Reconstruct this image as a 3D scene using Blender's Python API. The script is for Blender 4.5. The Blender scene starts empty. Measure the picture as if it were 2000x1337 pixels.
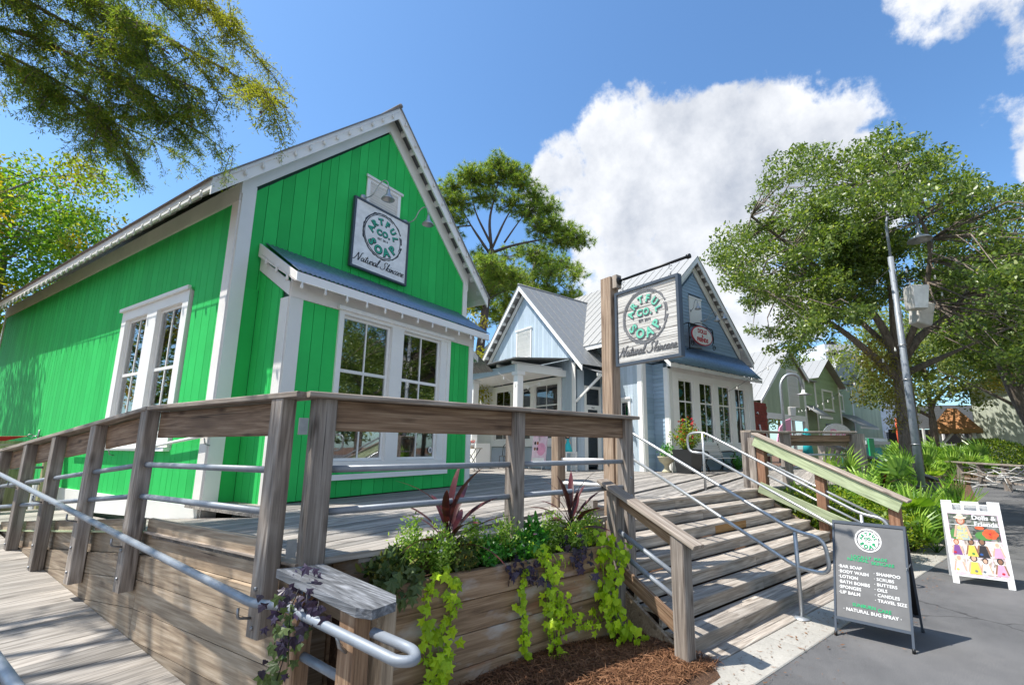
import bpy, math, random
import numpy as np
from mathutils import Matrix, Vector
random.seed(7); np.random.seed(7); rng = np.random.default_rng(7)
sc = bpy.context.scene; col = sc.collection
R = math.radians
# ---------------------------------------------------------------- camera
EYE = Vector((0, 0, 1.85))
cam = bpy.data.cameras.new('camera'); camo = bpy.data.objects.new('camera', cam); col.objects.link(camo)
yaw, pit, rol = R(59.245), R(10.378), R(-0.192)
fw = Vector((math.sin(yaw)*math.cos(pit), math.cos(yaw)*math.cos(pit), math.sin(pit)))
rt = Vector((math.cos(yaw), -math.sin(yaw), 0)); dn = -rt.cross(fw)
r2 = rt*math.cos(rol)+dn*math.sin(rol); d2 = -rt*math.sin(rol)+dn*math.cos(rol)
m3 = Matrix((r2, -d2, -fw)).transposed()
camo.matrix_world = Matrix.Translation(EYE) @ m3.to_4x4()
cam.sensor_width = 36; cam.lens = 911.17/2000*36
cam.shift_x = (1000-1076.07)/2000; cam.shift_y = (707.04-668.5)/2000
cam.clip_start = 0.05; cam.clip_end = 3000
sc.camera = camo
# ---------------------------------------------------------------- world, sun
SUN_AZ, SUN_EL = 131.0, 60.5          # direction towards the sun, degrees ccw from +x
world = bpy.data.worlds.new('World'); sc.world = world; world.use_nodes = True
wn = world.node_tree.nodes; wl = world.node_tree.links; wn.clear()
def N(t, **k):
    n = wn.new(t)
    for a, b in k.items(): setattr(n, a, b)
    return n
out = N('ShaderNodeOutputWorld'); bg = N('ShaderNodeBackground'); bg.inputs['Strength'].default_value = 0.15
sky = N('ShaderNodeTexSky', sky_type='NISHITA', sun_disc=False)
sky.sun_elevation = R(SUN_EL); sky.sun_rotation = R(90-SUN_AZ); sky.air_density = 1.0; sky.dust_density = 0.8; sky.ozone_density = 2.2
tc = N('ShaderNodeTexCoord'); norm = N('ShaderNodeVectorMath', operation='NORMALIZE'); wl.new(tc.outputs['Generated'], norm.inputs[0])
def M2(op, a, b=None, clamp=False):
    n = N('ShaderNodeMath', operation=op); n.use_clamp = clamp
    for i, x in enumerate((a, b)):
        if x is None: continue
        if isinstance(x, (int, float)): n.inputs[i].default_value = x
        else: wl.new(x, n.inputs[i])
    return n.outputs[0]
def pixdir(x, y):
    d = r2*((x-1076.07)/911.17)+d2*((y-707.04)/911.17)+fw
    return d.normalized()
def wnoise(scale, detail, rough, off=(0, 0, 0), sq=1.0):
    mp = N('ShaderNodeMapping'); wl.new(norm.outputs[0], mp.inputs[0]); mp.inputs['Scale'].default_value = (1, 1, sq); mp.inputs['Location'].default_value = off
    n = N('ShaderNodeTexNoise'); n.inputs['Scale'].default_value = scale; n.inputs['Detail'].default_value = detail; n.inputs['Roughness'].default_value = rough
    wl.new(mp.outputs[0], n.inputs['Vector']); return n.outputs['Fac']
# cumulus built of soft lobes (direction, angular radius in degrees), broken up by noise
lobes = [(1500, 250, 4.2), (1560, 275, 4.6), (1440, 270, 4.2), (1255, 255, 3.8), (1215, 290, 5), (1330, 310, 6), (1130, 345, 3.6), (1450, 350, 7.5), (1240, 390, 6.5), (1630, 285, 5), (1690, 270, 2.6),
         (1560, 390, 6.5), (1180, 450, 3.4), (1330, 440, 5.5), (1230, 510, 3.6), (1170, 535, 3.0), (1085, 375, 2.2), (1140, 420, 3.2), (1200, 350, 5), (1400, 300, 6), (1300, 380, 6), (1160, 500, 3.4), (1330, 500, 5), (1660, 370, 5.5), (1470, 660, 3.4), (1440, 690, 2.6), (1560, 600, 4.5), (1270, 560, 4), (1400, 520, 4),
         (2030, 110, 2.6), (2010, 175, 2.0), (1850, 0, 1.6), (1950, -10, 2.0), (2110, 90, 4), (2350, 300, 9), (2550, 100, 9)]
acc = None
for x, y, rad in lobes:
    d = pixdir(x, y); dp = N('ShaderNodeVectorMath', operation='DOT_PRODUCT'); wl.new(norm.outputs[0], dp.inputs[0]); dp.inputs[1].default_value = d
    c = math.cos(R(rad)); v = M2('MULTIPLY', M2('SUBTRACT', dp.outputs['Value'], c), 210.0)      # 0 at the radius, rising inwards
    acc = v if acc is None else M2('MAXIMUM', acc, v)
n1 = wnoise(5.5, 10, 0.62); n2 = wnoise(22, 8, 0.6, (3, 1, 2)); n3 = wnoise(2.2, 6, 0.55, (7, 2, 5), 1.7)
dens = M2('ADD', M2('ADD', M2('MULTIPLY', M2('MAXIMUM', acc, -3.0), 1.0), 0.22), M2('MULTIPLY', M2('SUBTRACT', n1, 0.5), 2.9))
dens = M2('ADD', dens, M2('MULTIPLY', M2('SUBTRACT', n2, 0.5), 1.1))
# unseen sky behind the camera: extra cumulus added to brighten the shaded fronts
bk = N('ShaderNodeVectorMath', operation='DOT_PRODUCT'); wl.new(norm.outputs[0], bk.inputs[0]); bk.inputs[1].default_value = (-fw.x, -fw.y, 0)
behind = M2('MULTIPLY', M2('SUBTRACT', bk.outputs['Value'], 0.05), 2.0, True)
far = M2('ADD', M2('MULTIPLY', M2('SUBTRACT', n3, 0.455), 9.0), M2('MULTIPLY', M2('SUBTRACT', n2, 0.5), 2.0))
far = M2('SUBTRACT', M2('MULTIPLY', far, behind), M2('MULTIPLY', M2('SUBTRACT', 1.0, behind), 2.0))
tot = M2('MAXIMUM', dens, far)
mask = N('ShaderNodeMapRange'); mask.interpolation_type = 'SMOOTHSTEP'; wl.new(tot, mask.inputs['Value']); mask.inputs['From Min'].default_value = -0.05; mask.inputs['From Max'].default_value = 0.42
n4 = wnoise(7.0, 8, 0.6, (1.3, 4, .2))
sh = M2('ADD', M2('MULTIPLY', M2('MINIMUM', M2('MAXIMUM', dens, 0.0), 2.2), 0.22), M2('MULTIPLY', M2('SUBTRACT', n4, 0.47), 2.3), False)
cr = N('ShaderNodeValToRGB'); wl.new(sh, cr.inputs[0])
cr.color_ramp.elements[0].position = 0.0; cr.color_ramp.elements[0].color = (3.45, 3.52, 3.65, 1)
cr.color_ramp.elements[1].position = 0.85; cr.color_ramp.elements[1].color = (1.75, 1.92, 2.25, 1)
sz = N('ShaderNodeSeparateXYZ'); wl.new(norm.outputs[0], sz.inputs[0])
up = N('ShaderNodeMapRange'); wl.new(sz.outputs[2], up.inputs['Value']); up.inputs['From Min'].default_value = 0.0; up.inputs['From Max'].default_value = 0.08
mk_ = M2('MULTIPLY', mask.outputs[0], M2('ADD', M2('MULTIPLY', up.outputs[0], 0.6), 0.37))
tint = N('ShaderNodeMix', data_type='RGBA', blend_type='MULTIPLY'); tint.inputs['Factor'].default_value = 1.0
wl.new(sky.outputs[0], tint.inputs['A']); tint.inputs['B'].default_value = (0.52, 0.70, 0.81, 1)
mx = N('ShaderNodeMix', data_type='RGBA'); wl.new(mk_, mx.inputs['Factor']); wl.new(tint.outputs['Result'], mx.inputs['A']); wl.new(cr.outputs[0], mx.inputs['B'])
wl.new(mx.outputs['Result'], bg.inputs['Color']); wl.new(bg.outputs[0], out.inputs['Surface'])
sl = bpy.data.lights.new('sun', 'SUN'); sl.energy = 3.7; sl.angle = R(0.5); sl.color = (1, 0.95, 0.86)
so = bpy.data.objects.new('sun', sl); col.objects.link(so)
sd = Vector((math.cos(R(SUN_AZ))*math.cos(R(SUN_EL)), math.sin(R(SUN_AZ))*math.cos(R(SUN_EL)), math.sin(R(SUN_EL))))
so.rotation_euler = sd.to_track_quat('Z', 'Y').to_euler()
sc.view_settings.view_transform = 'Standard'; sc.view_settings.look = 'None'; sc.view_settings.exposure = 1.0; sc.view_settings.gamma = 1
# ---------------------------------------------------------------- materials
def _col(c): return (c[0], c[1], c[2], 1)
class Mat:
    def __init__(s, name, rough=0.7, metal=0.0):
        s.m = bpy.data.materials.new(name); s.m.use_nodes = True; s.n = s.m.node_tree.nodes; s.l = s.m.node_tree.links
        s.b = s.n['Principled BSDF']; s.b.inputs['Roughness'].default_value = rough; s.b.inputs['Metallic'].default_value = metal
        s.tc = s.n.new('ShaderNodeTexCoord'); s.oi = None
    def coord(s, scale=(1, 1, 1), obj=True, rnd=True):
        mp = s.n.new('ShaderNodeMapping'); mp.inputs['Scale'].default_value = scale
        if rnd:
            oi = s.n.new('ShaderNodeObjectInfo'); a = s.n.new('ShaderNodeVectorMath'); a.operation = 'ADD'
            mu = s.n.new('ShaderNodeVectorMath'); mu.operation = 'SCALE'; mu.inputs[0].default_value = (13, 31, 57); s.l.new(oi.outputs['Random'], mu.inputs['Scale'])
            s.l.new(s.tc.outputs['Object' if obj else 'Generated'], a.inputs[0]); s.l.new(mu.outputs[0], a.inputs[1]); s.l.new(a.outputs[0], mp.inputs[0])
        else: s.l.new(s.tc.outputs['Object' if obj else 'Generated'], mp.inputs[0])
        return mp.outputs[0]
    def noise(s, vec, scale=5, detail=5, rough=0.55, dist=0.0):
        n = s.n.new('ShaderNodeTexNoise'); n.inputs['Scale'].default_value = scale; n.inputs['Detail'].default_value = detail; n.inputs['Roughness'].default_value = rough; n.inputs['Distortion'].default_value = dist
        s.l.new(vec, n.inputs['Vector']); return n.outputs['Fac']
    def ramp(s, fac, stops):
        r = s.n.new('ShaderNodeValToRGB'); s.l.new(fac, r.inputs[0]); e = r.color_ramp.elements
        while len(e) < len(stops): e.new(0.5)
        for i, (p, c) in enumerate(stops): e[i].position = p; e[i].color = _col(c)
        return r.outputs[0]
    def math(s, op, a, b=0.0, clamp=False):
        n = s.n.new('ShaderNodeMath'); n.operation = op; n.use_clamp = clamp
        for i, x in enumerate((a, b)):
            if isinstance(x, (int, float)): n.inputs[i].default_value = x
            else: s.l.new(x, n.inputs[i])
        return n.outputs[0]
    def mix(s, fac, a, b, mode='MIX'):
        n = s.n.new('ShaderNodeMix'); n.data_type = 'RGBA'; n.blend_type = mode
        for k, x in (('Factor', fac), ('A', a), ('B', b)):
            if isinstance(x, (int, float)): n.inputs[k].default_value = x
            elif isinstance(x, tuple): n.inputs[k].default_value = _col(x)
            else: s.l.new(x, n.inputs[k])
        return n.outputs['Result']
    def color(s, x):
        if isinstance(x, tuple): s.b.inputs['Base Color'].default_value = _col(x)
        else: s.l.new(x, s.b.inputs['Base Color'])
    def bump(s, h, st=0.3, d=0.01):
        b = s.n.new('ShaderNodeBump'); b.inputs['Strength'].default_value = st; b.inputs['Distance'].default_value = d; s.l.new(h, b.inputs['Height']); s.l.new(b.outputs[0], s.b.inputs['Normal'])
    def objrand(s): return s.n.new('ShaderNodeObjectInfo').outputs['Random']
def wood(name, dark, mid, light, rough=0.78, contrast=1.0, bump=0.5, tone=0.34):
    m = Mat(name, rough)
    g = m.noise(m.coord((1.3, 22, 22)), 1.0, 7, 0.62, 0.35)
    f = m.noise(m.coord((2.5, 75, 75)), 1.0, 4, 0.65)
    bl = m.noise(m.coord((1.6, 3.2, 3.2)), 1.0, 4, 0.5, 1.0)
    # flat-sawn growth lines: contours of a stretched noise
    cn = m.noise(m.coord((0.35, 4.2, 4.2)), 1.0, 2, 0.4); wv = m.math('SINE', m.math('MULTIPLY', cn, 95.0))
    k = m.math('ADD', m.math('MULTIPLY', g, 0.50), m.math('MULTIPLY', m.math('ADD', wv, 1.0), 0.045)); k = m.math('ADD', k, m.math('MULTIPLY', f, 0.42))
    c = m.ramp(k, [(0.33, dark), (0.51, mid), (0.70, light)])
    c = m.mix(m.math('MULTIPLY', m.math('SUBTRACT', bl, 0.45, True), 2.2, True), c, tuple(x*0.62 for x in mid))
    # long open checks and drip stains
    ck = m.noise(m.coord((1.1, 55, 55)), 1.0, 2, 0.5, 0.2)
    c = m.mix(m.math('MULTIPLY', m.math('SUBTRACT', ck, 0.665, True), 10.0, True), c, tuple(x*0.28 for x in dark))
    r = m.objrand(); c = m.mix(1.0, c, m.ramp(r, [(0, (1-tone, 1-tone, 1-tone)), (1, (1+tone*.4, 1+tone*.35, 1+tone*.3))]), 'MULTIPLY')
    # knots
    vo = m.n.new('ShaderNodeTexVoronoi'); m.l.new(m.coord((2.0, 6.5, 6.5)), vo.inputs['Vector']); vo.inputs['Scale'].default_value = 1.0
    kn = m.math('SUBTRACT', 1.15, m.math('MULTIPLY', vo.outputs['Distance'], 6.0), True)
    c = m.mix(m.math('MULTIPLY', kn, 0.8), c, (dark[0]*.45, dark[1]*.4, dark[2]*.35))
    m.color(c); m.bump(m.math('ADD', k, m.math('MULTIPLY', f, 0.4)), bump, 0.006); return m.m
def paint(name, c, var=0.12, rough=0.6, grain=0.15, dirt=0.25, dirtc=(0.12, 0.11, 0.09), spec=0.5):
    m = Mat(name, rough); m.b.inputs['Specular IOR Level'].default_value = spec
    a = m.noise(m.coord((1.2, 1.2, 1.2)), 1.3, 5, 0.6); b = m.noise(m.coord((2, 40, 40)), 1, 3, 0.5)
    k = m.ramp(a, [(0.3, tuple(x*(1-var) for x in c)), (0.7, tuple(min(1, x*(1+var)) for x in c))])
    d = m.noise(m.coord((3, 3, 9)), 1.1, 6, 0.7)
    k = m.mix(m.math('MULTIPLY', m.math('SUBTRACT', d, 0.58, True), dirt*6, True), k, dirtc)
    r = m.objrand(); k = m.mix(1.0, k, m.ramp(r, [(0, (0.86, 0.87, 0.86)), (1, (1.08, 1.06, 1.07))]), 'MULTIPLY')
    m.color(k); m.bump(m.math('ADD', b, a), grain, 0.004); return m.m
def plain(name, c, rough=0.6, metal=0.0, emit=None, st=1.0):
    m = Mat(name, rough, metal); a = m.noise(m.coord(), 6, 4, 0.6)
    m.color(m.ramp(a, [(0.3, tuple(x*0.86 for x in c)), (0.7, tuple(min(1, x*1.1) for x in c))]))
    if emit: m.b.inputs['Emission Color'].default_value = _col(emit); m.b.inputs['Emission Strength'].default_value = st
    return m.m
def metal(name, c, rough=0.45, met=0.6, spot=0.0, spotc=(0.18, 0.09, 0.04)):
    m = Mat(name, rough, met); a = m.noise(m.coord(), 9, 6, 0.65); k = m.ramp(a, [(0.3, tuple(x*0.75 for x in c)), (0.7, c)])
    if spot:
        b = m.noise(m.coord(), 3.1, 8, 0.75); k = m.mix(m.math('MULTIPLY', m.math('SUBTRACT', b, 0.66-spot*.1, True), 14, True), k, spotc)
    m.color(k); m.l.new(m.ramp(a, [(0.3, (rough+.15,)*3), (0.7, (rough-.08,)*3)]), m.b.inputs['Roughness']); m.bump(a, 0.12, 0.002); return m.m
def leafm(name, cols, trans=0.35, rough=0.45, spec=0.4, patch=None, ps=0.6, ovar=False):
    m = Mat(name, rough); at = m.n.new('ShaderNodeAttribute'); at.attribute_name = 'rnd'
    k = m.ramp(at.outputs['Fac'], [(i/(len(cols)-1), c) for i, c in enumerate(cols)])
    k = m.mix(1.0, k, m.ramp(m.objrand(), [(0, (0.62, 0.66, 0.6)), (0.5, (1, 1, 1)), (1, (1.25, 1.15, 1.2))]), 'MULTIPLY') if ovar else k
    if patch:
        p = m.noise(m.coord(rnd=False), ps, 3, 0.5); k = m.mix(m.math('MULTIPLY', m.math('SUBTRACT', p, 0.47, True), 6, True), k, patch)
    m.color(k); m.b.inputs['Specular IOR Level'].default_value = spec
    t = m.n.new('ShaderNodeBsdfTranslucent'); tcx = m.mix(1.0, k, (1.5, 1.5, 0.6), 'MULTIPLY'); m.l.new(tcx, t.inputs['Color'])
    x = m.n.new('ShaderNodeMixShader'); x.inputs[0].default_value = trans; m.l.new(m.b.outputs[0], x.inputs[1]); m.l.new(t.outputs[0], x.inputs[2])
    m.l.new(x.outputs[0], m.n['Material Output'].inputs['Surface']); return m.m
def glassm(name, tint=(0.75, 0.78, 0.8), refl=0.16, fk=0.8):
    m = Mat(name, 0.02); m.n.remove(m.b)
    g = m.n.new('ShaderNodeBsdfGlossy'); g.inputs['Roughness'].default_value = 0.02; g.inputs['Color'].default_value = (1, 1, 1, 1)
    t = m.n.new('ShaderNodeBsdfTransparent'); t.inputs['Color'].default_value = _col(tint)
    fr = m.n.new('ShaderNodeLayerWeight'); fr.inputs['Blend'].default_value = 0.35
    mm = m.math('ADD', m.math('MULTIPLY', fr.outputs['Fresnel'], fk), refl, True)
    nz = m.noise(m.coord(), 1.5, 2, 0.5); bp = m.n.new('ShaderNodeBump'); bp.inputs['Strength'].default_value = 0.04; bp.inputs['Distance'].default_value = 0.02; m.l.new(nz, bp.inputs['Height']); m.l.new(bp.outputs[0], g.inputs['Normal'])
    x = m.n.new('ShaderNodeMixShader'); m.l.new(mm, x.inputs[0]); m.l.new(t.outputs[0], x.inputs[1]); m.l.new(g.outputs[0], x.inputs[2]); m.l.new(x.outputs[0], m.n['Material Output'].inputs['Surface']); return m.m
MT = dict(
 post=wood('weathered_post', (0.10, 0.078, 0.064), (0.33, 0.282, 0.245), (0.55, 0.50, 0.455)),
 brown=wood('brown_board', (0.09, 0.045, 0.024), (0.31, 0.195, 0.12), (0.56, 0.41, 0.28)),
 cap=wood('grey_cap', (0.13, 0.10, 0.08), (0.36, 0.30, 0.25), (0.58, 0.52, 0.455)),
 deck=wood('deck_board', (0.15, 0.135, 0.12), (0.33, 0.305, 0.28), (0.53, 0.50, 0.47), tone=0.38),
 wall=wood('retaining_plank', (0.16, 0.11, 0.075), (0.38, 0.295, 0.21), (0.60, 0.50, 0.39), bump=0.35),
 stair=wood('stair_board', (0.15, 0.125, 0.105), (0.38, 0.335, 0.29), (0.63, 0.58, 0.525), tone=0.3),
 warm=wood('sign_post_wood', (0.14, 0.09, 0.06), (0.34, 0.245, 0.175), (0.54, 0.43, 0.33), bump=0.35),
 newp=wood('patch_board', (0.30, 0.14, 0.05), (0.48, 0.27, 0.10), (0.60, 0.38, 0.16)),
 greenw=wood('treated_green_board', (0.20, 0.24, 0.13), (0.40, 0.47, 0.29), (0.55, 0.62, 0.42), bump=0.3),
 redpost=wood('reddish_post', (0.13, 0.06, 0.035), (0.30, 0.155, 0.09), (0.44, 0.27, 0.18)),
 slab=wood('bluish_grey_slab', (0.02, 0.02, 0.023), (0.18, 0.19, 0.21), (0.50, 0.52, 0.57), bump=1.0),
 yellowp=wood('yellow_pale_board', (0.28, 0.26, 0.13), (0.46, 0.43, 0.24), (0.58, 0.55, 0.34)),
 green=paint('green_paint', (0.035, 0.53, 0.12), 0.08, 0.62, 0.2, 0.05, (0.01, 0.2, 0.05), 0.16),
 greenback=plain('green_groove', (0.002, 0.035, 0.008)),
 white=paint('white_paint', (0.86, 0.86, 0.84), 0.04, 0.5, 0.15, 0.08, (0.42, 0.39, 0.34)),
 whiteold=paint('weathered_white_paint', (0.76, 0.74, 0.71), 0.08, 0.65, 0.25, 0.25, (0.34, 0.29, 0.25)),
 blue=paint('pale_blue_paint', (0.45, 0.54, 0.62), 0.07, 0.55, 0.12, 0.08, (0.2, 0.28, 0.36)),
 bluedk=paint('blue_lap_paint', (0.28, 0.39, 0.50), 0.07, 0.5, 0.12, 0.08, (0.12, 0.2, 0.3)),
 blueback=plain('blue_groove', (0.07, 0.11, 0.15)),
 sage=paint('sage_green_paint', (0.41, 0.49, 0.34), 0.08, 0.6, 0.12, 0.15, (0.16, 0.2, 0.13)),
 sage2=paint('lap_green_paint', (0.34, 0.46, 0.27), 0.08, 0.6, 0.12, 0.1, (0.13, 0.2, 0.1)),
 sageback=plain('sage_groove', (0.10, 0.14, 0.09)),
 creamsage=paint('cream_sage_paint', (0.60, 0.66, 0.56), 0.05, 0.6, 0.1, 0.1), greyblue=paint('grey_blue_lap', (0.64, 0.69, 0.74), 0.06, 0.6, 0.1, 0.1),
 tin=metal('corrugated_blue_tin', (0.24, 0.34, 0.45), 0.38, 0.55),
 roof=metal('grey_roof_metal', (0.30, 0.31, 0.315), 0.5, 0.35, 0.25, (0.22, 0.2, 0.18)),
 rooflt=metal('pale_roof_metal', (0.36, 0.36, 0.355), 0.5, 0.25, 0.1, (0.4, 0.38, 0.36)),
 roofold=metal('old_roof_edge', (0.26, 0.24, 0.23), 0.6, 0.3, 0.4, (0.13, 0.10, 0.085)),
 pipe=metal('painted_grey_pipe', (0.27, 0.30, 0.345), 0.45, 0.15, 0.12, (0.12, 0.22, 0.32)),
 galv=metal('galvanized_pipe', (0.52, 0.54, 0.56), 0.38, 0.7, 0.1, (0.3, 0.28, 0.27)),
 bolt=metal('bolt_metal', (0.35, 0.36, 0.38), 0.4, 0.8, 0.5, (0.25, 0.12, 0.05)),
 black=plain('black_metal', (0.015, 0.015, 0.017), 0.4, 0.3),
 char=plain('charcoal_frame', (0.06, 0.075, 0.10), 0.45), slate=plain('slate_board', (0.155, 0.155, 0.158), 0.55),
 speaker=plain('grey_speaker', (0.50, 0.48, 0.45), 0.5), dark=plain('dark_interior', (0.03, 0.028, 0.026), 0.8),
 room=plain('room_wall', (0.16, 0.15, 0.14), 0.8), counter=wood('counter_wood', (0.34, 0.19, 0.08), (0.56, 0.35, 0.17), (0.68, 0.47, 0.26)),
 signwhite=plain('sign_white', (0.87, 0.87, 0.87), 0.4), ink=plain('black_ink', (0.02, 0.022, 0.03), 0.5), teal=plain('teal_letter', (0.03, 0.42, 0.27), 0.5),
 mint=plain('mint_letter', (0.16, 0.56, 0.40), 0.5), grn=plain('green_vinyl', (0.01, 0.42, 0.16), 0.5), vinyl=plain('white_vinyl', (0.78, 0.78, 0.78), 0.5),
 grey=plain('grey_stroke', (0.17, 0.17, 0.18), 0.6), red=plain('red_letter', (0.50, 0.02, 0.04), 0.5), pink=plain('pink_print', (0.80, 0.36, 0.52), 0.5), palepink=plain('pale_pink_print', (0.82, 0.62, 0.72), 0.5),
 cyan=plain('cyan_print', (0.02, 0.45, 0.50), 0.5), deepblue=plain('deep_blue_print', (0.03, 0.10, 0.34), 0.5), brick=None,
 skin=plain('skin_print', (0.70, 0.42, 0.30), 0.5), skin2=plain('brown_skin_print', (0.28, 0.14, 0.08), 0.5), hair=plain('auburn_print', (0.42, 0.13, 0.06), 0.5), blackp=plain('black_print', (0.03, 0.025, 0.03), 0.5), cream=plain('cream_print', (0.80, 0.74, 0.55), 0.5),
 orange=plain('orange_print', (0.78, 0.12, 0.04), 0.5), yel=plain('yellow_print', (0.75, 0.60, 0.10), 0.5), greenp=plain('green_print', (0.08, 0.25, 0.06), 0.5), greyp=plain('grey_print', (0.16, 0.17, 0.19), 0.5), sunp=plain('dress_print', (0.42, 0.50, 0.48), 0.5),
 glass=glassm('window_glass'), glassd=glassm('window_glass_far', (0.35, 0.37, 0.38), 0.07, 0.35), glassb=glassm('shop_glass', (0.8, 0.82, 0.84), 0.05, 0.25),
 neon=plain('neon_red', (0.8, 0.05, 0.02), 0.4, 0, (1, 0.08, 0.03), 4.0), bulb=plain('clear_bulb', (0.75, 0.74, 0.70), 0.15), lampglow=plain('lamp_glow', (1, 0.95, 0.85), 0.4, 0, (1, 0.95, 0.8), 6.0),
 fabricred=plain('red_fabric', (0.55, 0.02, 0.03), 0.7), urn=plain('cream_stone', (0.50, 0.46, 0.33), 0.85), pot=plain('black_pot', (0.02, 0.022, 0.025), 0.35), wire=plain('black_wire', (0.02, 0.02, 0.02), 0.6),
 shingle=paint('cedar_shingle', (0.42, 0.20, 0.08), 0.2, 0.8, 0.3, 0.3), plasticw=plain('white_plastic', (0.80, 0.80, 0.80), 0.35), driftw=plain('driftwood', (0.50, 0.49, 0.47), 0.8),
)
def barkm(name, a, b):
    m = Mat(name, 0.9); g = m.noise(m.coord((9, 9, 2.2), rnd=False), 1.6, 7, 0.7, 0.6); c = m.noise(m.coord(rnd=False), 1.1, 3, 0.5)
    k = m.ramp(g, [(0.35, a), (0.65, b)]); m.color(m.mix(m.math('MULTIPLY', m.math('SUBTRACT', c, 0.5, True), 2.0, True), k, (a[0]*.9, a[1]*1.1, a[2]*.8))); m.bump(g, 0.9, 0.04); return m.m
MT['bark'] = barkm('oak_bark', (0.09, 0.07, 0.055), (0.27, 0.22, 0.18)); MT['pinebark'] = barkm('pine_bark', (0.05, 0.04, 0.038), (0.15, 0.12, 0.11)); MT['cypbark'] = barkm('cypress_bark', (0.10, 0.07, 0.05), (0.24, 0.18, 0.14))
MT['oakleaf'] = leafm('oak_leaf', [(0.04, 0.08, 0.015), (0.105, 0.165, 0.026), (0.19, 0.27, 0.045), (0.38, 0.42, 0.15)], 0.42, 0.38, 0.6)
MT['mossleaf'] = leafm('mossy_leaf', [(0.07, 0.11, 0.02), (0.16, 0.21, 0.05), (0.26, 0.31, 0.11), (0.34, 0.38, 0.18)], 0.45, 0.5, 0.4, (0.36, 0.27, 0.05), 0.12)
MT['lightleaf'] = leafm('light_leaf', [(0.05, 0.14, 0.02), (0.12, 0.27, 0.03), (0.22, 0.38, 0.04), (0.36, 0.42, 0.06)], 0.5, 0.5, 0.4, (0.42, 0.26, 0.02), 0.22)
MT['cypleaf'] = leafm('cypress_leaf', [(0.05, 0.09, 0.02), (0.11, 0.17, 0.03), (0.20, 0.26, 0.045), (0.28, 0.23, 0.05)], 0.6, 0.55, 0.3, (0.24, 0.25, 0.03), 0.5)
MT['pineleaf'] = leafm('pine_needle', [(0.07, 0.14, 0.02), (0.16, 0.27, 0.035), (0.27, 0.38, 0.06), (0.42, 0.42, 0.10)], 0.45, 0.45, 0.5)
MT['shrub'] = leafm('shrub_leaf', [(0.03, 0.08, 0.01), (0.10, 0.20, 0.02), (0.24, 0.34, 0.03), (0.46, 0.50, 0.05)], 0.4, 0.4, 0.5)
MT['palm'] = leafm('palm_leaf', [(0.08, 0.20, 0.02), (0.19, 0.36, 0.04), (0.34, 0.52, 0.08)], 0.35, 0.38, 0.5, ovar=True)
MT['lime'] = leafm('lime_leaf', [(0.26, 0.46, 0.015), (0.42, 0.62, 0.02), (0.58, 0.74, 0.04)], 0.35, 0.45, 0.4, ovar=True)
MT['purple'] = leafm('purple_leaf', [(0.012, 0.010, 0.022), (0.035, 0.022, 0.05), (0.06, 0.035, 0.075)], 0.15, 0.4, 0.5, ovar=True)
MT['olive'] = leafm('olive_leaf', [(0.035, 0.075, 0.022), (0.08, 0.13, 0.04), (0.22, 0.22, 0.05)], 0.25, 0.45, 0.4, ovar=True)
MT['herb'] = leafm('herb_leaf', [(0.09, 0.20, 0.03), (0.20, 0.36, 0.05), (0.32, 0.48, 0.08), (0.42, 0.54, 0.16)], 0.4, 0.5, 0.3)
MT['basil'] = leafm('bright_green_leaf', [(0.03, 0.14, 0.02), (0.06, 0.26, 0.03), (0.12, 0.36, 0.05)], 0.35, 0.4, 0.5)
MT['cord'] = leafm('burgundy_leaf', [(0.035, 0.008, 0.010), (0.075, 0.015, 0.02), (0.15, 0.035, 0.035)], 0.2, 0.35, 0.5)
MT['petal'] = leafm('white_petal', [(0.7, 0.7, 0.62), (0.8, 0.8, 0.78)], 0.3); MT['redpetal'] = leafm('red_petal', [(0.4, 0.01, 0.02), (0.6, 0.03, 0.05)], 0.3); MT['yelpetal'] = leafm('yellow_petal', [(0.7, 0.42, 0.02), (0.8, 0.55, 0.03)], 0.3); MT['pinkpetal'] = leafm('pink_petal', [(0.75, 0.25, 0.4), (0.8, 0.5, 0.6)], 0.3); MT['vio'] = leafm('violet_petal', [(0.3, 0.12, 0.42), (0.45, 0.2, 0.5)], 0.3)
MT['needle'] = leafm('pine_straw', [(0.08, 0.035, 0.02), (0.17, 0.08, 0.04), (0.29, 0.155, 0.085)], 0.05, 0.8, 0.2)
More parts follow.
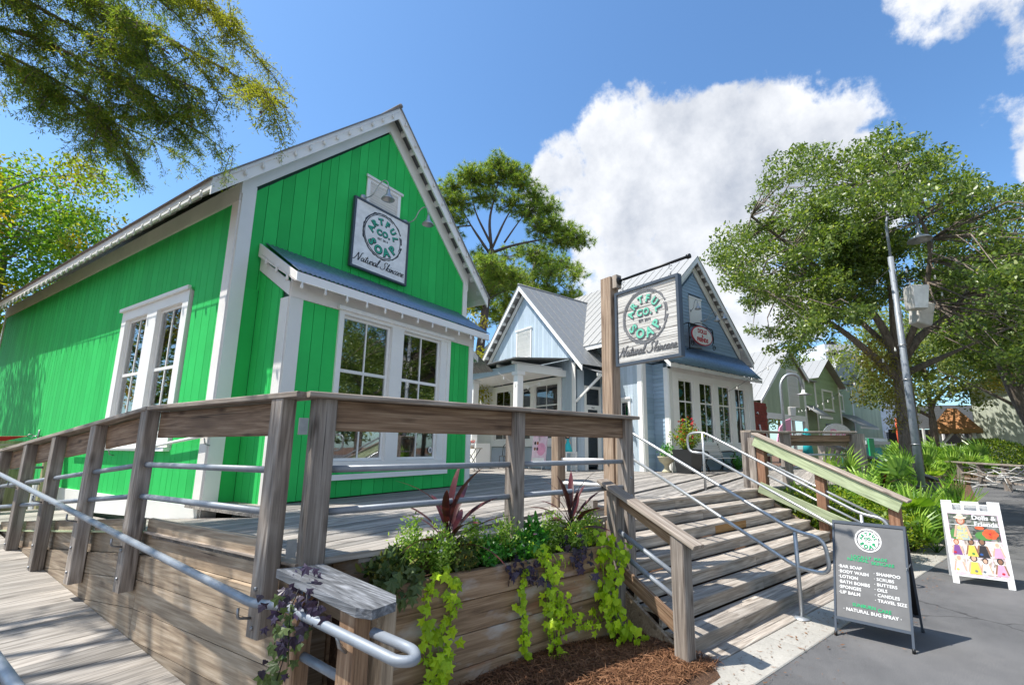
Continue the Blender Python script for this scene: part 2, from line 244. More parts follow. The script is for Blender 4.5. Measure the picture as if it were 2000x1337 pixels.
def asphaltm():
    m = Mat('asphalt', 0.85); a = m.noise(m.coord(rnd=False), 160, 3, 0.7); b = m.noise(m.coord(rnd=False), 0.7, 6, 0.65); s = m.noise(m.coord((0.5, 3, 1), rnd=False), 0.8, 5, 0.7, 1.5)
    k = m.ramp(a, [(0.3, (0.06, 0.061, 0.065)), (0.55, (0.115, 0.115, 0.12)), (0.72, (0.24, 0.235, 0.23))]); k = m.mix(1.0, k, m.ramp(b, [(0.35, (0.7, 0.7, 0.71)), (0.65, (1.3, 1.28, 1.25))]), 'MULTIPLY')
    k = m.mix(m.math('MULTIPLY', m.math('SUBTRACT', s, 0.60, True), 1.6, True), k, (0.17, 0.165, 0.16))
    vo = m.n.new('ShaderNodeTexVoronoi'); vo.feature = 'DISTANCE_TO_EDGE'; wp = m.n.new('ShaderNodeVectorMath'); wp.operation = 'ADD'; nn_ = m.n.new('ShaderNodeTexNoise'); nn_.inputs['Scale'].default_value = 1.2; nn_.inputs['Detail'].default_value = 6; m.l.new(m.coord(rnd=False), nn_.inputs['Vector']); m.l.new(m.coord(rnd=False), wp.inputs[0]); m.l.new(nn_.outputs['Color'], wp.inputs[1]); m.l.new(wp.outputs[0], vo.inputs['Vector']); vo.inputs['Scale'].default_value = 0.3
    cr_ = m.math('MULTIPLY', m.math('SUBTRACT', 0.006, vo.outputs['Distance'], True), 160.0, True); k = m.mix(cr_, k, (0.025, 0.025, 0.027)); m.color(k); m.bump(a, 0.7, 0.006); return m.m
def concretem():
    m = Mat('concrete', 0.85); a = m.noise(m.coord(rnd=False), 60, 5, 0.7); b = m.noise(m.coord(rnd=False), 1.7, 6, 0.65)
    k = m.ramp(b, [(0.3, (0.20, 0.19, 0.17)), (0.7, (0.36, 0.34, 0.305))]); k = m.mix(0.35, k, m.ramp(a, [(0.3, (0.3, 0.29, 0.27)), (0.7, (0.6, 0.58, 0.53))]))
    m.color(k); m.bump(a, 0.3, 0.004); return m.m
def mulchm():
    m = Mat('mulch_soil', 0.95); a = m.noise(m.coord((1, 1, 1), rnd=False), 26, 7, 0.75, 2.0); k = m.ramp(a, [(0.35, (0.05, 0.026, 0.016)), (0.5, (0.13, 0.065, 0.035)), (0.68, (0.26, 0.15, 0.08))]); m.color(k); m.bump(a, 1.0, 0.04); return m.m
MT['asphalt'] = asphaltm(); MT['concrete'] = concretem(); MT['mulch'] = mulchm()
def brickm():
    return paint('red_brick_paint', (0.26, 0.045, 0.03), 0.2, 0.8, 0.2, 0.2, (0.1, 0.03, 0.02))
MT['brick'] = brickm(); MT['mortar'] = plain('mortar', (0.13, 0.05, 0.04), 0.9)
def planterm():
    m = Mat('stained_plank', 0.75)
    g = m.noise(m.coord((1.2, 16, 16)), 1.0, 7, 0.6, 0.5); f = m.noise(m.coord((4, 120, 120)), 1, 3, 0.6)
    k = m.math('ADD', m.math('MULTIPLY', g, 0.75), m.math('MULTIPLY', f, 0.25)); c = m.ramp(k, [(0.34, (0.10, 0.06, 0.035)), (0.5, (0.27, 0.175, 0.105)), (0.68, (0.46, 0.33, 0.22))])
    bl = m.noise(m.coord((2.2, 2.2, 5)), 1.0, 4, 0.6); c = m.mix(m.math('MULTIPLY', m.math('SUBTRACT', bl, 0.56, True), 5, True), c, (0.46, 0.43, 0.41))
    rs = m.noise(m.coord((1.1, 4, 3)), 1.3, 4, 0.6); c = m.mix(m.math('MULTIPLY', m.math('SUBTRACT', rs, 0.6, True), 4, True), c, (0.36, 0.12, 0.05)); m.color(c); m.bump(k, 0.4, 0.006); return m.m
MT['planter'] = planterm()
def roughsign():
    m = Mat('sandblasted_sign', 0.7); g = m.noise(m.coord((1.2, 60, 60), rnd=False), 1.0, 3, 0.6, 0.6); m.color(m.ramp(g, [(0.36, (0.16, 0.15, 0.14)), (0.47, (0.50, 0.48, 0.45)), (0.6, (0.64, 0.62, 0.59))])); m.bump(g, 0.9, 0.008); return m.m
MT['blasted'] = roughsign()
def clutter(name, cols, sc=60):
    m = Mat(name, 0.4); vo = m.n.new('ShaderNodeTexVoronoi'); m.l.new(m.coord((1, 1, 1)), vo.inputs['Vector']); vo.inputs['Scale'].default_value = sc
    sp = m.n.new('ShaderNodeSeparateColor'); m.l.new(vo.outputs['Color'], sp.inputs[0]); a = m.noise(m.coord(), sc*.35, 4, 0.6)
    m.color(m.ramp(m.math('ADD', m.math('MULTIPLY', sp.outputs[0], 0.5), m.math('MULTIPLY', a, 0.5)), [(i/(len(cols)-1)*.6+.2, c) for i, c in enumerate(cols)])); return m.m
MT['photo1'] = clutter('printed_photo', [(0.25, 0.2, 0.17), (0.6, 0.52, 0.45), (0.8, 0.76, 0.7), (0.75, 0.5, 0.5)], 34); MT['photo2'] = clutter('printed_photo_dark', [(0.03, 0.03, 0.035), (0.12, 0.15, 0.1), (0.2, 0.2, 0.2), (0.35, 0.33, 0.3)], 26); MT['sunp'] = clutter('flowered_dress_print', [(0.28, 0.38, 0.40), (0.45, 0.52, 0.50), (0.70, 0.55, 0.15), (0.5, 0.55, 0.5)], 75)
# ---------------------------------------------------------------- object helpers
MW = {}
I4 = Matrix.Identity(4)
def rotz(deg, o=(0, 0, 0)): return Matrix.Translation(Vector(o)) @ Matrix.Rotation(R(deg), 4, 'Z')
G = I4.copy()
P = rotz(-19)
def W(u, v, z=0): return P @ Vector((u, v, z))
def tag(o, label=None, cat=None, group=None, kind=None):
    if label: o['label'] = label
    if cat: o['category'] = cat
    if group: o['group'] = group
    if kind: o['kind'] = kind
    return o
def place(o, parent, M):
    MW[o.name] = M
    if parent is not None:
        o.parent = parent; o.matrix_basis = MW[parent.name].inverted() @ M
    else: o.matrix_basis = M
    return o
def thing(name, label, cat, M=I4, group=None, kind=None):
    o = bpy.data.objects.new(name, None); o.empty_display_size = 0.2; col.objects.link(o); place(o, None, M); return tag(o, label, cat, group, kind)
def link(name, me, mat, parent=None, M=I4):
    o = bpy.data.objects.new(name, me)
    if mat is not None and len(me.materials) == 0: me.materials.append(MT[mat] if isinstance(mat, str) else mat)
    elif mat is not None:
        mm = MT[mat] if isinstance(mat, str) else mat
        if me.materials[0] != mm: o.material_slots[0].link = 'OBJECT'; o.material_slots[0].material = mm
    col.objects.link(o); place(o, parent, M); return o
def pymesh(name, vs, fs, smooth=False):
    me = bpy.data.meshes.new(name); me.from_pydata([tuple(v) for v in vs], [], fs); me.update()
    if smooth: me.polygons.foreach_set('use_smooth', [True]*len(me.polygons))
    return me
_bc = {}
def boxmesh(L, w, t, ch=0.0):
    k = (round(L, 3), round(w, 3), round(t, 3), round(ch, 4))
    if k in _bc: return _bc[k]
    a, b, c = L/2, w/2, t/2
    if ch <= 0:
        vs = [(x, y, z) for x in (-a, a) for y in (-b, b) for z in (-c, c)]
        fs = [(0, 1, 3, 2), (4, 6, 7, 5), (0, 4, 5, 1), (2, 3, 7, 6), (0, 2, 6, 4), (1, 5, 7, 3)]
    else:   # octagonal section along x
        h = min(ch, b*.5, c*.5); pr = [(-b+h, -c), (b-h, -c), (b, -c+h), (b, c-h), (b-h, c), (-b+h, c), (-b, c-h), (-b, -c+h)]
        vs = [(-a, y, z) for y, z in pr]+[(a, y, z) for y, z in pr]
        fs = [tuple(range(7, -1, -1)), tuple(range(8, 16))]+[(i, (i+1) % 8, 8+(i+1) % 8, 8+i) for i in range(8)]
    me = pymesh('board', vs, fs); _bc[k] = me; return me
def box(name, mat, parent, F, x0, x1, y0, y1, z0, z1, ch=0.0):
    d = [x1-x0, y1-y0, z1-z0]; c = Vector(((x0+x1)/2, (y0+y1)/2, (z0+z1)/2)); i = d.index(max(d))
    if i == 0: r = I4; L, w, t = d[0], d[1], d[2]
    elif i == 1: r = Matrix.Rotation(R(90), 4, 'Z'); L, w, t = d[1], d[0], d[2]
    else: r = Matrix.Rotation(R(-90), 4, 'Y'); L, w, t = d[2], d[1], d[0]
    return link(name, boxmesh(L, w, t, ch), mat, parent, F @ Matrix.Translation(c) @ r)
def beam(name, mat, parent, F, p0, p1, w, t, up=(0, 0, 1), ch=0.0, off=(0, 0, 0)):
    p0 = Vector(p0); p1 = Vector(p1); x = (p1-p0); L = x.length; x.normalize(); up = Vector(up); y = up.cross(x); y.normalize(); z = x.cross(y)
    m = Matrix((x, y, z)).transposed().to_4x4(); c = (p0+p1)/2 + y*off[1]+z*off[2]
    return link(name, boxmesh(L, w, t, ch), mat, parent, F @ Matrix.Translation(c) @ m)
def boxes_mesh(bl):
    vs = []; fs = []
    for x0, x1, y0, y1, z0, z1 in bl:
        o = len(vs); vs += [(x, y, z) for x in (x0, x1) for y in (y0, y1) for z in (z0, z1)]
        fs += [tuple(o+i for i in f) for f in [(0, 1, 3, 2), (4, 6, 7, 5), (0, 4, 5, 1), (2, 3, 7, 6), (0, 2, 6, 4), (1, 5, 7, 3)]]
    return vs, fs
def joined(name, mat, parent, F, bl):
    vs, fs = boxes_mesh(bl); return link(name, pymesh(name, vs, fs), mat, parent, F)
def hexa(name, mat, parent, F, bot, top, origin=None):
    """bot, top: four points each, same order"""
    o = Vector(origin if origin else bot[0]); vs = [Vector(p)-o for p in bot]+[Vector(p)-o for p in top]; n = len(bot)
    fs = [tuple(range(n-1, -1, -1)), tuple(range(n, 2*n))]+[(i, (i+1) % n, n+(i+1) % n, n+i) for i in range(n)]
    return link(name, pymesh(name, vs, fs), mat, parent, F @ Matrix.Translation(o))
def prism(name, mat, parent, F, poly, y0, y1, axis='y'):
    """polygon in local x,z extruded along y"""
    if axis == 'y': a = [(p[0], y0, p[1]) for p in poly]; b = [(p[0], y1, p[1]) for p in poly]
    elif axis == 'x': a = [(y0, p[0], p[1]) for p in poly]; b = [(y1, p[0], p[1]) for p in poly]
    else: a = [(p[0], p[1], y0) for p in poly]; b = [(p[0], p[1], y1) for p in poly]
    return hexa(name, mat, parent, F, a, b)
def tubemesh(pts, r, seg=10, caps=True, radii=None, closed=False):
    P_ = [Vector(p) for p in pts]; n = len(P_); vs = []; fs = []; prev = None
    for i, p in enumerate(P_):
        a = P_[i-1] if i else (P_[-1] if closed else P_[0]); b = P_[(i+1) % n] if (i < n-1 or closed) else P_[i]
        t = (b-a); t.normalize()
        if prev is None: x = t.orthogonal().normalized()
        else: x = (prev-t*prev.dot(t)); x.normalize() if x.length > 1e-6 else None
        prev = x; y = t.cross(x); rr = radii[i] if radii else r
        for k in range(seg): an = 2*math.pi*k/seg; vs.append(p+x*math.cos(an)*rr+y*math.sin(an)*rr)
    m = n if closed else n-1
    for i in range(m):
        j = (i+1) % n
        for k in range(seg): fs.append((i*seg+k, i*seg+(k+1) % seg, j*seg+(k+1) % seg, j*seg+k))
    if caps and not closed: fs.append(tuple(range(seg-1, -1, -1))); fs.append(tuple(range((n-1)*seg, n*seg)))
    return vs, fs
def fillet(pts, rad, k=5):
    P_ = [Vector(p) for p in pts]; o = [P_[0]]
    for i in range(1, len(P_)-1):
        a = (P_[i-1]-P_[i]); b = (P_[i+1]-P_[i]); ra = min(rad, a.length*.49, b.length*.49); a.normalize(); b.normalize(); s = P_[i]+a*ra; e = P_[i]+b*ra
        for j in range(k+1): t = j/k; o.append(s*(1-t)**2+P_[i]*2*t*(1-t)+e*t*t)
    o.append(P_[-1]); return o
def tube(name, mat, parent, F, pts, r, seg=12, fil=0, radii=None):
    if fil: pts = fillet(pts, fil)
    o = Vector(pts[0]); vs, fs = tubemesh([Vector(p)-o for p in pts], r, seg, radii=radii); return link(name, pymesh(name, vs, fs, True), mat, parent, F @ Matrix.Translation(o))
def lathemesh(prof, seg=20, sx=1, sy=1):
    vs = []; fs = []
    for r_, z in prof:
        for k in range(seg): an = 2*math.pi*k/seg; vs.append((r_*math.cos(an)*sx, r_*math.sin(an)*sy, z))
    for i in range(len(prof)-1):
        for k in range(seg): fs.append((i*seg+k, i*seg+(k+1) % seg, (i+1)*seg+(k+1) % seg, (i+1)*seg+k))
    return vs, fs
def lathe(name, mat, parent, M, prof, seg=20, sx=1, sy=1): vs, fs = lathemesh(prof, seg, sx, sy); return link(name, pymesh(name, vs, fs, True), mat, parent, M)
# text
_tc = {}
def textgeo(s, size, shear=0.0, off=0.0, ext=0.002, sp=1.0):
    k = (s, round(size, 4), shear, off, ext, sp)
    if k in _tc: return _tc[k]
    cu = bpy.data.curves.new('t', 'FONT'); cu.body = s; cu.size = size; cu.shear = shear; cu.offset = off*size; cu.extrude = ext; cu.align_x = 'CENTER'; cu.resolution_u = 3; cu.space_character = sp
    ob = bpy.data.objects.new('t', cu); col.objects.link(ob); bpy.context.view_layer.update(); dg = bpy.context.evaluated_depsgraph_get(); me = ob.evaluated_get(dg).to_mesh()
    vs = [tuple(v.co) for v in me.vertices]; fs = [tuple(p.vertices) for p in me.polygons]
    ob.evaluated_get(dg).to_mesh_clear(); bpy.data.objects.remove(ob); bpy.data.curves.remove(cu); _tc[k] = (vs, fs); return vs, fs
def text(name, mat, parent, F, x, z, s, size, shear=0.0, off=0.0, align='C', y=-0.003, ext=0.002, sp=1.0, squash=1.0, rot=0.0):
    """text on a wall frame (x right, z up, outward = -y); x,z baseline centre"""
    vs, fs = textgeo(s, size, shear, off, ext, sp); mnx = min(v[0] for v in vs); mxx = max(v[0] for v in vs); dx = {'C': -(mnx+mxx)/2, 'L': -mnx, 'R': -mxx}[align]
    c, n = math.cos(rot), math.sin(rot)
    v2 = [((v[0]+dx)*squash*c-v[1]*n, -v[2], (v[0]+dx)*squash*n+v[1]*c) for v in vs]
    return link(name, pymesh(name, v2, fs), mat, parent, F @ Matrix.Translation((x, y, z)))
def arctext(name, mat, parent, F, cx, cz, rad, s, size, a0, a1, inside=False, off=0.02, y=-0.003, ext=0.002, sx=1.0):
    """letters along an arc from angle a0 to a1 (degrees, 90 = top)"""
    V = []; Fc = []
    for i, ch in enumerate(s):
        a = a0+(a1-a0)*i/(len(s)-1); vs, fs = textgeo(ch, size, 0, off, ext); mnx = min(v[0] for v in vs); mxx = max(v[0] for v in vs)
        ar = R(a); rr = rad; px = cx+math.cos(ar)*rr; pz = cz+math.sin(ar)*rr; ro = (ar-math.pi/2) if not inside else (ar+math.pi/2); c, n = math.cos(ro), math.sin(ro); o = len(V)
        for v in vs:
            lx = (v[0]-(mnx+mxx)/2)*sx; ly = v[1]-size*0.35; V.append((px+lx*c-ly*n, -v[2], pz+lx*n+ly*c))
        Fc += [tuple(o+i_ for i_ in f) for f in fs]
    return link(name, pymesh(name, V, Fc), mat, parent, F @ Matrix.Translation((0, y, 0)))
def disc(name, mat, parent, F, cx, cz, rx, rz, y=-0.003, th=0.004, n=36, poly=None):
    pl = poly or [(cx+rx*math.cos(2*math.pi*i/n), cz+rz*math.sin(2*math.pi*i/n)) for i in range(n)]
    return prism(name, mat, parent, F, pl, y, y-th)
def ringstroke(name, mat, parent, F, cx, cz, r, w, y=-0.003, th=0.004, seed=1, n=90, gaps=()):
    """hand-brushed ring: uneven width, a few breaks; one object per unbroken stroke"""
    rr = random.Random(seed); ph = [rr.uniform(0, 6.28) for _ in range(6)]
    def wob(a, k): return sum(math.sin(a*f_+ph[i]) for i, f_ in enumerate((2, 5, 9, 14, 23, 31)) if i >= k)/4
    gaps = sorted(gaps); runs = []; st0 = 0
    for g0, g1 in gaps: runs.append((st0, g0)); st0 = g1
    runs.append((st0, 360))
    for q0, q1 in runs:
        if q1-q0 < 3: continue
        m = max(2, int(n*(q1-q0)/360)); V = []; Fc = []
        for i in range(m+1):
            t = R(q0+(q1-q0)*i/m); ww = w*(1+0.5*wob(t, 0)); r0 = r+w*0.35*wob(t, 2)
            for q in (r0-ww/2, r0+ww/2):
                for yy in (0, -th): V.append((cx+q*math.cos(t), yy, cz+q*math.sin(t)))
        for i in range(m):
            o = 4*i; Fc += [(o+1, o+5, o+7, o+3), (o, o+2, o+6, o+4), (o, o+4, o+5, o+1), (o+2, o+3, o+7, o+6)]
        link(name, pymesh(name, V, Fc), mat, parent, F @ Matrix.Translation((0, y, 0)))
def soap_logo(parent, F, cx, cz, r, lm, sm, y=-0.004, ext=0.004):
    ringstroke('brushed_ring', sm, parent, F, cx, cz, r, r*0.055, y, ext, 3, gaps=((352, 360), (18, 24)))
    ringstroke('brushed_ring', sm, parent, F, cx, cz, r*0.93, r*0.035, y, ext, 8, gaps=((300, 338), (20, 60)))
    k = r*0.37
    for mat, dy, dx, of in ((sm, 0, r*0.012, .085), (lm, -ext*.6-.0006, 0, .03)):
        arctext('lettering', mat, parent, F, cx+dx, cz-dx, r*0.66, 'ARTFUL', k, 165, 12, False, of, y+dy, ext, 1.0)
        arctext('lettering', mat, parent, F, cx+dx, cz-dx, r*0.655, 'SOAP', k*1.3, 216, 324, True, of, y+dy, ext, 1.0)
        text('lettering', mat, parent, F, cx+dx, cz+r*0.03-dx, 'CO.', k*.95, 0, of, y=y+dy, sp=1.2, ext=ext)
    text('lettering', sm, parent, F, cx, cz-r*0.2, 'EST. 2014', k*0.36, 0, 0.02, y=y, ext=ext)
# joined-up script letters drawn as strokes: each glyph is a list of polylines in a unit box plus its advance
SCR = {'N': ([[(-.35, .05), (-.25, -.03), (-.05, .1), (.12, .55), (.25, 1), (.33, .5), (.42, 0), (.55, .5), (.68, 1.05), (.85, 1.1)]], .8), 'a': ([[(.36, .4), (.2, .47), (.04, .25), (.1, .02), (.25, .06), (.38, .4), (.36, .1), (.45, 0), (.58, .12)]], .5),
 't': ([[(.1, .2), (.28, .85), (.16, .3), (.2, .02), (.38, .12)], [(.02, .6), (.4, .62)]], .35), 'u': ([[(.02, .3), (.12, .45), (.06, .15), (.16, 0), (.32, .2), (.4, .45), (.36, .1), (.44, 0), (.56, .12)]], .5), 'r': ([[(.02, .25), (.14, .5), (.2, .38), (.34, .42), (.26, .15), (.34, 0), (.44, .1)]], .4),
 'l': ([[(.0, .15), (.2, .6), (.3, 1.05), (.18, .95), (.08, .4), (.14, .02), (.34, .12)]], .32), 'S': ([[(.75, .95), (.62, 1.08), (.42, .98), (.38, .75), (.5, .5), (.46, .15), (.2, -.03), (-.05, .08), (-.1, .22)]], .78), 'k': ([[(.0, .15), (.22, .65), (.3, 1.05), (.16, .7), (.08, 0)], [(.36, .45), (.14, .25), (.36, 0), (.48, .08)]], .45),
 'i': ([[(.02, .25), (.12, .45), (.08, .12), (.16, 0), (.28, .12)], [(.18, .62), (.21, .66)]], .25), 'n': ([[(.02, .3), (.1, .42), (.06, 0), (.2, .36), (.32, .4), (.3, .1), (.38, 0), (.5, .12)]], .46), 'c': ([[(.36, .36), (.24, .47), (.08, .3), (.08, .08), (.22, 0), (.42, .12)]], .38), 'e': ([[(.02, .15), (.24, .28), (.26, .44), (.12, .42), (.06, .15), (.2, 0), (.4, .1)]], .38), ' ': ([], .35)}
def script(name, mat, parent, F, cx, z, s, h, y=-0.004, th=0.004, w=0.09):
    adv = sum(SCR[c][1] for c in s)*0.92; x = -adv/2; V = []; Fc = []
    for c in s:
        for pl in SCR[c][0]:
            pts = [Vector((x+p[0]+p[1]*0.22, p[1], 0)) for p in pl]
            if len(pts) > 2:   # smooth
                q = [pts[0]]
                for i in range(len(pts)-1):
                    p0 = pts[max(0, i-1)]; p1 = pts[i]; p2 = pts[i+1]; p3 = pts[min(len(pts)-1, i+2)]
                    for t in (.33, .66, 1): q.append(0.5*((2*p1)+(p2-p0)*t+(2*p0-5*p1+4*p2-p3)*t*t+(3*p1-p0-3*p2+p3)*t**3))
                pts = q
            for i in range(len(pts)-1):
                a, b = pts[i], pts[i+1]; d = b-a
                if d.length < 1e-5: continue
                n = Vector((-d.y, d.x, 0)).normalized()*w/2*(0.75+0.6*abs(d.y)/d.length); e = d.normalized()*w*.25; o = len(V)
                for q in (a-e-n, a-e+n, b+e+n, b+e-n):
                    for yy in (0, -th): V.append((q.x*h*1.13, yy, q.y*h))
                Fc += [(o+1, o+3, o+5, o+7), (o, o+1, o+7, o+6), (o+2, o+4, o+5, o+3), (o, o+2, o+3, o+1), (o+4, o+6, o+7, o+5)]
        x += SCR[c][1]*0.92
    return link(name, pymesh(name, V, Fc), mat, parent, F @ Matrix.Translation((cx, y, z)))
# ---------------------------------------------------------------- ground
D0 = 1.09; RS = D0/7; RUN = 0.30; VDK = 4.47
def sheet(name, mat, z, pts, label=None):
    o = Vector((pts[0][0], pts[0][1], z)); me = pymesh(name, [Vector((p[0], p[1], z))-o for p in pts], [tuple(range(len(pts)))]); ob = link(name, me, mat, None, Matrix.Translation(o)); tag(ob, label, None, None, 'structure'); return ob
def uv(*l): return [tuple(W(a, b)[:2]) for a, b in l]
sheet('ground', 'mulch', -0.02, [(-900, -900), (1500, -900), (1500, 1500), (-900, 1500)], 'brown mulch covered earth')
sheet('road', 'asphalt', 0.0, uv((-30, 2.12), (-30, -60), (120, -60), (120, 6), (40, 6.0), (33, 5.0), (22, 3.2), (14.5, 2.65), (13, 2.15)), 'dark asphalt lane beside the steps')
cw = thing('sidewalk', 'pale concrete walk between road and steps', None, G, None, 'structure')
for i, (a, b) in enumerate(((2.2, 4.9), (4.905, 7.6), (7.605, 10.2), (10.205, 12.7))):
    v1 = 2.47 if b < 9 else 2.62; box('slab', 'concrete', cw, P, a, b, 2.08 if a < 12 else 2.1, v1, -0.1, 0.014, 0.008)
box('slab', 'concrete', cw, P @ rotz(52, (12.72, 2.14, 0)), 0, 1.3, 0.02, 0.45, -0.1, 0.012, 0.008)
ws = thing('boardwalk_strip', 'weathered boards flush with the walk below the steps', None, G, None, 'structure')
for i in range(3): box('board', 'stair', ws, P, 3.8, 9.2, 2.475+i*0.1, 2.57+i*0.1, -0.05, 0.022-0.002*i, 0.006)
# ---------------------------------------------------------------- deck
dk = thing('deck', 'weathered timber deck in front of the shops', None, G, None, 'structure')
poly = [(1.93, 3.02)]+uv((3.95, 3.62), (3.95, VDK), (9.1, VDK), (10.6, 4.42), (11.7, 3.62), (14, 5.0), (22, 6.6), (22, 12))+[(24, 14.5), (8.0, 14.5), (8.0, 7.6), (3.05, 7.6), (3.05, 5.32), (1.93, 5.32)]
def cuts(y):
    xs = []
    for i in range(len(poly)):
        (x0, y0), (x1, y1) = poly[i], poly[(i+1) % len(poly)]
        if (y0 <= y) != (y1 <= y): xs.append(x0+(x1-x0)*(y-y0)/(y1-y0))
    return sorted(xs)
y = -2.6
while y < 14.4:
    bw = 0.138; a, b = cuts(y+.002), cuts(y+bw-.004)
    if len(a) == len(b):
        for k in range(0, len(a), 2):
            segs = [(a[k], b[k], a[k+1], b[k+1])]
            if a[k+1]-a[k] > 4.2:
                xm = a[k]+(a[k+1]-a[k])*random.uniform(.35, .6); segs = [(a[k], b[k], xm, xm), (xm+.004, xm+.004, a[k+1], b[k+1])]
            for (xa, xb, xc, xd) in segs:
                if xc-xa < .03 or xd-xb < .03: continue
                dz = random.uniform(-.003, .003); hexa('board', 'deck', dk, G, [(xa, y, D0-.035), (xc, y, D0-.035), (xd, y+bw-.006, D0-.035), (xb, y+bw-.006, D0-.035)], [(xa, y, D0+dz), (xc, y, D0+dz), (xd, y+bw-.006, D0+dz), (xb, y+bw-.006, D0+dz)])
    y += bw
box('fascia_board', 'deck', dk, P, 9.05, 10.6, VDK-.04, VDK+.0, D0-.25, D0-.036)
box('fascia_board', 'wall', dk, P, 9.05, 10.6, VDK-.02, VDK+.02, 0, D0-.255)
beam('fascia_board', 'wall', dk, P, (10.6, 4.41, .55), (11.7, 3.6, .55), .04, 1.0)
# ---------------------------------------------------------------- stairs
st = thing('staircase', 'wide weathered wooden steps rising from the walk to the deck', 'staircase', P @ Matrix.Translation((4, 2.67, 0)))
UL, UR = 3.93, 9.0
for i in range(7):
    z = D0-i*RS; vn = VDK-.30*i
    if i > 0:
        brk = UL+[0, 2.1, 3.2, 1.5, 3.6, 2.3, 0.95][i]
        for j, (a, b) in enumerate(((UL, brk), (brk+.004, UR))):
            box('tread_board', 'stair', st, P, a, b, vn, vn+.145, z-.038, z-random.uniform(0, .002), .006)
            box('tread_board', 'stair', st, P, a, b, vn+.15, vn+.298, z-.038, z-random.uniform(0, .002), .006)
    if i == 2: cutsr = [(UL, 6.45, 'stair'), (6.455, 7.35, 'newp'), (7.355, UR, 'stair')]
    else: cutsr = [(UL, UL+2.4+.4*math.sin(i*2.3), 'stair'), (UL+2.404+.4*math.sin(i*2.3), UR, 'stair')]
    for a, b, mt in cutsr:
        o = box('riser_board', mt, st, P, a, b, vn+.022, vn+.055, z-RS+.002, z-.04, .004)
        if mt == 'newp': o['label'] = 'new orange-brown patch board'
box('nosing_board', 'stair', st, P, UL, UR, VDK-.012, VDK+.13, D0-.0365, D0+.006, .006)
prism('stringer', 'wall', st, P, [(VDK-.3*6+.03, 0), (VDK+.05, 0), (VDK+.05, D0-.05), (VDK-.25, D0-.05-RS)], UL-.045, UL-.005, 'x')
prism('stringer', 'wall', st, P, [(VDK-.3*6+.03, 0), (VDK+.05, 0), (VDK+.05, D0-.05), (VDK-.25, D0-.05-RS)], UR+.005, UR+.045, 'x')
# ---------------------------------------------------------------- helper for bolts
def bolt(parent, F, p, d='x', r=0.014):
    vs, fs = lathemesh([(0.0, 0.0), (r, 0.0), (r, 0.006), (r*.7, 0.012), (0.0, 0.013)], 8); m = {'x': Matrix.Rotation(R(-90), 4, 'Y'), 'y': Matrix.Rotation(R(90), 4, 'X')}[d]
    link('bolt', _boltme(vs, fs), 'bolt', parent, F @ Matrix.Translation(p) @ m)
_bm = []
def _boltme(vs, fs):
    if not _bm: _bm.append(pymesh('bolt', vs, fs))
    return _bm[0]
# ---------------------------------------------------------------- long side railing along the ramp (x = 1.78)
SL = 0.0854
def ztop(y, z): return z-SL*max(0, y-5.32)
sr = thing('ramp_railing', 'long weathered timber railing stepping down beside the ramp, with grey pipes', 'railing', Matrix.Translation((1.8, 3.2, 0)))
ys = [3.17, 5.33, 6.55, 7.75, 8.82, 9.95]
for i, y in enumerate(ys):
    box('post', 'post', sr, G, 1.78, 1.885, y, y+.14, ztop(y, 0.62)+(.05 if i == 0 else 0), ztop(y, 2.172), .008)
    for dz in (.07, .30): bolt(sr, G, (1.779, y+.07, ztop(y, .66)+dz), 'x')
def seg2(name, mat, ya, yb, z, w, t, x, ch=.006):   # horizontal run kinked at y = 5.32
    for a, b in ((ya, min(yb, 5.32)), (max(ya, 5.32), yb)):
        if b-a > .05: beam(name, mat, sr, G, (x, a, ztop(a, z)), (x, b, ztop(b, z)), w, t, ch=ch)
for a, b in ((3.0, 5.36), (5.365, 7.2), (7.205, 9.1), (9.105, 10.1)): seg2('cap_board', 'cap', a, b, 2.193, .185, .04, 1.865)
for i in range(5): seg2('rail_board', 'brown', ys[i]+.142, ys[i+1]-.002, 2.045, .038, .235, 1.90)
for i in range(5):
    for z in (1.695, 1.42):
        a, b = ys[i]+.07, ys[i+1]+.07; pts = [(1.84, a, ztop(a, z)), (1.84, b, ztop(b, z))]; tube('pipe', 'pipe', sr, G, pts, .024, 12)
for i in range(5):
    seg2('kick_board', 'wall', ys[i]+.142, ys[i+1]-.002, 1.16, .04, .115, 1.93)
# ramp handrail outside the posts
rh = thing('ramp_handrail', 'grey painted pipe handrail climbing along the outside of the ramp railing', 'handrail', Matrix.Translation((1.7, 3.2, 0)))
def zr(y): return 0.88+.097*(y-3.24)
tube('pipe', 'pipe', rh, G, [(1.70, 11.5, zr(11.5)), (1.70, 3.12, .915), (1.70, 2.78, .953), (1.69, 2.0, .885), (1.69, 1.83, .868), (1.745, 1.77, .865), (1.815, 1.85, .87), (1.815, 2.16, .895)], .0255, 14, .07)
for y in (3.27, 5.4, 6.6, 7.8, 8.9): tube('bracket', 'bolt', rh, G, [(1.70, y, zr(y)-.02), (1.70, y, zr(y)-.08), (1.78, y, zr(y)-.1)], .008, 8, .02)
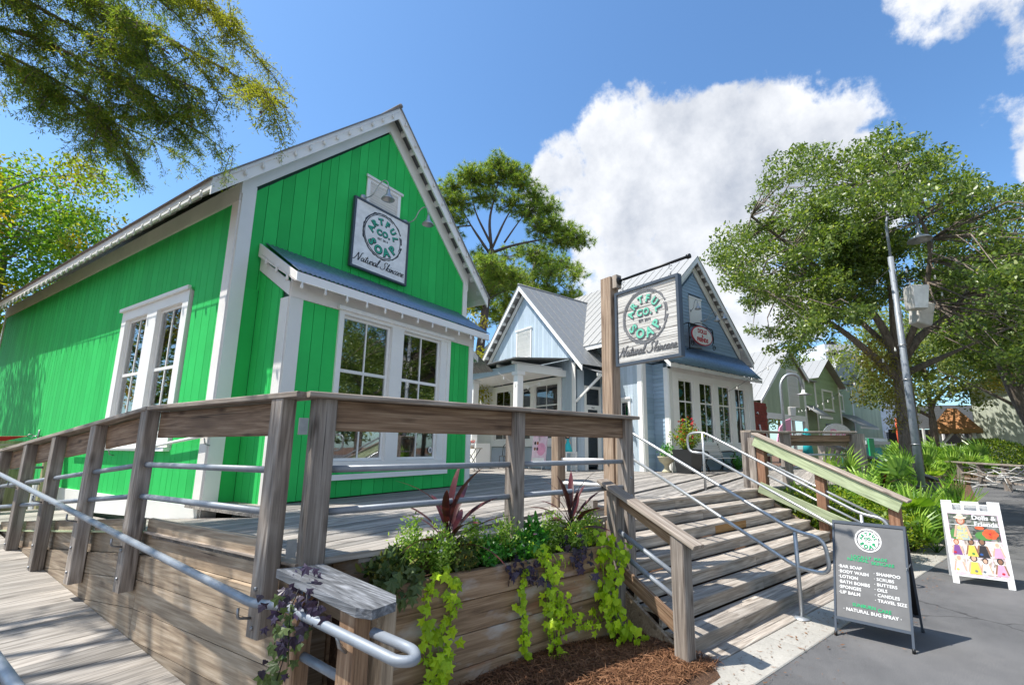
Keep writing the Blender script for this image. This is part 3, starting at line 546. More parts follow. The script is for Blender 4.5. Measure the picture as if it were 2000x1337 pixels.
# planked retaining wall below
rw = thing('ramp_wall', 'horizontal weathered planks closing the side of the ramp', 'wall', Matrix.Translation((1.9, 3.2, 0)))
def wplank(y0, y1, zt, h, sl, name='plank', x=1.893):
    zb = lambda y: max(0.097*(y-3.0)-.02, zt-h-sl*(y-y0)); t = lambda y: zt-sl*(y-y0)
    if t(y0)-zb(y0) < .01 and t(y1)-zb(y1) < .01: return
    yb = y1
    if t(y1)-zb(y1) < .004:
        lo, hi = y0, y1
        for _ in range(30):
            m = (lo+hi)/2
            if t(m)-zb(m) > .004: lo = m
            else: hi = m
        yb = lo
    # foot follows the ramp: split where the plank's foot meets it
    prof = [(y0, t(y0)), (yb, t(yb))]; k = 8; low = [(y0+(yb-y0)*i/k, zb(y0+(yb-y0)*i/k)) for i in range(k, -1, -1)]
    pl = prof+low; o = Vector((x, y0, zt-h/2)); vs = [Vector((x, a, b))-o for a, b in pl]+[Vector((x+.04, a, b))-o for a, b in pl]; n = len(pl)
    M = Matrix.Rotation(R(90), 4, 'Z'); Mi = M.inverted(); vs = [Mi @ v for v in vs]
    fs = [tuple(range(n)), tuple(range(2*n-1, n-1, -1))]+[(i, n+i, n+(i+1) % n, (i+1) % n) for i in range(n)]
    link(name, pymesh(name, vs, fs), 'wall', rw, Matrix.Translation(o) @ M)
zt = 1.098
for h in (.19, .20, .235, .235, .235): wplank(3.0, 5.315, zt-.003, h-.006, 0, x=1.93 if zt > 1.0 else 1.893); zt -= h
zt = 1.098
for h in (.19, .20, .235, .235): wplank(5.32, 10.1, zt-.003, h-.006, SL, x=1.93 if zt > 1.0 else 1.893); zt -= h
box('ledge_board', 'cap', rw, G, 1.885, 1.97, 3.02, 5.31, 1.096, 1.112)
beam('ledge_board', 'greenw', rw, G, (1.93, 5.32, 1.104), (1.93, 10.1, ztop(10.1, 1.104)), .085, .016)
# ramps
lr = thing('lower_ramp', 'grey ramp boards climbing left from the walk', None, G, None, 'structure')
y = -1.0
while y < 10.1:
    z0 = max(0.0, .097*(y-3.0)); z1 = max(0.0, .097*(y+.14-3.0)); dx = random.uniform(-.01, .01)
    hexa('board', 'deck', lr, G, [(.52+dx, y, z0-.035), (1.888, y, z0-.035), (1.888, y+.134, z1-.035), (.52+dx, y+.134, z1-.035)], [(.52+dx, y, z0+.02), (1.888, y, z0+.02), (1.888, y+.134, z1+.02), (.52+dx, y+.134, z1+.02)]); y += .14
ur = thing('upper_ramp', 'grey ramp boards between the railing and the green shop', None, G, None, 'structure')
y = 5.33
while y < 10.3:
    z0 = ztop(y, D0); z1 = ztop(y+.14, D0); hexa('board', 'deck', ur, G, [(1.975, y, z0-.035), (3.14, y, z0-.035), (3.14, y+.134, z1-.035), (1.975, y+.134, z1-.035)], [(1.975, y, z0), (3.14, y, z0), (3.14, y+.134, z1), (1.975, y+.134, z1)]); y += .14
ld = thing('landing', 'grey boards of the far ramp landing', None, G, None, 'structure')
y = 10.3
while y < 13.0: box('board', 'deck', ld, G, -.1, 3.14, y, y+.134, .64, .68); y += .14
# far landing railing and pale planked screen
fr_ = thing('landing_railing', 'timber railing with pipes round the far ramp landing', 'railing', Matrix.Translation((1.5, 13, .68)))
for x in (-.1, 1.0, 2.0, 2.9): box('post', 'yellowp', fr_, G, x, x+.14, 13.0, 13.14, .5, 1.85, .008)
box('cap_board', 'cap', fr_, G, -.2, 3.1, 12.96, 13.2, 1.85, 1.89)
for z in (1.15, 1.45): tube('pipe', 'pipe', fr_, G, [(-.1, 13.05, z), (3.0, 13.05, z)], .024)
sc_ = thing('plank_screen', 'pale yellowish board screen behind the ramp landing', 'fence', Matrix.Translation((1.0, 14.5, 0)))
for i in range(30): box('board', 'yellowp', sc_, G, -2.6+i*.19, -2.415+i*.19, 14.4, 14.43, 0, 1.95)
# low railing end by the walk with slab cap
lw = thing('low_ramp_rail', 'short sloping rail end with thick cracked grey slab cap and pipe', 'railing', Matrix.Translation((1.75, 2.4, 0)))
vsl = []
pl = [(1.735, 2.21), (1.775, 2.13), (1.93, 2.13), (1.99, 2.20), (1.99, 2.88), (1.735, 2.96)]
def zc(y): return .972+.125*(y-2.14)
o = Vector((1.89, 2.5, zc(2.5))); Mr = Matrix.Rotation(R(90), 4, 'Z'); Mi = Mr.inverted()
vs = [Mi @ (Vector((a, b, zc(b)))-o) for a, b in pl]+[Mi @ (Vector((a, b, zc(b)+.048))-o) for a, b in pl]; n = len(pl)
link('cap_slab', pymesh('cap_slab', vs, [tuple(range(n)), tuple(range(2*n-1, n-1, -1))]+[(i, n+i, n+(i+1) % n, (i+1) % n) for i in range(n)]), 'slab', lw, Matrix.Translation(o) @ Mr)
beam('rail_board', 'wall', lw, G, (1.89, 2.2, zc(2.2)-.075), (1.89, 2.92, zc(2.92)-.075), .04, .14)
for y in (2.24, 2.75): box('post', 'brown', lw, G, 1.765, 1.868, y, y+.14, 0, zc(y)-.002, .008); 
box('post', 'wall', lw, G, 1.912, 2.01, 2.2, 2.33, 0, zc(2.2)-.002, .008)
tube('pipe', 'pipe', lw, G, [(1.82, 2.26, .61), (1.82, 2.8, .66)], .024)
tube('bracket', 'bolt', lw, G, [(1.70, 2.3, .89), (1.72, 2.3, .83), (1.765, 2.3, .79)], .01, 8)
# near-left pipe of the ramp's other side
lp = thing('left_handrail', 'grey pipe handrail at the near left edge of the ramp', 'handrail', Matrix.Translation((.3, 2, 0)))
tube('pipe', 'pipe', lp, G, [(.70, 1.9, .80), (.70, 2.4, .83), (.70, 9.5, 1.52)], .0245, 12)
for y in (1.95, 4.8, 7.0, 9.4): box('post', 'post', lp, G, .56, .65, y, y+.09, 0, max(0, .097*(y-3))+.78, .008); tube('bracket', 'bolt', lp, G, [(.70, y+.045, .79+max(0, .097*(y-2.4))), (.65, y+.045, .70+max(0, .097*(y-3)))], .008, 6)
# ---------------------------------------------------------------- front railing above the planter
A = Vector((1.86, 2.965, 0)); B = Vector((5.16, 1.965, 0)); ang = math.degrees(math.atan2(B.y-A.y, B.x-A.x)); LF = (B-A).length
FR = rotz(ang, A)                     # local x along the rail, y towards the deck
frl = thing('front_railing', 'front timber railing of brown boards and two grey pipes above the planter', 'railing', FR)
px_ = [0.03, 1.72, LF-.13]
box('post', 'post', frl, FR, 0.03, .17, 0.0, .14, .75, 2.172, .008); box('post', 'post', frl, FR, px_[1], px_[1]+.135, 0.01, .14, .8, 2.172, .008); box('post', 'post', frl, FR, px_[2], px_[2]+.135, 0.0, .14, .3, 2.172, .008)
box('cap_board', 'cap', frl, FR, -.03, 1.86, -.06, .17, 2.174, 2.213, .007); box('cap_board', 'cap', frl, FR, 1.864, LF+.06, -.058, .17, 2.174, 2.212, .007)
for a, b in ((.172, px_[1]-.002), (px_[1]+.137, px_[2]-.002)):
    box('rail_board', 'brown', frl, FR, a, b, .045, .085, 1.96, 2.172, .006)
for a, b in ((.10, px_[1]+.05), (px_[1]+.05, px_[2]+.05)):
    for z in (1.70, 1.42): tube('pipe', 'pipe', frl, FR, [(a, .07, z), (b, .07, z)], .0245, 14)
box('kick_board', 'deck', frl, FR, .175, LF-.14, .06, .10, 1.09, 1.13)
bolt(frl, FR, (px_[2]+.07, -.001, 1.33), 'y'); bolt(frl, FR, (px_[2]+.07, -.001, 1.52), 'y')
box('corner_hinge', 'bolt', frl, FR, -.055, .0, .03, .05, 1.93, 2.04); box('corner_hinge', 'bolt', frl, FR, -.055, .0, .03, .05, 1.16, 1.27)
# railing flank beside the steps, left
fl = thing('left_stair_rail', 'short dark weathered railing going down the left side of the steps', 'railing', P @ Matrix.Translation((3.8, 3, 0)))
z_at = lambda v: 1.50+(v-3.54)*.50
box('post', 'post', fl, P, 3.77, 3.90, 3.40, 3.54, 0, 1.43, .008); box('post', 'post', fl, P, 3.70, 3.83, 2.56, 2.70, 0, 1.07, .008)
beam('cap_board', 'cap', fl, P, (3.80, 3.62, 1.50), (3.76, 2.44, 1.00), .16, .04, ch=.007)
beam('rail_board', 'brown', fl, P, (3.84, 3.4, 1.33), (3.79, 2.7, 1.02), .038, .13)
for z in (1.02, .82): tube('pipe', 'pipe', fl, P, [(3.82, 3.45, z), (3.77, 2.62, z-.33)], .024)
beam('rail_board', 'brown', fl, P, (3.82, 3.4, .62), (3.77, 2.7, .30), .038, .13)
# ---------------------------------------------------------------- planter box
pb = thing('planter_box', 'long planter box of stained horizontal planks below the front railing', 'planter', P @ Matrix.Translation((2.4, 3.4, 0)))
VP0 = 3.33
zt = .915
for i, h in enumerate((.21, .235, .235, .235)):
    box('plank', 'planter', pb, P, 1.10, 3.60, VP0+(0 if i else -.022), VP0+.04, max(zt-h+.005, -.02), zt, .005); zt -= h
    if i == 0: zt -= .003
box('end_board', 'planter', pb, P, 3.56, 3.60, VP0+.041, VP0+.40, 0, .90)
box('back_board', 'planter', pb, P, 1.1, 3.6, VP0+.36, VP0+.40, 0, 1.06)
soil = box('soil', 'mulch', pb, P, 1.12, 3.555, VP0+.042, VP0+.355, .2, .86)
box('back_board', 'wall', pb, P, 0.9, 3.93, VP0+.41, VP0+.45, 0, 1.05)
# ================================================================ buildings
def siding(parent, F, mat, x0, x1, zb, ztop, wr=(0.15, 0.25), holes=(), y=0.0, th=0.02, breaks=(), rs=1, gap=.008):
    """vertical boards, each its own object, cut round the holes (x0,x1,z0,z1)"""
    rr = random.Random(rs); xs = [x0]
    while xs[-1] < x1-.001:
        n = xs[-1]+rr.uniform(*wr)
        if x1-n < wr[0]*.6: n = x1
        for b in breaks:
            if xs[-1]+.02 < b < n: n = b
        xs.append(min(n, x1))
    for a, b in zip(xs[:-1], xs[1:]):
        spans = [(zb, None)]
        for h in holes:
            if b > h[0]+.01 and a < h[1]-.01:
                new = []
                for s0, s1 in spans:
                    if s1 is None or s1 > h[3]:
                        if h[2] > s0+.02: new.append((s0, h[2]))
                        new.append((h[3], s1))
                    else: new.append((s0, s1))
                spans = new
        for s0, s1 in spans:
            za = ztop(a) if s1 is None else s1; zc_ = ztop(b) if s1 is None else s1
            if min(za, zc_) < s0+.03: continue
            g = gap/2; prism('board', mat, parent, F, [(a+g, s0), (b-g, s0), (b-g, zc_), (a+g, za)], y, y+th)
def lap(parent, F, mat, x0, x1, zb, zt, h=0.13, holes=(), y=0.0, clip=None, stuff=False):
    """horizontal lap siding; clip(z) gives the (x0, x1) allowed at height z"""
    z = zb; V = []; Fc = []
    while z < zt-.01:
        z2 = min(z+h, zt); a, b = x0, x1
        a2, b2 = a, b
        if clip:
            (a, b), (a2, b2) = clip(z), clip(z2)
            a, b, a2, b2 = max(a, x0), min(b, x1), max(a2, x0), min(b2, x1)
            if b-a < .05: break
            if b2 < a2: a2 = b2 = (a2+b2)/2
        segs = [(a, b, a2, b2)]
        for ho in holes:
            if z2 > ho[2]+.01 and z < ho[3]-.01:
                ns = []
                for s in segs:
                    if s[0] < ho[0] and s[1] > ho[1]: ns += [(s[0], ho[0], s[2], ho[0]), (ho[1], s[1], ho[1], s[3])]
                    elif s[0] >= ho[0] and s[1] <= ho[1]: pass
                    elif s[0] < ho[0] < s[1]: ns.append((s[0], ho[0], s[2], ho[0]))
                    elif s[0] < ho[1] < s[1]: ns.append((ho[1], s[1], ho[1], s[3]))
                    else: ns.append(s)
                segs = ns
        for s in segs:
            bot = [(s[0], y-.022, z), (s[1], y-.022, z), (s[1], y+.01, z), (s[0], y+.01, z)]; top = [(s[2], y-.006, z2), (s[3], y-.006, z2), (s[3], y+.01, z2), (s[2], y+.01, z2)]
            if stuff:
                o = len(V); V += bot+top; Fc += [(o+3, o+2, o+1, o), (o+4, o+5, o+6, o+7)]+[(o+i, o+(i+1) % 4, o+4+(i+1) % 4, o+4+i) for i in range(4)]
            else: hexa('clapboard', mat, parent, F, bot, top)
        z = z2
    if stuff: tag(link('clapboards', pymesh('clapboards', V, Fc), mat, parent, F), kind='stuff')
def window(parent, F, x0, x1, z0, z1, units, cas=.10, mat='white', glass='glass', rows=2, cols=2, y=-.03, depth=.14, rowz=None, crown=True, sill=True, mw=.022):
    bl = [(x0, x1, y, .05, z1-cas, z1), (x0, x1, y, .05, z0, z0+cas), (x0, x0+cas, y, .05, z0+cas, z1-cas), (x1-cas, x1, y, .05, z0+cas, z1-cas)]
    for i in range(len(units)-1): bl.append((units[i][1], units[i+1][0], y, .05, z0+cas, z1-cas))
    if units[0][0] > x0+cas+.01: bl.append((x0+cas+.001, units[0][0], y+.02, .05, z0+cas, z1-cas))
    if units[-1][1] < x1-cas-.01: bl.append((units[-1][1], x1-cas-.001, y+.02, .05, z0+cas, z1-cas))
    w = joined('window', mat, parent, F, bl)
    if crown: joined('head_trim', mat, w, F, [(x0-.04, x1+.04, y-.045, y-.002, z1-.03, z1+.03)])
    if sill: joined('sill', mat, w, F, [(x0-.03, x1+.03, y-.05, .02, z0-.06, z0-.002)])
    for a, b in units:
        s = .045; za, zb = z0+cas+.003, z1-cas-.003; a += .003; b -= .003
        joined('sash', mat, w, F, [(a, b, .03, .07, zb-s, zb), (a, b, .03, .07, za, za+s), (a, a+s, .03, .07, za+s, zb-s), (b-s, b, .03, .07, za+s, zb-s)])
        zs = rowz if rowz else [za+(zb-za)*k/rows for k in range(1, rows)]
        for zz in zs: box('meeting_rail', mat, w, F, a+s, b-s, .032, .066, zz-.025, zz+.025)
        zz_ = [za+s]+list(zs)+[zb-s]
        for k in range(1, cols):
            for q in range(len(zz_)-1): lo = zz_[q]+(.027 if q else 0); hi = zz_[q+1]-(.027 if q < len(zz_)-2 else 0); box('muntin', mat, w, F, a+(b-a)*k/cols-mw/2, a+(b-a)*k/cols+mw/2, .036, .062, lo, hi)
        xs = [a+s]+[a+(b-a)*k/cols for k in range(1, cols)]+[b-s]
        for i in range(len(xs)-1):
            for q in range(len(zz_)-1):
                lo = zz_[q]+(.027 if q else 0); hi = zz_[q+1]-(.027 if q < len(zz_)-2 else 0); i0 = xs[i]+(mw/2 if i else 0); i1 = xs[i+1]-(mw/2 if i < len(xs)-2 else 0)
                box('pane', glass, w, F, i0, i1, .047, .051, lo, hi)
    return w
def room(parent, F, x0, x1, y0, y1, z0, z1, mat='room', t=.03):
    """interior shell open towards the wall"""
    return joined('interior', mat, parent, F, [(x0, x1, y1, y1+t, z0, z1), (x0-t, x0, y0, y1, z0, z1), (x1, x1+t, y0, y1, z0, z1), (x0, x1, y0, y1, z1, z1+t), (x0, x1, y0, y1, z0-t, z0)])
def roofside(parent, F, xr, zr, xe, ze, y0, y1, mat, pw=.42, seam=True, th=.022, corr=False):
    """sloping metal roof plane from the ridge (xr,zr) to the eave (xe,ze), made of strips side by side along y"""
    d = Vector((xe-xr, 0, ze-zr)); L = d.length; d.normalize(); nrm = Vector((-d.z, 0, d.x)) if d.x > 0 else Vector((d.z, 0, -d.x)); n = max(1, round((y1-y0)/pw)); w = (y1-y0)/n
    ang = math.atan2(d.z, d.x)
    ra = parent
    Xa = d; Ya = Vector((0, 1, 0)); Za = Xa.cross(Ya)
    if Za.z < 0: Ya = -Ya; Za = -Za
    M = Matrix((Xa, Ya, Za)).transposed().to_4x4()
    prof = [(-.5*w, .018), (-.5*w+.012, .018), (-.5*w+.014, .0), (.5*w-.004, .0), (.5*w-.004, -th), (-.5*w, -th)] if seam else [(-.5*w, .0), (.5*w-.004, .0), (.5*w-.004, -th), (-.5*w, -th)]
    vs = [(0, a, b) for a, b in prof]+[(L, a, b) for a, b in prof]; k = len(prof)
    me = pymesh('roof_panel', vs, [tuple(range(k)), tuple(range(2*k-1, k-1, -1))]+[(i, k+i, k+(i+1) % k, (i+1) % k) for i in range(k)])
    for i in range(n): link('roof_panel', me, mat, parent, F @ Matrix.Translation((xr, y0+w*(i+.5), zr)) @ M)
def tin(name, mat, parent, F, p0, p1, q0, q1, n, amp=.012, th=.004):
    """corrugated sheet: ridges run from edge p (top) to edge q (bottom)"""
    p0, p1, q0, q1 = map(Vector, (p0, p1, q0, q1)); nr = (p1-p0).cross(q0-p0).normalized()
    if nr.z < 0: nr = -nr
    V = []; Fc = []; m = n*6
    for i in range(m+1):
        t = i/m; h = amp*math.sin(2*math.pi*t*n); a = p0.lerp(p1, t)+nr*h; b = q0.lerp(q1, t)+nr*h; V += [a, b, a-nr*th, b-nr*th]
    for i in range(m):
        o = 4*i; Fc += [(o, o+1, o+5, o+4), (o+2, o+6, o+7, o+3), (o+1, o+3, o+7, o+5), (o, o+4, o+6, o+2)]
    o = Vector(p0); return link(name, pymesh(name, [v-o for v in V], Fc, True), mat, parent, F @ Matrix.Translation(o))
def slopeboard(name, mat, parent, F, xa, za, xb, zb, h, y0, y1):
    """board following a rake: top edge from (xa,za) to (xb,zb), vertical height h"""
    return prism(name, mat, parent, F, [(xa, za-h), (xb, zb-h), (xb, zb), (xa, za)], y0, y1)
def louver(parent, F, x0, x1, z0, z1, y=-.03, n=None, peaked=False):
    v = joined('vent', 'white', parent, F, [(x0, x1, y, .0, z1-.07, z1), (x0, x1, y, .0, z0, z0+.07), (x0, x0+.07, y, 0, z0+.07, z1-.07), (x1-.07, x1, y, 0, z0+.07, z1-.07), (x0+.07, x1-.07, -.006, 0, z0+.07, z1-.07)])
    n = n or int((z1-z0-.14)/.05)
    for i in range(n):
        z = z0+.07+(z1-z0-.14)*(i+.5)/n; beam('slat', 'white', v, F, (x0+.07, -.018, z), (x1-.07, -.018, z), .03, .008, up=(0, -.6, .8))
    joined('head_trim', 'white', v, F, [(x0-.04, x1+.04, y-.03, y-.001, z1-.02, z1+.03)]); return v
def gooseneck(F, x, z, label, L=.42, group='gooseneck lamps over the wall signs', s=1.0, flip=1):
    M = F @ Matrix.Translation((x, -.02, z)); t = thing('gooseneck_lamp', label, 'lamp', M, group)
    lathe('wall_plate', 'galv', t, M @ Matrix.Rotation(R(90), 4, 'X'), [(0, .03), (.05, .03), (.065, .0)], 14)
    tube('arm', 'galv', t, M, [(0, 0, 0), (.05*flip, -.10*s, -.0), (.08*flip, -.2*s, .06), (.12*flip, -.27*s, .26), (.16*flip, -.36*s, .34), (.19*flip, -.43*s, .30), (.20*flip, -.46*s, .14)], .011, 8, .09)
    lathe('lamp_shade', 'galv', t, M @ Matrix.Translation((.20*flip, -.46*s, -.08)), [(.0, .22), (.03, .21), (.035, .14), (.05, .10), (.11, .03), (.125, 0), (.118, .0), (.105, .025), (.04, .09)], 18)
    return t
_bulb = []
def bulbs(pts, label, every=.32, F=G, sag=0.0, mat='white'):
    """string of bulbs: wire along pts with bulbs hanging every so often"""
    t = thing('string_lights', label, 'string lights', F @ Matrix.Translation(pts[0]))
    tube('wire', 'wire' if mat == 'wire' else 'whiteold', t, F, pts, .006, 5)
    if not _bulb:
        vs, fs = lathemesh([(0, 0), (.014, -.005), (.014, -.035), (.022, -.06), (.024, -.08), (.016, -.1), (0, -.108)], 8); _bulb.append(pymesh('bulb', vs, fs, True))
    d = 0; nxt = every*.5
    for a, b in zip(pts[:-1], pts[1:]):
        a, b = Vector(a), Vector(b); L = (b-a).length
        while nxt < d+L: p = a.lerp(b, (nxt-d)/L); link('bulb', _bulb[0], 'bulb', t, F @ Matrix.Translation(p)); nxt += every
        d += L
    return t
# ---------------------------------------------------------------- green shop
GF = Matrix.Translation((3.18, 7.34, 0)); GW = 5.12; GS = 1.05; RX = GW/2
gs = thing('green_shop', 'bright green board clad gabled shop with white trim and a metal roof', 'shop', GF)
gtop = lambda x: 8.27-GS*abs(x-RX-.03)
prism('wall', 'greenback', gs, GF, [(0, 4.2), (GW, 4.2), (GW, 5.72), (RX, 8.4), (0, 5.72)], .03, .1)
prism('wall', 'greenback', gs, GF, [(0, D0-.3), (.42, D0-.3), (.42, 4.2), (0, 4.2)], .03, .1)
prism('wall', 'greenback', gs, GF, [(4.38, D0), (GW, D0), (GW, 4.2), (4.38, 4.2)], .03, .1)
siding(gs, GF, 'green', .19, GW-.14, 4.2, gtop, (.15, .26), breaks=(RX+.03,), rs=3)
siding(gs, GF, 'green', .19, .40, D0, lambda x: 4.2, (.1, .2), rs=5); siding(gs, GF, 'green', 4.44, GW-.14, D0, lambda x: 4.2, (.15, .25), rs=5)
box('corner_trim', 'white', gs, GF, 0, .19, -.025, .03, D0-.2, 5.80); box('corner_trim', 'white', gs, GF, GW-.14, GW, -.025, .03, D0, 5.78)
# white frieze under the rake
slopeboard('frieze_board', 'white', gs, GF, -.02, 5.98, RX, 8.67, .38, -.028, .03); slopeboard('frieze_board', 'white', gs, GF, RX, 8.67, GW+.02, 5.98, .38, -.028, .03)
# roof
ZR = 8.77; XE = 3.10; ze = ZR-GS*XE; YB = 13.3
for sx in (-1, 1):
    roofside(gs, GF, RX, ZR, RX+sx*XE, ze, -.30, YB, 'roofold' if sx < 0 else 'roof', .6, False)
    slopeboard('rake_fascia', 'white', gs, GF, *((RX-XE+.04, ze+.02, RX, ZR-.02) if sx < 0 else (RX, ZR-.02, RX+XE-.04, ze+.02)), .26, -.27, -.235)
    box('eave_fascia', 'whiteold', gs, GF, *(((RX-XE+.04, RX-XE+.075)) if sx < 0 else (RX+XE-.075, RX+XE-.04)), -.235, YB, ze-.15, ze+.02)
slopeboard('soffit', 'whiteold', gs, GF, RX-XE+.08, ze+.02, RX-2.56, ZR-GS*2.56-.04, .02, -.23, YB); slopeboard('soffit', 'whiteold', gs, GF, RX+2.56, ZR-GS*2.56-.04, RX+XE-.08, ze+.02, .02, -.23, YB)
for k in range(28):
    y = -.1+k*.48; slopeboard('rafter_tail', 'whiteold', gs, GF, RX-XE+.08, ze-.0, RX-2.56, ZR-GS*2.56-.065, .11, y, y+.04)
for k in range(11):
    for sx in (-1, 1):
        xx = .28+k*.262; x = RX+sx*xx; z = ZR-GS*xx; slopeboard('lookout', 'white', gs, GF, x-.022, z-.05+sx*.022*GS, x+.022, z-.05-sx*.022*GS, .08, -.234, -.03)
tube('ridge_cap', 'roofold', gs, GF, [(RX, -.31, ZR+.01), (RX, YB, ZR+.01)], .045, 8)
# side wall (faces -x)
GSD = rotz(-90, (3.18, 7.34+13.06, 0)); SLn = 13.06
sw0, sw1 = 7.34+13.06-11.2, 7.34+13.06-8.54
prism('wall', 'greenback', gs, GSD, [(0, .5), (sw0+.02, .5), (sw0+.02, 5.8), (0, 5.8)], .03, .1); prism('wall', 'greenback', gs, GSD, [(sw1-.02, .5), (SLn-.03, .5), (SLn-.03, 5.8), (sw1-.02, 5.8)], .03, .1)
prism('wall', 'greenback', gs, GSD, [(sw0, .5), (sw1, .5), (sw1, 1.8), (sw0, 1.8)], .03, .1); prism('wall', 'greenback', gs, GSD, [(sw0, 4.28), (sw1, 4.28), (sw1, 5.8), (sw0, 5.8)], .03, .1)
siding(gs, GSD, 'green', .12, SLn-.2, 1.06, lambda x: 5.50, (.15, .27), holes=((sw0+.03, sw1-.03, 1.80, 4.30),), rs=11)
box('corner_trim', 'whiteold', gs, GSD, SLn-.2, SLn-.001, -.025, .029, .85, 5.5); box('corner_trim', 'whiteold', gs, GSD, 0, .12, -.025, .03, .6, 5.5)
box('frieze_board', 'whiteold', gs, GSD, 0, SLn, -.03, .03, 5.503, 5.79)
prism('skirt_board', 'white', gs, GSD, [(SLn-9, .35), (SLn-5.2, .68), (SLn, .86), (SLn, 1.057), (SLn-9, 1.057)], -.028, .028)
window(gs, GSD, sw0, sw1, 1.84, 4.33, [(sw0+.22, sw0+1.13), (sw1-1.13, sw1-.22)], cas=.20, rows=2, cols=2, rowz=[3.10])
joined('interior', 'room', gs, GSD, [(sw0+.1, sw0+.14, .11, 1.2, 1.8, 4.3), (sw1-.14, sw1-.1, .11, 1.2, 1.8, 4.3), (sw0+.1, sw1-.1, 1.2, 1.23, 1.8, 4.3)])
box('curtain', 'white', gs, GSD, sw0+.24, sw0+.62, .16, .17, 2.05, 4.1); box('curtain', 'white', gs, GSD, sw1-1.1, sw1-.72, .16, .17, 2.05, 4.1)
# right and back walls
box('wall', 'green', gs, GF, GW-.1, GW, .101, 13.0, .5, 5.8); box('wall', 'green', gs, GF, 0, GW, 13.0, 13.06, .5, 5.8)
# bay (local frame at its left front corner)
BF = Matrix.Translation((3.58, 6.47, 0)); BW = 4.01; bx = lambda v: v-3.58
siding(gs, BF, 'green', .19, bx(4.37), D0+.02, lambda x: 3.96, (.14, .2), rs=6); siding(gs, BF, 'green', bx(6.86), BW-.14, D0+.02, lambda x: 3.96, (.14, .2), rs=7); siding(gs, BF, 'green', bx(4.37), bx(6.86), D0+.02, lambda x: 1.50, (.18, .26), rs=8)
joined('wall', 'greenback', gs, BF, [(.01, bx(4.38), .022, .09, D0, 3.98), (bx(6.85), BW-.01, .022, .09, D0, 3.98), (bx(4.38), bx(6.85), .022, .09, D0, 1.52)])
box('corner_trim', 'white', gs, BF, 0, .19, -.02, .021, D0, 3.96); box('corner_trim', 'white', gs, BF, BW-.14, BW, -.02, .021, D0, 3.96)
box('frieze_board', 'whiteold', gs, BF, 0, BW, -.022, .021, 3.963, 4.25); box('sill_board', 'white', gs, BF, bx(4.33), bx(6.9), -.05, -.001, 1.36, 1.44)
window(gs, BF, bx(4.36), bx(6.87), 1.55, 4.0, [(bx(4.445), bx(5.40)), (bx(5.66), bx(6.62))], cas=.085, rows=3, cols=2, rowz=[3.03, 2.34], y=-.035, crown=True, sill=False)
BL = rotz(-90, (3.58, 7.34, 0)); siding(gs, BL, 'green', 0, .67, D0+.0, lambda x: 4.50-.62*x, (.15, .22), rs=12, y=.0); box('corner_trim', 'whiteold', gs, BL, .672, .868, -.02, .021, D0, 3.96)
box('wall', 'greenback', gs, BL, 0.02, .86, .022, .08, D0, 4.2); box('wall', 'green', gs, BF, BW-.06, BW, .1, .87, D0, 4.2); prism('frieze_board', 'whiteold', gs, BL, [(.0, 4.52), (.868, 3.98), (.868, 4.18), (.0, 4.72)], -.021, .0)
tin('awning_roof', 'tin', gs, G, (3.60, 7.33, 4.98), (8.05, 7.33, 4.98), (3.52, 6.20, 4.285), (7.82, 6.20, 4.285), 58, .011)
box('awning_fascia', 'white', gs, G, 3.50, 7.80, 6.205, 6.235, 4.13, 4.262)
for x in (3.5, 7.77): prism('awning_side', 'whiteold', gs, G, [(6.236, 4.13), (7.31, 4.72), (7.31, 4.93), (6.236, 4.262)], x, x+.03, 'x')
for k in range(8): xx = 3.6+k*.585; prism('rafter_tail', 'white', gs, G, [(6.237, 4.16), (6.44, 4.20), (6.44, 4.36), (6.237, 4.25)], xx, xx+.04, 'x')
# shop interior seen through the bay glass
room(gs, G, 3.7, 7.5, 6.56, 10.5, D0, 4.1, 'room')
box('shelf_unit', 'counter', gs, G, 3.9, 5.2, 10.1, 10.45, D0, 3.0)
ct = thing('shop_counter', 'light wood counter standing behind the bay window of the green shop', 'counter', Matrix.Translation((5.5, 7.3, D0)))
for k in range(7): box('front_board', 'counter', ct, G, 4.5+k*.31, 4.805+k*.31, 7.05, 7.08, D0, 1.95)
box('counter_top', 'counter', ct, G, 4.45, 6.7, 7.02, 7.6, 1.955, 1.99)
rb = random.Random(4)
for i in range(11):
    x = 4.6+i*.19+rb.uniform(-.03, .03)
    if 5.3 < x < 5.65: continue
    h = rb.uniform(.12, .22); M = Matrix.Translation((x, 7.15+rb.uniform(0, .1), 1.99)); c = ['signwhite', 'palepink', 'signwhite', 'cream'][i % 4]
    lab = ['white', 'pale pink', 'white', 'cream'][i % 4]
    b_ = lathe('bottle', c, None, M, [(0, 0), (.04, 0), (.042, h*.7), (.018, h*.8), (.018, h), (0, h)], 10); tag(b_, '%s %s bottle on the shop counter, %s of its row' % (['small', 'tall', 'short', 'slim'][i % 4], lab, ['leftmost', 'second from the left', 'third from the left', 'left of the middle', 'fifth from the left', 'left of centre gap', 'right of centre gap', 'fourth from the right', 'third from the right', 'second from the right', 'rightmost'][i]), 'bottle', 'bottles on the shop counter')
o = tube('red_ornament', 'fabricred', None, G, [(4.78, 7.12, 2.14), (4.80, 7.1, 2.3), (4.84, 7.1, 2.42)], .04, 8, radii=[.02, .06, .015]); tag(o, 'small red pointed ornament on the left end of the shop counter', 'ornament')
nb = thing('notice_board', 'black hours board with white lettering hung inside the right bay window', 'sign', Matrix.Translation((6.39, 6.54, 2.6)))
box('panel', 'ink', nb, G, 6.17, 6.55, 6.535, 6.545, 2.62, 3.13)
NB = Matrix.Translation((6.36, 6.534, 0)); text('lettering', 'vinyl', nb, NB, 0, 3.065, 'BUSINESS HOURS', .045, 0, .02)
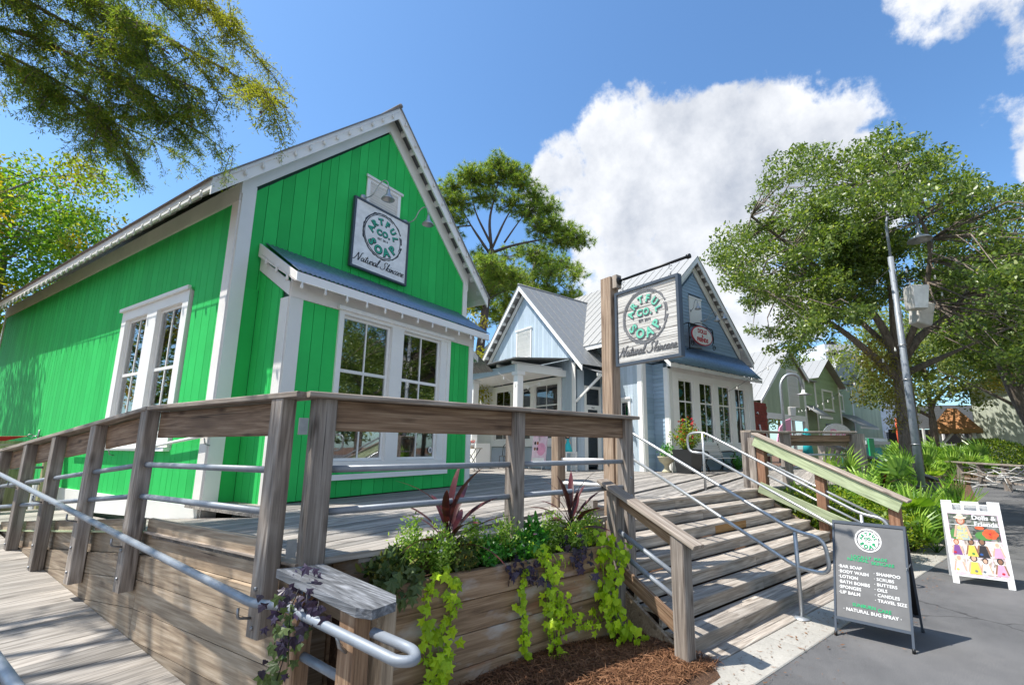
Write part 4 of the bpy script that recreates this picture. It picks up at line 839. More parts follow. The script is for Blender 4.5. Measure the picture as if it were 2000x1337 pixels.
for k, s in enumerate(('SUN 11:00-8:00', 'MON 10:00-8:00', 'TUE 10:00-8:00', 'WED 10:00-8:00', 'THU 10:00-8:00', 'FRI 10:00-8:00', 'SAT 10:00-8:00')): text('lettering', 'vinyl', nb, NB, 0, 3.0-k*.057, s, .042, 0, .02)
ns = thing('neon_open_sign', 'glowing red open sign low in the right bay window', 'sign', Matrix.Translation((6.38, 6.54, 2.35))); text('lettering', 'neon', ns, Matrix.Translation((6.36, 6.56, 0)), 0, 2.40, 'OPEN', .15, .25, 0.01)
rst = thing('round_sticker', 'small round white sticker low on the right bay window pane', 'sticker', Matrix.Translation((6.5, 6.51, 1.78))); disc('disc', 'vinyl', rst, Matrix.Translation((0, 6.505, 0)), 6.50, 1.80, .045, .055); disc('emblem', 'greyp', rst, Matrix.Translation((0, 6.503, 0)), 6.50, 1.80, .028, .034)
louver(gs, GF, 5.30-3.18, 6.12-3.18, 5.9, 7.04)
# wall sign
SW = Matrix.Translation((5.68, 7.30, 5.78)); sg = thing('wall_sign', 'square white hanging sign with green lettering high on the green gable', 'sign', SW)
SF = Matrix.Translation((5.68, 7.255, 5.79)); box('panel', 'signwhite', sg, SF, -.62, .62, 0, .035, -.65, .65)
joined('frame', 'char', sg, SF, [(-.665, .665, -.015, .045, .652, .69), (-.665, .665, -.015, .045, -.69, -.652), (-.665, -.622, -.015, .045, -.652, .652), (.622, .665, -.015, .045, -.652, .652)])
soap_logo(sg, SF, .02, .13, .46, 'teal', 'ink', -.001, .003); script('script_lettering', 'ink', sg, SF, 0, -.53, 'Natural Skincare', .15, w=.065)
gooseneck(GF @ Matrix.Translation((0, -.0, 0)), 5.24-3.18, 6.56, 'grey gooseneck lamp above the left corner of the white wall sign')
gooseneck(GF @ Matrix.Translation((0, -.0, 0)), 6.28-3.18, 6.50, 'grey gooseneck lamp above the right corner of the white wall sign')
bulbs([(2.70, 20.3, 5.37), (2.66, 13, 5.37), (2.64, 7.07, 5.37)], 'string of clear bulbs along the left eave of the green shop', .33)
bulbs([(2.72, 7.04, 5.50), (5.74, 7.04, 8.66)], 'string of clear bulbs up the left rake of the green gable', .33)
bulbs([(5.76, 7.04, 8.66), (8.76, 7.04, 5.50)], 'string of clear bulbs down the right rake of the green gable', .42)
bulbs([(3.5, 7.2, 4.72), (3.48, 6.2, 4.13), (7.8, 6.19, 4.13)], 'string of clear bulbs along the edge of the blue tin awning', .36)
# handrail on the green side wall
hw = thing('wall_handrail', 'white pipe handrail fixed low along the green side wall', 'handrail', Matrix.Translation((3.1, 8, 1.8)))
tube('pipe', 'white', hw, G, [(3.10, 6.6, 2.06), (3.10, 9.2, 1.82), (3.10, 12.6, 1.80)], .022, 10, .1)
for y in (7.3, 9.0, 10.6, 12.2): tube('bracket', 'bolt', hw, G, [(3.10, y, 2.0-.09*(min(y, 9.2)-6.9)), (3.12, y, 1.92-.09*(min(y, 9.2)-6.9)), (3.178, y, 1.90-.09*(min(y, 9.2)-6.9))], .008, 6)
# side awning and porch of the green shop, on its right
tin('porch_roof', 'tin', gs, G, (8.31, 8.2, 5.0), (8.31, 13.0, 5.0), (9.6, 8.0, 4.28), (9.6, 13.0, 4.28), 50, .011)
tin('porch_roof', 'rooflt', gs, G, (9.55, 8.0, 4.33), (9.55, 10.5, 4.33), (10.3, 8.0, 3.95), (10.3, 10.5, 3.95), 26, .011)
box('porch_fascia', 'white', gs, G, 9.56, 9.60, 7.99, 13.0, 4.10, 4.26); prism('porch_side', 'whiteold', gs, G, [(8.31, 4.78), (9.56, 4.1), (9.56, 4.26), (8.31, 4.97)], 7.97, 8.0)
beam('brace', 'greenw', gs, G, (8.31, 8.1, 3.7), (9.4, 8.1, 4.15), .09, .09)
# ---------------------------------------------------------------- blue shop, main gable
BMo = W(12.46, 9.95); BM = rotz(-19, BMo); BMW = 6.78; BX = BMW/2; SB = .956
bs = thing('blue_shop', 'pale blue gabled shop with dark blue lap siding and wide white framed windows', 'shop', BM)
prism('wall', 'blueback', bs, BM, [(0, D0-1), (.6, D0-1), (.6, 4.6), (BMW, 4.6), (BMW, 5.7), (BX, 8.95), (0, 5.7)], .012, .1); box('wall', 'blueback', bs, BM, 6.45, BMW, .013, .1, 0, 4.599)
clipg = lambda z: (0.12, BMW-.12) if z < 5.6 else ((z-5.6)/SB+.12, BMW-.12-(z-5.6)/SB)
lap(bs, BM, 'bluedk', .16, BMW-.12, 4.75, 8.95, .135, clip=clipg, holes=((3.02, 3.88, 6.6, 7.75),))
lap(bs, BM, 'bluedk', .20, .62, D0+.02, 4.7, .135)
box('corner_trim', 'white', bs, BM, 0, .18, -.03, .011, D0, 5.6); box('corner_trim', 'white', bs, BM, BMW-.14, BMW, -.03, .011, D0-1, 5.6)
slopeboard('frieze_board', 'white', bs, BM, 0, 5.99, BX, 9.23, .36, -.033, .01); slopeboard('frieze_board', 'white', bs, BM, BX, 9.23, BMW, 5.99, .36, -.033, .01)
v_ = joined('vent', 'white', bs, BM, [(3.04, 3.86, -.04, .0, 6.62, 7.72)]); joined('head_trim', 'white', v_, BM, [(3.0, 3.9, -.06, -.041, 7.70, 7.76)])
ZB = 9.42; XB = 4.08; zeb = ZB-SB*XB
roofside(bs, BM, BX, ZB, BX-XB, zeb, -.30, 12, 'rooflt', .42, True); roofside(bs, BM, BX, ZB, BX+XB, zeb, -.30, 12, 'rooflt', .42, True)
for sx in (-1, 1):
    slopeboard('rake_fascia', 'white', bs, BM, *((BX-XB+.03, zeb, BX, ZB-.03) if sx < 0 else (BX, ZB-.03, BX+XB-.03, zeb)), .24, -.28, -.245)
    for k in range(14):
        xx = .3+k*.28; x = BX+sx*xx; z = ZB-SB*xx; slopeboard('lookout', 'white', bs, BM, x-.025, z-.07+sx*.025*SB, x+.025, z-.07-sx*.025*SB, .09, -.243, -.035)
    box('eave_fascia', 'white', bs, BM, *((BX-XB+.03, BX-XB+.06) if sx < 0 else (BX+XB-.06, BX+XB-.03)), -.243, 12, zeb-.16, zeb-.01)
slopeboard('soffit', 'white', bs, BM, BX-XB+.06, zeb-.02, BX-3.4, ZB-SB*3.4-.03, .02, -.24, 12); slopeboard('soffit', 'white', bs, BM, BX+3.4, ZB-SB*3.4-.03, BX+XB-.06, zeb-.02, .02, -.24, 12)
# left wall of the main house (faces -u)
BLm = rotz(-109, W(12.46, 9.95+12)); siding(bs, BLm, 'blue', 9.9, 11.82, D0, lambda x: 5.55, (.12, .14), holes=((11.02-.1, 11.5-.05, D0, 3.55),), rs=2); box('wall', 'blueback', bs, BLm, 0, 10.95, .022, .1, D0, 5.7); box('wall', 'blueback', bs, BLm, 11.45, 11.98, .022, .1, D0, 5.7); box('wall', 'blueback', bs, BLm, 10.95, 11.45, .022, .1, 3.5, 5.7)
box('corner_trim', 'white', bs, BLm, 11.82, 12, -.03, .02, D0, 5.6)
box('wall', 'bluedk', bs, BM, BMW-.1, BMW, .1, 12, 0, 5.7)
window(bs, BLm, 10.90, 11.48, D0+.02, 3.55, [(11.0, 11.38)], cas=.10, rows=2, cols=1, crown=True, sill=False, glass='glassd')
# bay
BB = rotz(-19, W(13.06, 9.32)); BBW = 5.80; f = lambda a: a-13.06
cs = [(f(13.62), f(14.50)), (f(14.88), f(15.80)), (f(16.14), f(17.02)), (f(17.38), f(18.22))]
window(bs, BB, .20, BBW-.18, 1.80, 4.42, cs, cas=.22, rows=2, cols=2, rowz=[3.44], y=-.03, crown=False, sill=True, mw=.03, glass='glassb')
box('corner_trim', 'white', bs, BB, 0, .19, -.03, .04, D0-.4, 4.5); box('corner_trim', 'white', bs, BB, BBW-.17, BBW, -.03, .04, D0-.4, 4.5); box('head_board', 'whiteold', bs, BB, .19, BBW-.17, -.028, .04, 4.42, 4.6)
lap(bs, BB, 'bluedk', .2, BBW-.18, D0-.3, 1.73, .135, y=.02); box('wall', 'blueback', bs, BB, .1, BBW-.1, .035, .09, D0-.4, 1.8)
BBL = rotz(-109, W(13.06, 9.95)); lap(bs, BBL, 'bluedk', 0, .45, D0, 4.7, .135); box('corner_trim', 'white', bs, BBL, .45, .625, -.02, .01, D0, 4.55); box('wall', 'blueback', bs, BBL, 0.05, .6, .012, .06, D0, 4.7)
box('wall', 'bluedk', bs, BB, BBW-.06, BBW, .05, .62, D0-.4, 4.7)
tin('awning_roof', 'tin', bs, BM, (.35, -.005, 5.66), (BMW+.1, -.005, 5.66), (.30, -.98, 4.66), (BMW-.1, -.98, 4.66), 74, .012)
box('awning_fascia', 'whiteold', bs, BM, .32, BMW-.12, -.965, -.94, 4.50, 4.63)
prism('awning_side', 'white', bs, BM, [(-.94, 4.5), (0, 5.42), (0, 5.62), (-.94, 4.63)], .32, .35, 'x')
for k in range(16): xx = .42+k*.405; prism('rafter_tail', 'white', bs, BM, [(-.935, 4.5), (-.72, 4.55), (-.72, 4.8), (-.935, 4.61)], xx, xx+.05, 'x')
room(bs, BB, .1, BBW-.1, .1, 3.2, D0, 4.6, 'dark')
# goods inside: blue louvred screens, teal panel, red
for i, (a, b, mt, z0, z1) in enumerate(((1.95, 2.75, 'deepblue', 1.2, 3.3), (3.35, 3.75, 'cyan', 1.2, 3.35), (3.75, 4.0, 'deepblue', 1.2, 3.3), (4.35, 5.2, 'deepblue', 1.2, 3.3))):
    if mt == 'cyan': box('display_panel', mt, bs, BB, a, b, .4, .43, z0, z1)
    else:
        for k in range(18): beam('display_slat', mt if k % 2 else 'cyan', bs, BB, (a, .45, z0+k*.118), (b, .45, z0+k*.118), .07, .012, up=(0, -.7, .7))
for i, (a, z, mt, r) in enumerate(((.95, 3.75, 'red', .14), (1.2, 3.8, 'cyan', .17), (2.2, 3.75, 'cream', .16), (3.4, 3.75, 'cyan', .16), (4.6, 3.2, 'red', .1), (1.0, 2.6, 'orange', .16), (4.0, 1.9, 'cream', .15), (.8, 1.95, 'red', .12), (1.15, 1.95, 'pink', .12))):
    M = BB @ Matrix.Translation((a, .45, z)); lathe('display_bauble', mt, bs, M, [(0, -r), (r*.7, -r*.7), (r, 0), (r*.7, r*.7), (0, r)], 12)
# doll shop sign
DS = BM @ Matrix.Translation((2.42, -.02, 5.95)); ds = thing('oval_sign', 'oval white bracket sign with red lettering on the dark blue gable', 'sign', DS)
# the bracket stands out from the wall; the board hangs across the front
OF = rotz(-19, W(12.46, 9.95)) @ Matrix.Translation((3.35, -.30, 6.12))
tube('bracket_arm', 'black', ds, BM, [(2.50, -.04, 6.50), (2.50, -.30, 6.50), (4.1, -.30, 6.50), (4.16, -.30, 6.40), (4.16, -.30, 5.95)], .022, 8)
tube('bracket_arm', 'black', ds, BM, [(2.50, -.04, 5.50), (2.50, -.30, 5.52), (3.3, -.30, 5.62)], .022, 8); tube('bracket_arm', 'black', ds, BM, [(2.50, -.05, 5.45), (2.50, -.05, 6.55)], .03, 8); tube('bracket_arm', 'black', ds, BM, [(2.50, -.30, 5.48), (2.50, -.30, 6.52)], .022, 8)
tube('scroll', 'black', ds, BM, [(3.35+.86*math.cos(a), -.30, 6.12+.5*math.sin(a)) for a in [i*.3 for i in range(-2, 13)]], .015, 6)
tube('scroll', 'black', ds, BM, [(4.2+.12*math.cos(a)*(1-a/14), -.30, 5.75+.12*math.sin(a)*(1-a/14)) for a in [i*.5 for i in range(0, 20)]], .012, 6)
tube('scroll', 'black', ds, BM, [(2.7+.12*math.cos(a)*(1-a/14), -.30, 5.75+.12*math.sin(a)*(1-a/14)) for a in [i*.5 for i in range(0, 20)]], .012, 6)
disc('board', 'red', ds, OF, 0, 0, .72, .385, .0, .03); disc('board', 'signwhite', ds, OF, 0, 0, .67, .34, -.031, .004)
for s, z, k in (('DOLLS', .09, .215), ('&', -.06, .15), ('FRIENDS', -.24, .21)): text('lettering', 'red', ds, OF, 0, z, s, k, 0, .045, y=-.038, sp=.95)
gooseneck(BM, 3.10, 7.15, 'pale gooseneck lamp on the white vent of the blue gable', group='gooseneck lamps on the blue gable', s=1.0, flip=-1); gooseneck(BM, 3.80, 6.85, 'grey gooseneck lamp left over the oval sign', group='gooseneck lamps on the blue gable', flip=1, s=1.3); gooseneck(BM, 4.10, 6.95, 'grey gooseneck lamp right over the oval sign', group='gooseneck lamps on the blue gable', flip=1, s=1.6)
# ---------------------------------------------------------------- blue wing with its own gable (faces -u)
WGF = rotz(-109, W(11.2, 18.05)); WW = 6.16; WX = 3.08; SWg = 1.03
bw_ = thing('blue_wing', 'pale blue side wing with steep grey metal gable roof behind the porch', 'building', WGF)
prism('wall', 'blueback', bw_, WGF, [(0, 3.0), (0, 4.85), (WX, 8.03), (WW, 4.85), (WW, D0), (5.5, D0), (5.5, 4.5), (.3, 4.5), (.3, 3.0)], .022, .08)
siding(bw_, WGF, 'blue', .05, WW-.16, 4.5, lambda x: 7.98-SWg*abs(x-WX), (.125, .14), breaks=(WX,), rs=9); siding(bw_, WGF, 'blue', 5.45, WW-.16, D0, lambda x: 4.5, (.12, .14), rs=9)
box('corner_trim', 'white', bw_, WGF, WW-.16, WW, -.03, .02, D0, 4.85)
slopeboard('frieze_board', 'white', bw_, WGF, -.05, 5.05, WX, 8.28, .22, -.03, .02); slopeboard('frieze_board', 'white', bw_, WGF, WX, 8.28, WW+.05, 5.05, .22, -.03, .02)
ZW = 8.50; XW = 3.72; zew = ZW-SWg*XW
roofside(bw_, WGF, WX, ZW, WX-XW, zew, -.32, 6.5, 'rooflt', .45, True); roofside(bw_, WGF, WX, ZW, WX+XW, zew, -.32, 4.6, 'roof', .45, True)
for sx in (-1, 1):
    slopeboard('rake_fascia', 'white', bw_, WGF, *((WX-XW, zew-.02, WX, ZW-.03) if sx < 0 else (WX, ZW-.03, WX+XW, zew-.02)), .22, -.30, -.265)
    for k in range(11): xx = .3+k*.32; x = WX+sx*xx; z = ZW-SWg*xx; slopeboard('lookout', 'white', bw_, WGF, x-.025, z-.06+sx*.025*SWg, x+.025, z-.06-sx*.025*SWg, .09, -.263, -.03)
tube('ridge_cap', 'roof', bw_, WGF, [(WX, -.33, ZW+.01), (WX, 5, ZW+.01)], .04, 8)
louver(bw_, WGF, 2.60, 3.62, 5.15, 6.62)
window(bw_, WGF, .9, 5.42, 1.95, 4.42, [(1.1, 2.25), (2.5, 3.6), (3.85, 5.2)], cas=.2, rows=2, cols=2, rowz=[3.42], crown=False, glass='glassd', sill=True); box('wall', 'blue', bw_, WGF, .9, 5.45, 0, .05, D0, 1.88); box('wall', 'white', bw_, WGF, -2.0, .88, 0, .05, D0, 4.5)
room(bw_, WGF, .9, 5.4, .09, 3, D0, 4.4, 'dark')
# wing front wall with the door (faces -v)
WFr = rotz(-19, W(11.2, 11.89)); siding(bw_, WFr, 'blue', .0, .42, D0, lambda x: 4.6, (.12, .14), rs=4, y=.001); box('wall', 'blueback', bw_, WFr, 0.0, .42, .024, .08, D0, 4.8); box('wall', 'blueback', bw_, WFr, .42, 1.26, .024, .08, 4.05, 4.8)
dr = joined('door', 'white', bw_, WFr, [(.42, .52, -.02, .06, D0, 4.05), (1.18, 1.26, -.02, .06, D0, 4.05), (.52, 1.18, -.02, .06, 3.95, 4.05), (.52, 1.18, -.01, .05, 3.20, 3.36), (.52, .60, 0, .05, D0, 3.2), (1.1, 1.18, 0, .05, D0, 3.2)])
box('pane', 'glassd', dr, WFr, .60, 1.1, .02, .026, D0+.1, 3.2); box('pane', 'glassd', dr, WFr, .52, 1.18, .02, .026, 3.36, 3.95); text('lettering', 'ink', dr, WFr, .85, 3.24, 'H-4', .09, 0, .02, y=-.012)
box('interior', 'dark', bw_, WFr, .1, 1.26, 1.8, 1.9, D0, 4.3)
lathe('interior_lamp', 'lampglow', bw_, WFr @ Matrix.Translation((.85, 1.2, 3.72)), [(0, -.05), (.05, 0), (0, .05)], 10); lathe('interior_lamp', 'lampglow', bw_, WGF @ Matrix.Translation((4.6, .7, 4.0)), [(0, -.05), (.05, 0), (0, .05)], 10)
tin('door_awning', 'rooflt', bw_, WFr, (.1, .0, 4.75), (1.9, .0, 4.75), (.1, -1.0, 4.38), (1.9, -1.0, 4.38), 24, .012)
box('awning_fascia', 'white', bw_, WFr, .1, 1.9, -.98, -.95, 4.25, 4.36); beam('brace', 'white', bw_, WFr, (.02, .0, 3.45), (.35, -.9, 4.3), .07, .07)
# porch
po = thing('porch', 'white porch with square columns and pale ceiling in front of the blue wing', 'porch', P @ Matrix.Translation((9.05, 12.35, D0)))
for (u_, v_) in ((9.05, 12.4), (9.05, 15.2)):
    c_ = box('column', 'white', po, P, u_, u_+.24, v_, v_+.24, D0, 4.36, .01); box('capital', 'white', c_, P, u_-.04, u_+.28, v_-.04, v_+.28, 4.24, 4.36); box('base', 'white', c_, P, u_-.03, u_+.27, v_-.03, v_+.27, D0, D0+.18)
box('beam', 'white', po, P, 9.0, 11.2, 12.38, 12.5, 4.365, 4.60); box('beam', 'blue', po, P, 9.0, 9.12, 12.5, 18.5, 4.365, 4.60)
box('ceiling', 'white', po, P, 9.12, 11.17, 12.5, 18.0, 4.48, 4.5)
for k in range(7): box('rafter', 'white', po, P, 8.8+.1, 11.15, 12.52+k*.9, 12.56+k*.9, 4.605, 4.70)
prism('roof_sheet', 'roof', po, P, [(8.7, 4.72), (11.18, 5.0), (11.18, 5.02), (8.7, 4.74)], 12.1, 18.4)
for k in range(14): box('roof_seam', 'roof', po, P @ Matrix.Translation((0, 0, 0)), 8.7, 8.74, 12.2+k*.45, 12.22+k*.45, 4.741, 4.76)
bulbs([(8.0+i*.25*1.0, 12.0+.0*i, 4.15-.35*math.sin(math.pi*min(1, i/8))) for i in range(9)], 'white bulbs looping under the porch from the green shop', .5, P)
bulbs([tuple(W(9.2+.25*i, 14.0, 4.3-.45*math.sin(math.pi*i/8))) for i in range(9)], 'white bulb string sagging in front of the porch windows', .5)
# ================================================================ rails of the stairs
hr1 = thing('centre_handrail', 'galvanized double pipe handrail in the middle of the steps', 'handrail', W(5.69, 2.41, 0).to_3d() and P @ Matrix.Translation((5.69, 2.41, 0)), 'galvanized handrails on the steps')
def stair_handrail(t, u, far):
    sl_ = .5; top = lambda v: .93+(v-2.44)*sl_*.985; low = lambda v: .54+(v-2.44)*sl_*.985; r = .0215
    tube('pipe', 'galv', t, P, [(u, 2.44, .925), (u, 2.44, .0)], r+.001, 14); lathe('foot_plate', 'galv', t, P @ Matrix.Translation((u, 2.44, .022)), [(.0, .02), (.07, .016), (.085, .0)], 18)
    tube('pipe', 'galv', t, P, [(u, far, D0+.0), (u, far, top(far)-.0)], r+.001, 14)
    tube('pipe', 'galv', t, P, [(u, far, low(far)), (u, far+.32, low(far)+.02), (u, far+.34, top(far)-.03), (u, far, top(far)), (u, 2.44, top(2.44)), (u, 2.14, .895), (u, 2.10, .53), (u, 2.44, low(2.44)), (u, far, low(far))], r, 14, .13)
stair_handrail(hr1, 5.69, 4.92)
hr2 = thing('side_handrail', 'galvanized double pipe handrail nearer the right flank of the steps', 'handrail', P @ Matrix.Translation((7.9, 2.41, 0)), 'galvanized handrails on the steps'); stair_handrail(hr2, 7.9, 4.92)
rr_ = thing('right_stair_rail', 'right stair railing with wide grey cap and pale green boards', 'railing', P @ Matrix.Translation((9.1, 2.2, 0)))
zrr = lambda v: 2.09+(v-4.40)*.455
rrc = beam('cap_board', 'cap', rr_, P, (9.06, 4.50, zrr(4.50)), (9.06, 2.12, zrr(2.12)), .26, .04, ch=.012)
beam('rail_board', 'greenw', rr_, P, (8.98, 4.48, zrr(4.48)-.125), (8.98, 2.22, zrr(2.22)-.125), .04, .2, ch=.004)
beam('rail_board', 'greenw', rr_, P, (8.95, 4.42, 1.13), (8.95, 2.66, .47), .04, .2, ch=.004)
for v in (4.32, 3.30, 2.26): box('post', 'redpost', rr_, P, 9.02, 9.17, v, v+.15, 0, zrr(v)-.03, .008)
box('post', 'post', rr_, P, 9.02, 9.16, 4.49, 4.63, .9, 2.06, .008)
for z in (1.545, 1.30): tube('pipe', 'galv', rr_, P, [(9.08, 4.3, z+.04), (9.08, 2.3, z+.04-.93)], .022, 12)
dr_ = thing('deck_corner_rail', 'timber deck rail with pale top board to the right of the steps', 'railing', P @ Matrix.Translation((10.5, 4.4, D0)))
c0, c1, c2 = Vector((9.14, 4.72, 0)), Vector((10.45, 4.52, 0)), Vector((11.66, 3.58, 0)); Z = lambda p, z: (p.x, p.y, z)
beam('cap_board', 'cap', dr_, P, Z(c0, 2.19), Z(c1, 2.19), .24, .04, ch=.008); beam('cap_board', 'cap', dr_, P, Z(c1, 2.20), Z(c2, 2.20), .26, .04, ch=.008)
beam('rail_board', 'brown', dr_, P, Z(c1+Vector((.05, -.02, 0)), 2.07), Z(c2, 2.07), .04, .13); beam('rail_board', 'warm', dr_, P, Z(c1+Vector((.14, .06, 0)), 1.96), Z(c2+Vector((.02, .06, 0)), 1.96), .04, .09)
for p, w in ((c0, .15), (c1, .17), (c2, .21), (c2+Vector((.2, -.04, 0)), .16)): M = P @ Matrix.Translation((p.x, p.y, 0)) @ Matrix.Rotation(R(-38), 4, 'Z'); box('post', 'post', dr_, M, -w/2, w/2, -w/2, w/2, .5, 2.17, .008)
for z in (1.72, 1.45): tube('pipe', 'galv', dr_, P, [Z(c1, z), Z(c2, z)], .024, 10); tube('pipe', 'galv', dr_, P, [Z(c0, z), Z(c1, z)], .024, 10)
br_ = thing('far_deck_rail', 'second deck railing of posts and white pipes farther back by the plants', 'railing', P @ Matrix.Translation((14, 5, D0)))
for p in ((12.8, 4.6), (14.6, 5.0), (16.4, 5.5), (18.4, 5.9)): box('post', 'post', br_, P, p[0], p[0]+.15, p[1], p[1]+.15, .6, 2.0)
beam('cap_board', 'cap', br_, P, (12.7, 4.65, 2.02), (18.6, 6.0, 2.02), .2, .04)
for z in (1.35, 1.6): tube('pipe', 'white', br_, P, [(12.8, 4.65, z), (18.4, 5.95, z)], .024, 8)
# rail returning from the sign post
rt_ = thing('deck_return_rail', 'short light timber post with white pipes behind the sign post', 'railing', P @ Matrix.Translation((4.2, 4.7, D0)))
box('post', 'warm', rt_, P, 4.12, 4.26, 4.72, 4.86, D0-.05, 2.03, .008)
for z in (1.70, 1.40): tube('pipe', 'white', rt_, P, [(4.19, 4.75, z), (4.34, 4.0, z)], .022, 12)
box('kick_board', 'deck', rt_, P, 4.14, 4.22, 4.10, 4.70, D0, D0+.14)
# sign post and hanging carved sign
spt = thing('sign_post', 'tall light brown timber post with a black pipe arm', 'sign post', P @ Matrix.Translation((4.35, 3.98, 0)))
box('post', 'warm', spt, P, 4.28, 4.44, 3.88, 4.06, .2, 4.03, .01); box('brace_post', 'warm', spt, P, 4.28, 4.40, 3.72, 3.86, .2, 2.16, .008)
box('block', 'cap', spt, P, 4.31, 4.41, 3.80, 3.879, 3.87, 4.04, .006); lathe('flange', 'black', spt, P @ Matrix.Translation((4.36, 3.798, 3.96)) @ Matrix.Rotation(R(90), 4, 'X'), [(0, .02), (.035, .02), (.055, .0)], 14)
tube('arm', 'black', spt, P, [(4.36, 3.80, 3.96), (4.36, 2.76, 3.965)], .017, 12); lathe('end_cap', 'black', spt, P @ Matrix.Translation((4.36, 2.79, 3.965)) @ Matrix.Rotation(R(90), 4, 'X'), [(0, .04), (.028, .04), (.028, 0), (0, 0)], 14)
for z in (1.66, 1.36): bolt(spt, P, (4.279, 3.97, z), 'x', .017)
SG = rotz(-109, W(4.32, 3.36)) @ Matrix.Translation((0, 0, 3.315)); cs_ = thing('hanging_sign', 'square carved grey wooden sign with mint green lettering hanging from the post arm', 'sign', SG)
box('panel', 'blasted', cs_, SG, -.44, .44, 0, .035, -.44, .44)
joined('frame', 'char', cs_, SG, [(-.475, .475, -.018, .055, .441, .475), (-.475, .475, -.018, .055, -.475, -.441), (-.475, -.441, -.018, .055, -.441, .441), (.441, .475, -.018, .055, -.441, .441)])
soap_logo(cs_, SG, -.02, .085, .325, 'mint', 'grey', -.001, .006); script('script_lettering', 'grey', cs_, SG, -.0, -.36, 'Natural Skincare', .108, w=.08)
for x in (-.36, .36): tube('hanger', 'bolt', cs_, SG, [(x, .018, .475), (x, .018, .56)], .006, 6); tube('hook', 'bolt', cs_, SG, [(x+.02*math.cos(a), .018, .59+.03*math.sin(a)) for a in [i*.6 for i in range(11)]], .004, 6)
# ---------------------------------------------------------------- A-frame board in front of the steps
a0 = W(5.52, 2.04); a1 = W(5.59, 1.43); ap = (a0+a1)/2; aa = math.degrees(math.atan2(a1.y-a0.y, a1.x-a0.x)); AM = rotz(aa, ap)
af = thing('sandwich_board', 'dark grey A-frame board listing soap products, standing by the steps', 'sign', AM)
hw_ = .305; lean = math.atan2(.34, 1.08); FP = AM @ Matrix.Rotation(-lean, 4, 'X')      # front panel leans back
joined('frame', 'char', af, FP, [(-hw_-.02, hw_+.02, -.012, .012, 1.10, 1.13), (-hw_-.02, -hw_, -.012, .012, .0, 1.10), (hw_, hw_+.02, -.012, .012, .0, 1.10), (-hw_, hw_, -.012, .012, .155, .18)])
box('panel', 'slate', af, FP, -hw_+.001, hw_-.001, -.004, .004, .181, 1.099)
BP = AM @ Matrix.Translation((0, .70, 0)) @ Matrix.Rotation(lean, 4, 'X')
joined('back_frame', 'char', af, BP, [(-hw_-.02, hw_+.02, -.012, .012, 1.08, 1.12), (-hw_-.02, -hw_, -.012, .012, .0, 1.08), (hw_, hw_+.02, -.012, .012, .0, 1.08), (-hw_, hw_, -.012, .012, .155, .18)])
box('back_panel', 'black', af, BP, -hw_+.001, hw_-.001, -.004, .004, .181, 1.079); beam('stay', 'galv', af, AM, (hw_+.01, .16, .70), (hw_+.01, .52, .70), .006, .014)
for x in (-hw_-.01, hw_+.01): lathe('foot', 'black', af, AM @ Matrix.Translation((x, 0, 0)), [(0, 0), (.016, 0), (.014, .04), (0, .04)], 8); lathe('foot', 'black', af, AM @ Matrix.Translation((x, .70, 0)), [(0, 0), (.016, 0), (.014, .04), (0, .04)], 8)
TF = FP @ Matrix.Translation((0, -.005, 0)); disc('disc', 'vinyl', af, TF, 0, .955, .118, .118, y=-.0005, th=.001); soap_logo(af, TF, 0, .955, .10, 'grn', 'ink', -.002, .001)
def vt(x, z, s, k, mat='vinyl', al='L'): text('lettering', mat, af, TF, x, z, s, k, 0, .025, al, y=-.0016, ext=.0006, sp=1.05)
vt(0.0, .765, 'LOCALLY  MADE', .040, 'grn', 'C'); vt(-.06, .728, 'NATURAL      SKINCARE', .040, 'grn', 'C') if False else (vt(-.19, .733, 'NATURAL', .040, 'grn'), vt(.02, .722, 'SKINCARE', .040, 'grn'))
for i, s in enumerate(('BAR SOAP', 'BODY WASH', 'LOTION', 'BATH BOMBS', 'SPONGES', 'LIP BALM')): vt(-.275, .652-i*.050, '\u00b7'+s, .042)
for i, s in enumerate(('SHAMPOO', 'SCRUBS', 'BUTTERS', 'OILS', 'CANDLES', 'TRAVEL SIZE')): vt(.035, .625-i*.049, '\u00b7 '+s, .040)
vt(-.16, .302, 'SUNBURN', .042, 'grn'); vt(.055, .292, 'CARE', .042, 'grn'); vt(0, .250, '\u00b7 NATURAL BUG SPRAY \u00b7', .042, 'vinyl', 'C')
# ---------------------------------------------------------------- white plastic sign stand
b0 = W(8.875, 1.70); b1 = W(9.042, 1.06); bp = (b0+b1)/2; ba = math.degrees(math.atan2(b1.y-b0.y, b1.x-b0.x)); DM = rotz(ba, bp)
dd = thing('poster_stand', 'white plastic A-frame stand with a pink bordered doll shop poster, on the road', 'sign', DM); DP = DM @ Matrix.Rotation(-.21, 4, 'X'); h_ = .32
joined('shell', 'plasticw', dd, DP, [(-h_, h_, -.02, .02, .10, 1.0), (-h_, -h_+.12, -.02, .02, 1.0, 1.13), (h_-.13, h_, -.02, .02, 1.0, 1.13), (-.10, .10, -.015, .015, 1.09, 1.125), (-.10, -.07, -.015, .015, 1.0, 1.09), (.07, .10, -.015, .015, 1.0, 1.09), (-h_, -h_+.07, -.02, .02, 0, .10), (h_-.07, h_, -.02, .02, 0, .10)])
DB = DM @ Matrix.Translation((0, .52, 0)) @ Matrix.Rotation(.21, 4, 'X'); joined('back_shell', 'plasticw', dd, DB, [(-h_, h_, -.02, .02, .10, 1.08), (-h_, -h_+.07, -.02, .02, 0, .10), (h_-.07, h_, -.02, .02, 0, .10)])
po_ = box('poster', 'palepink', dd, DP, -.285, .285, -.024, -.0205, .125, .965)
DQ = DP @ Matrix.Translation((0, -.0245, 0)); lay = [0.0]
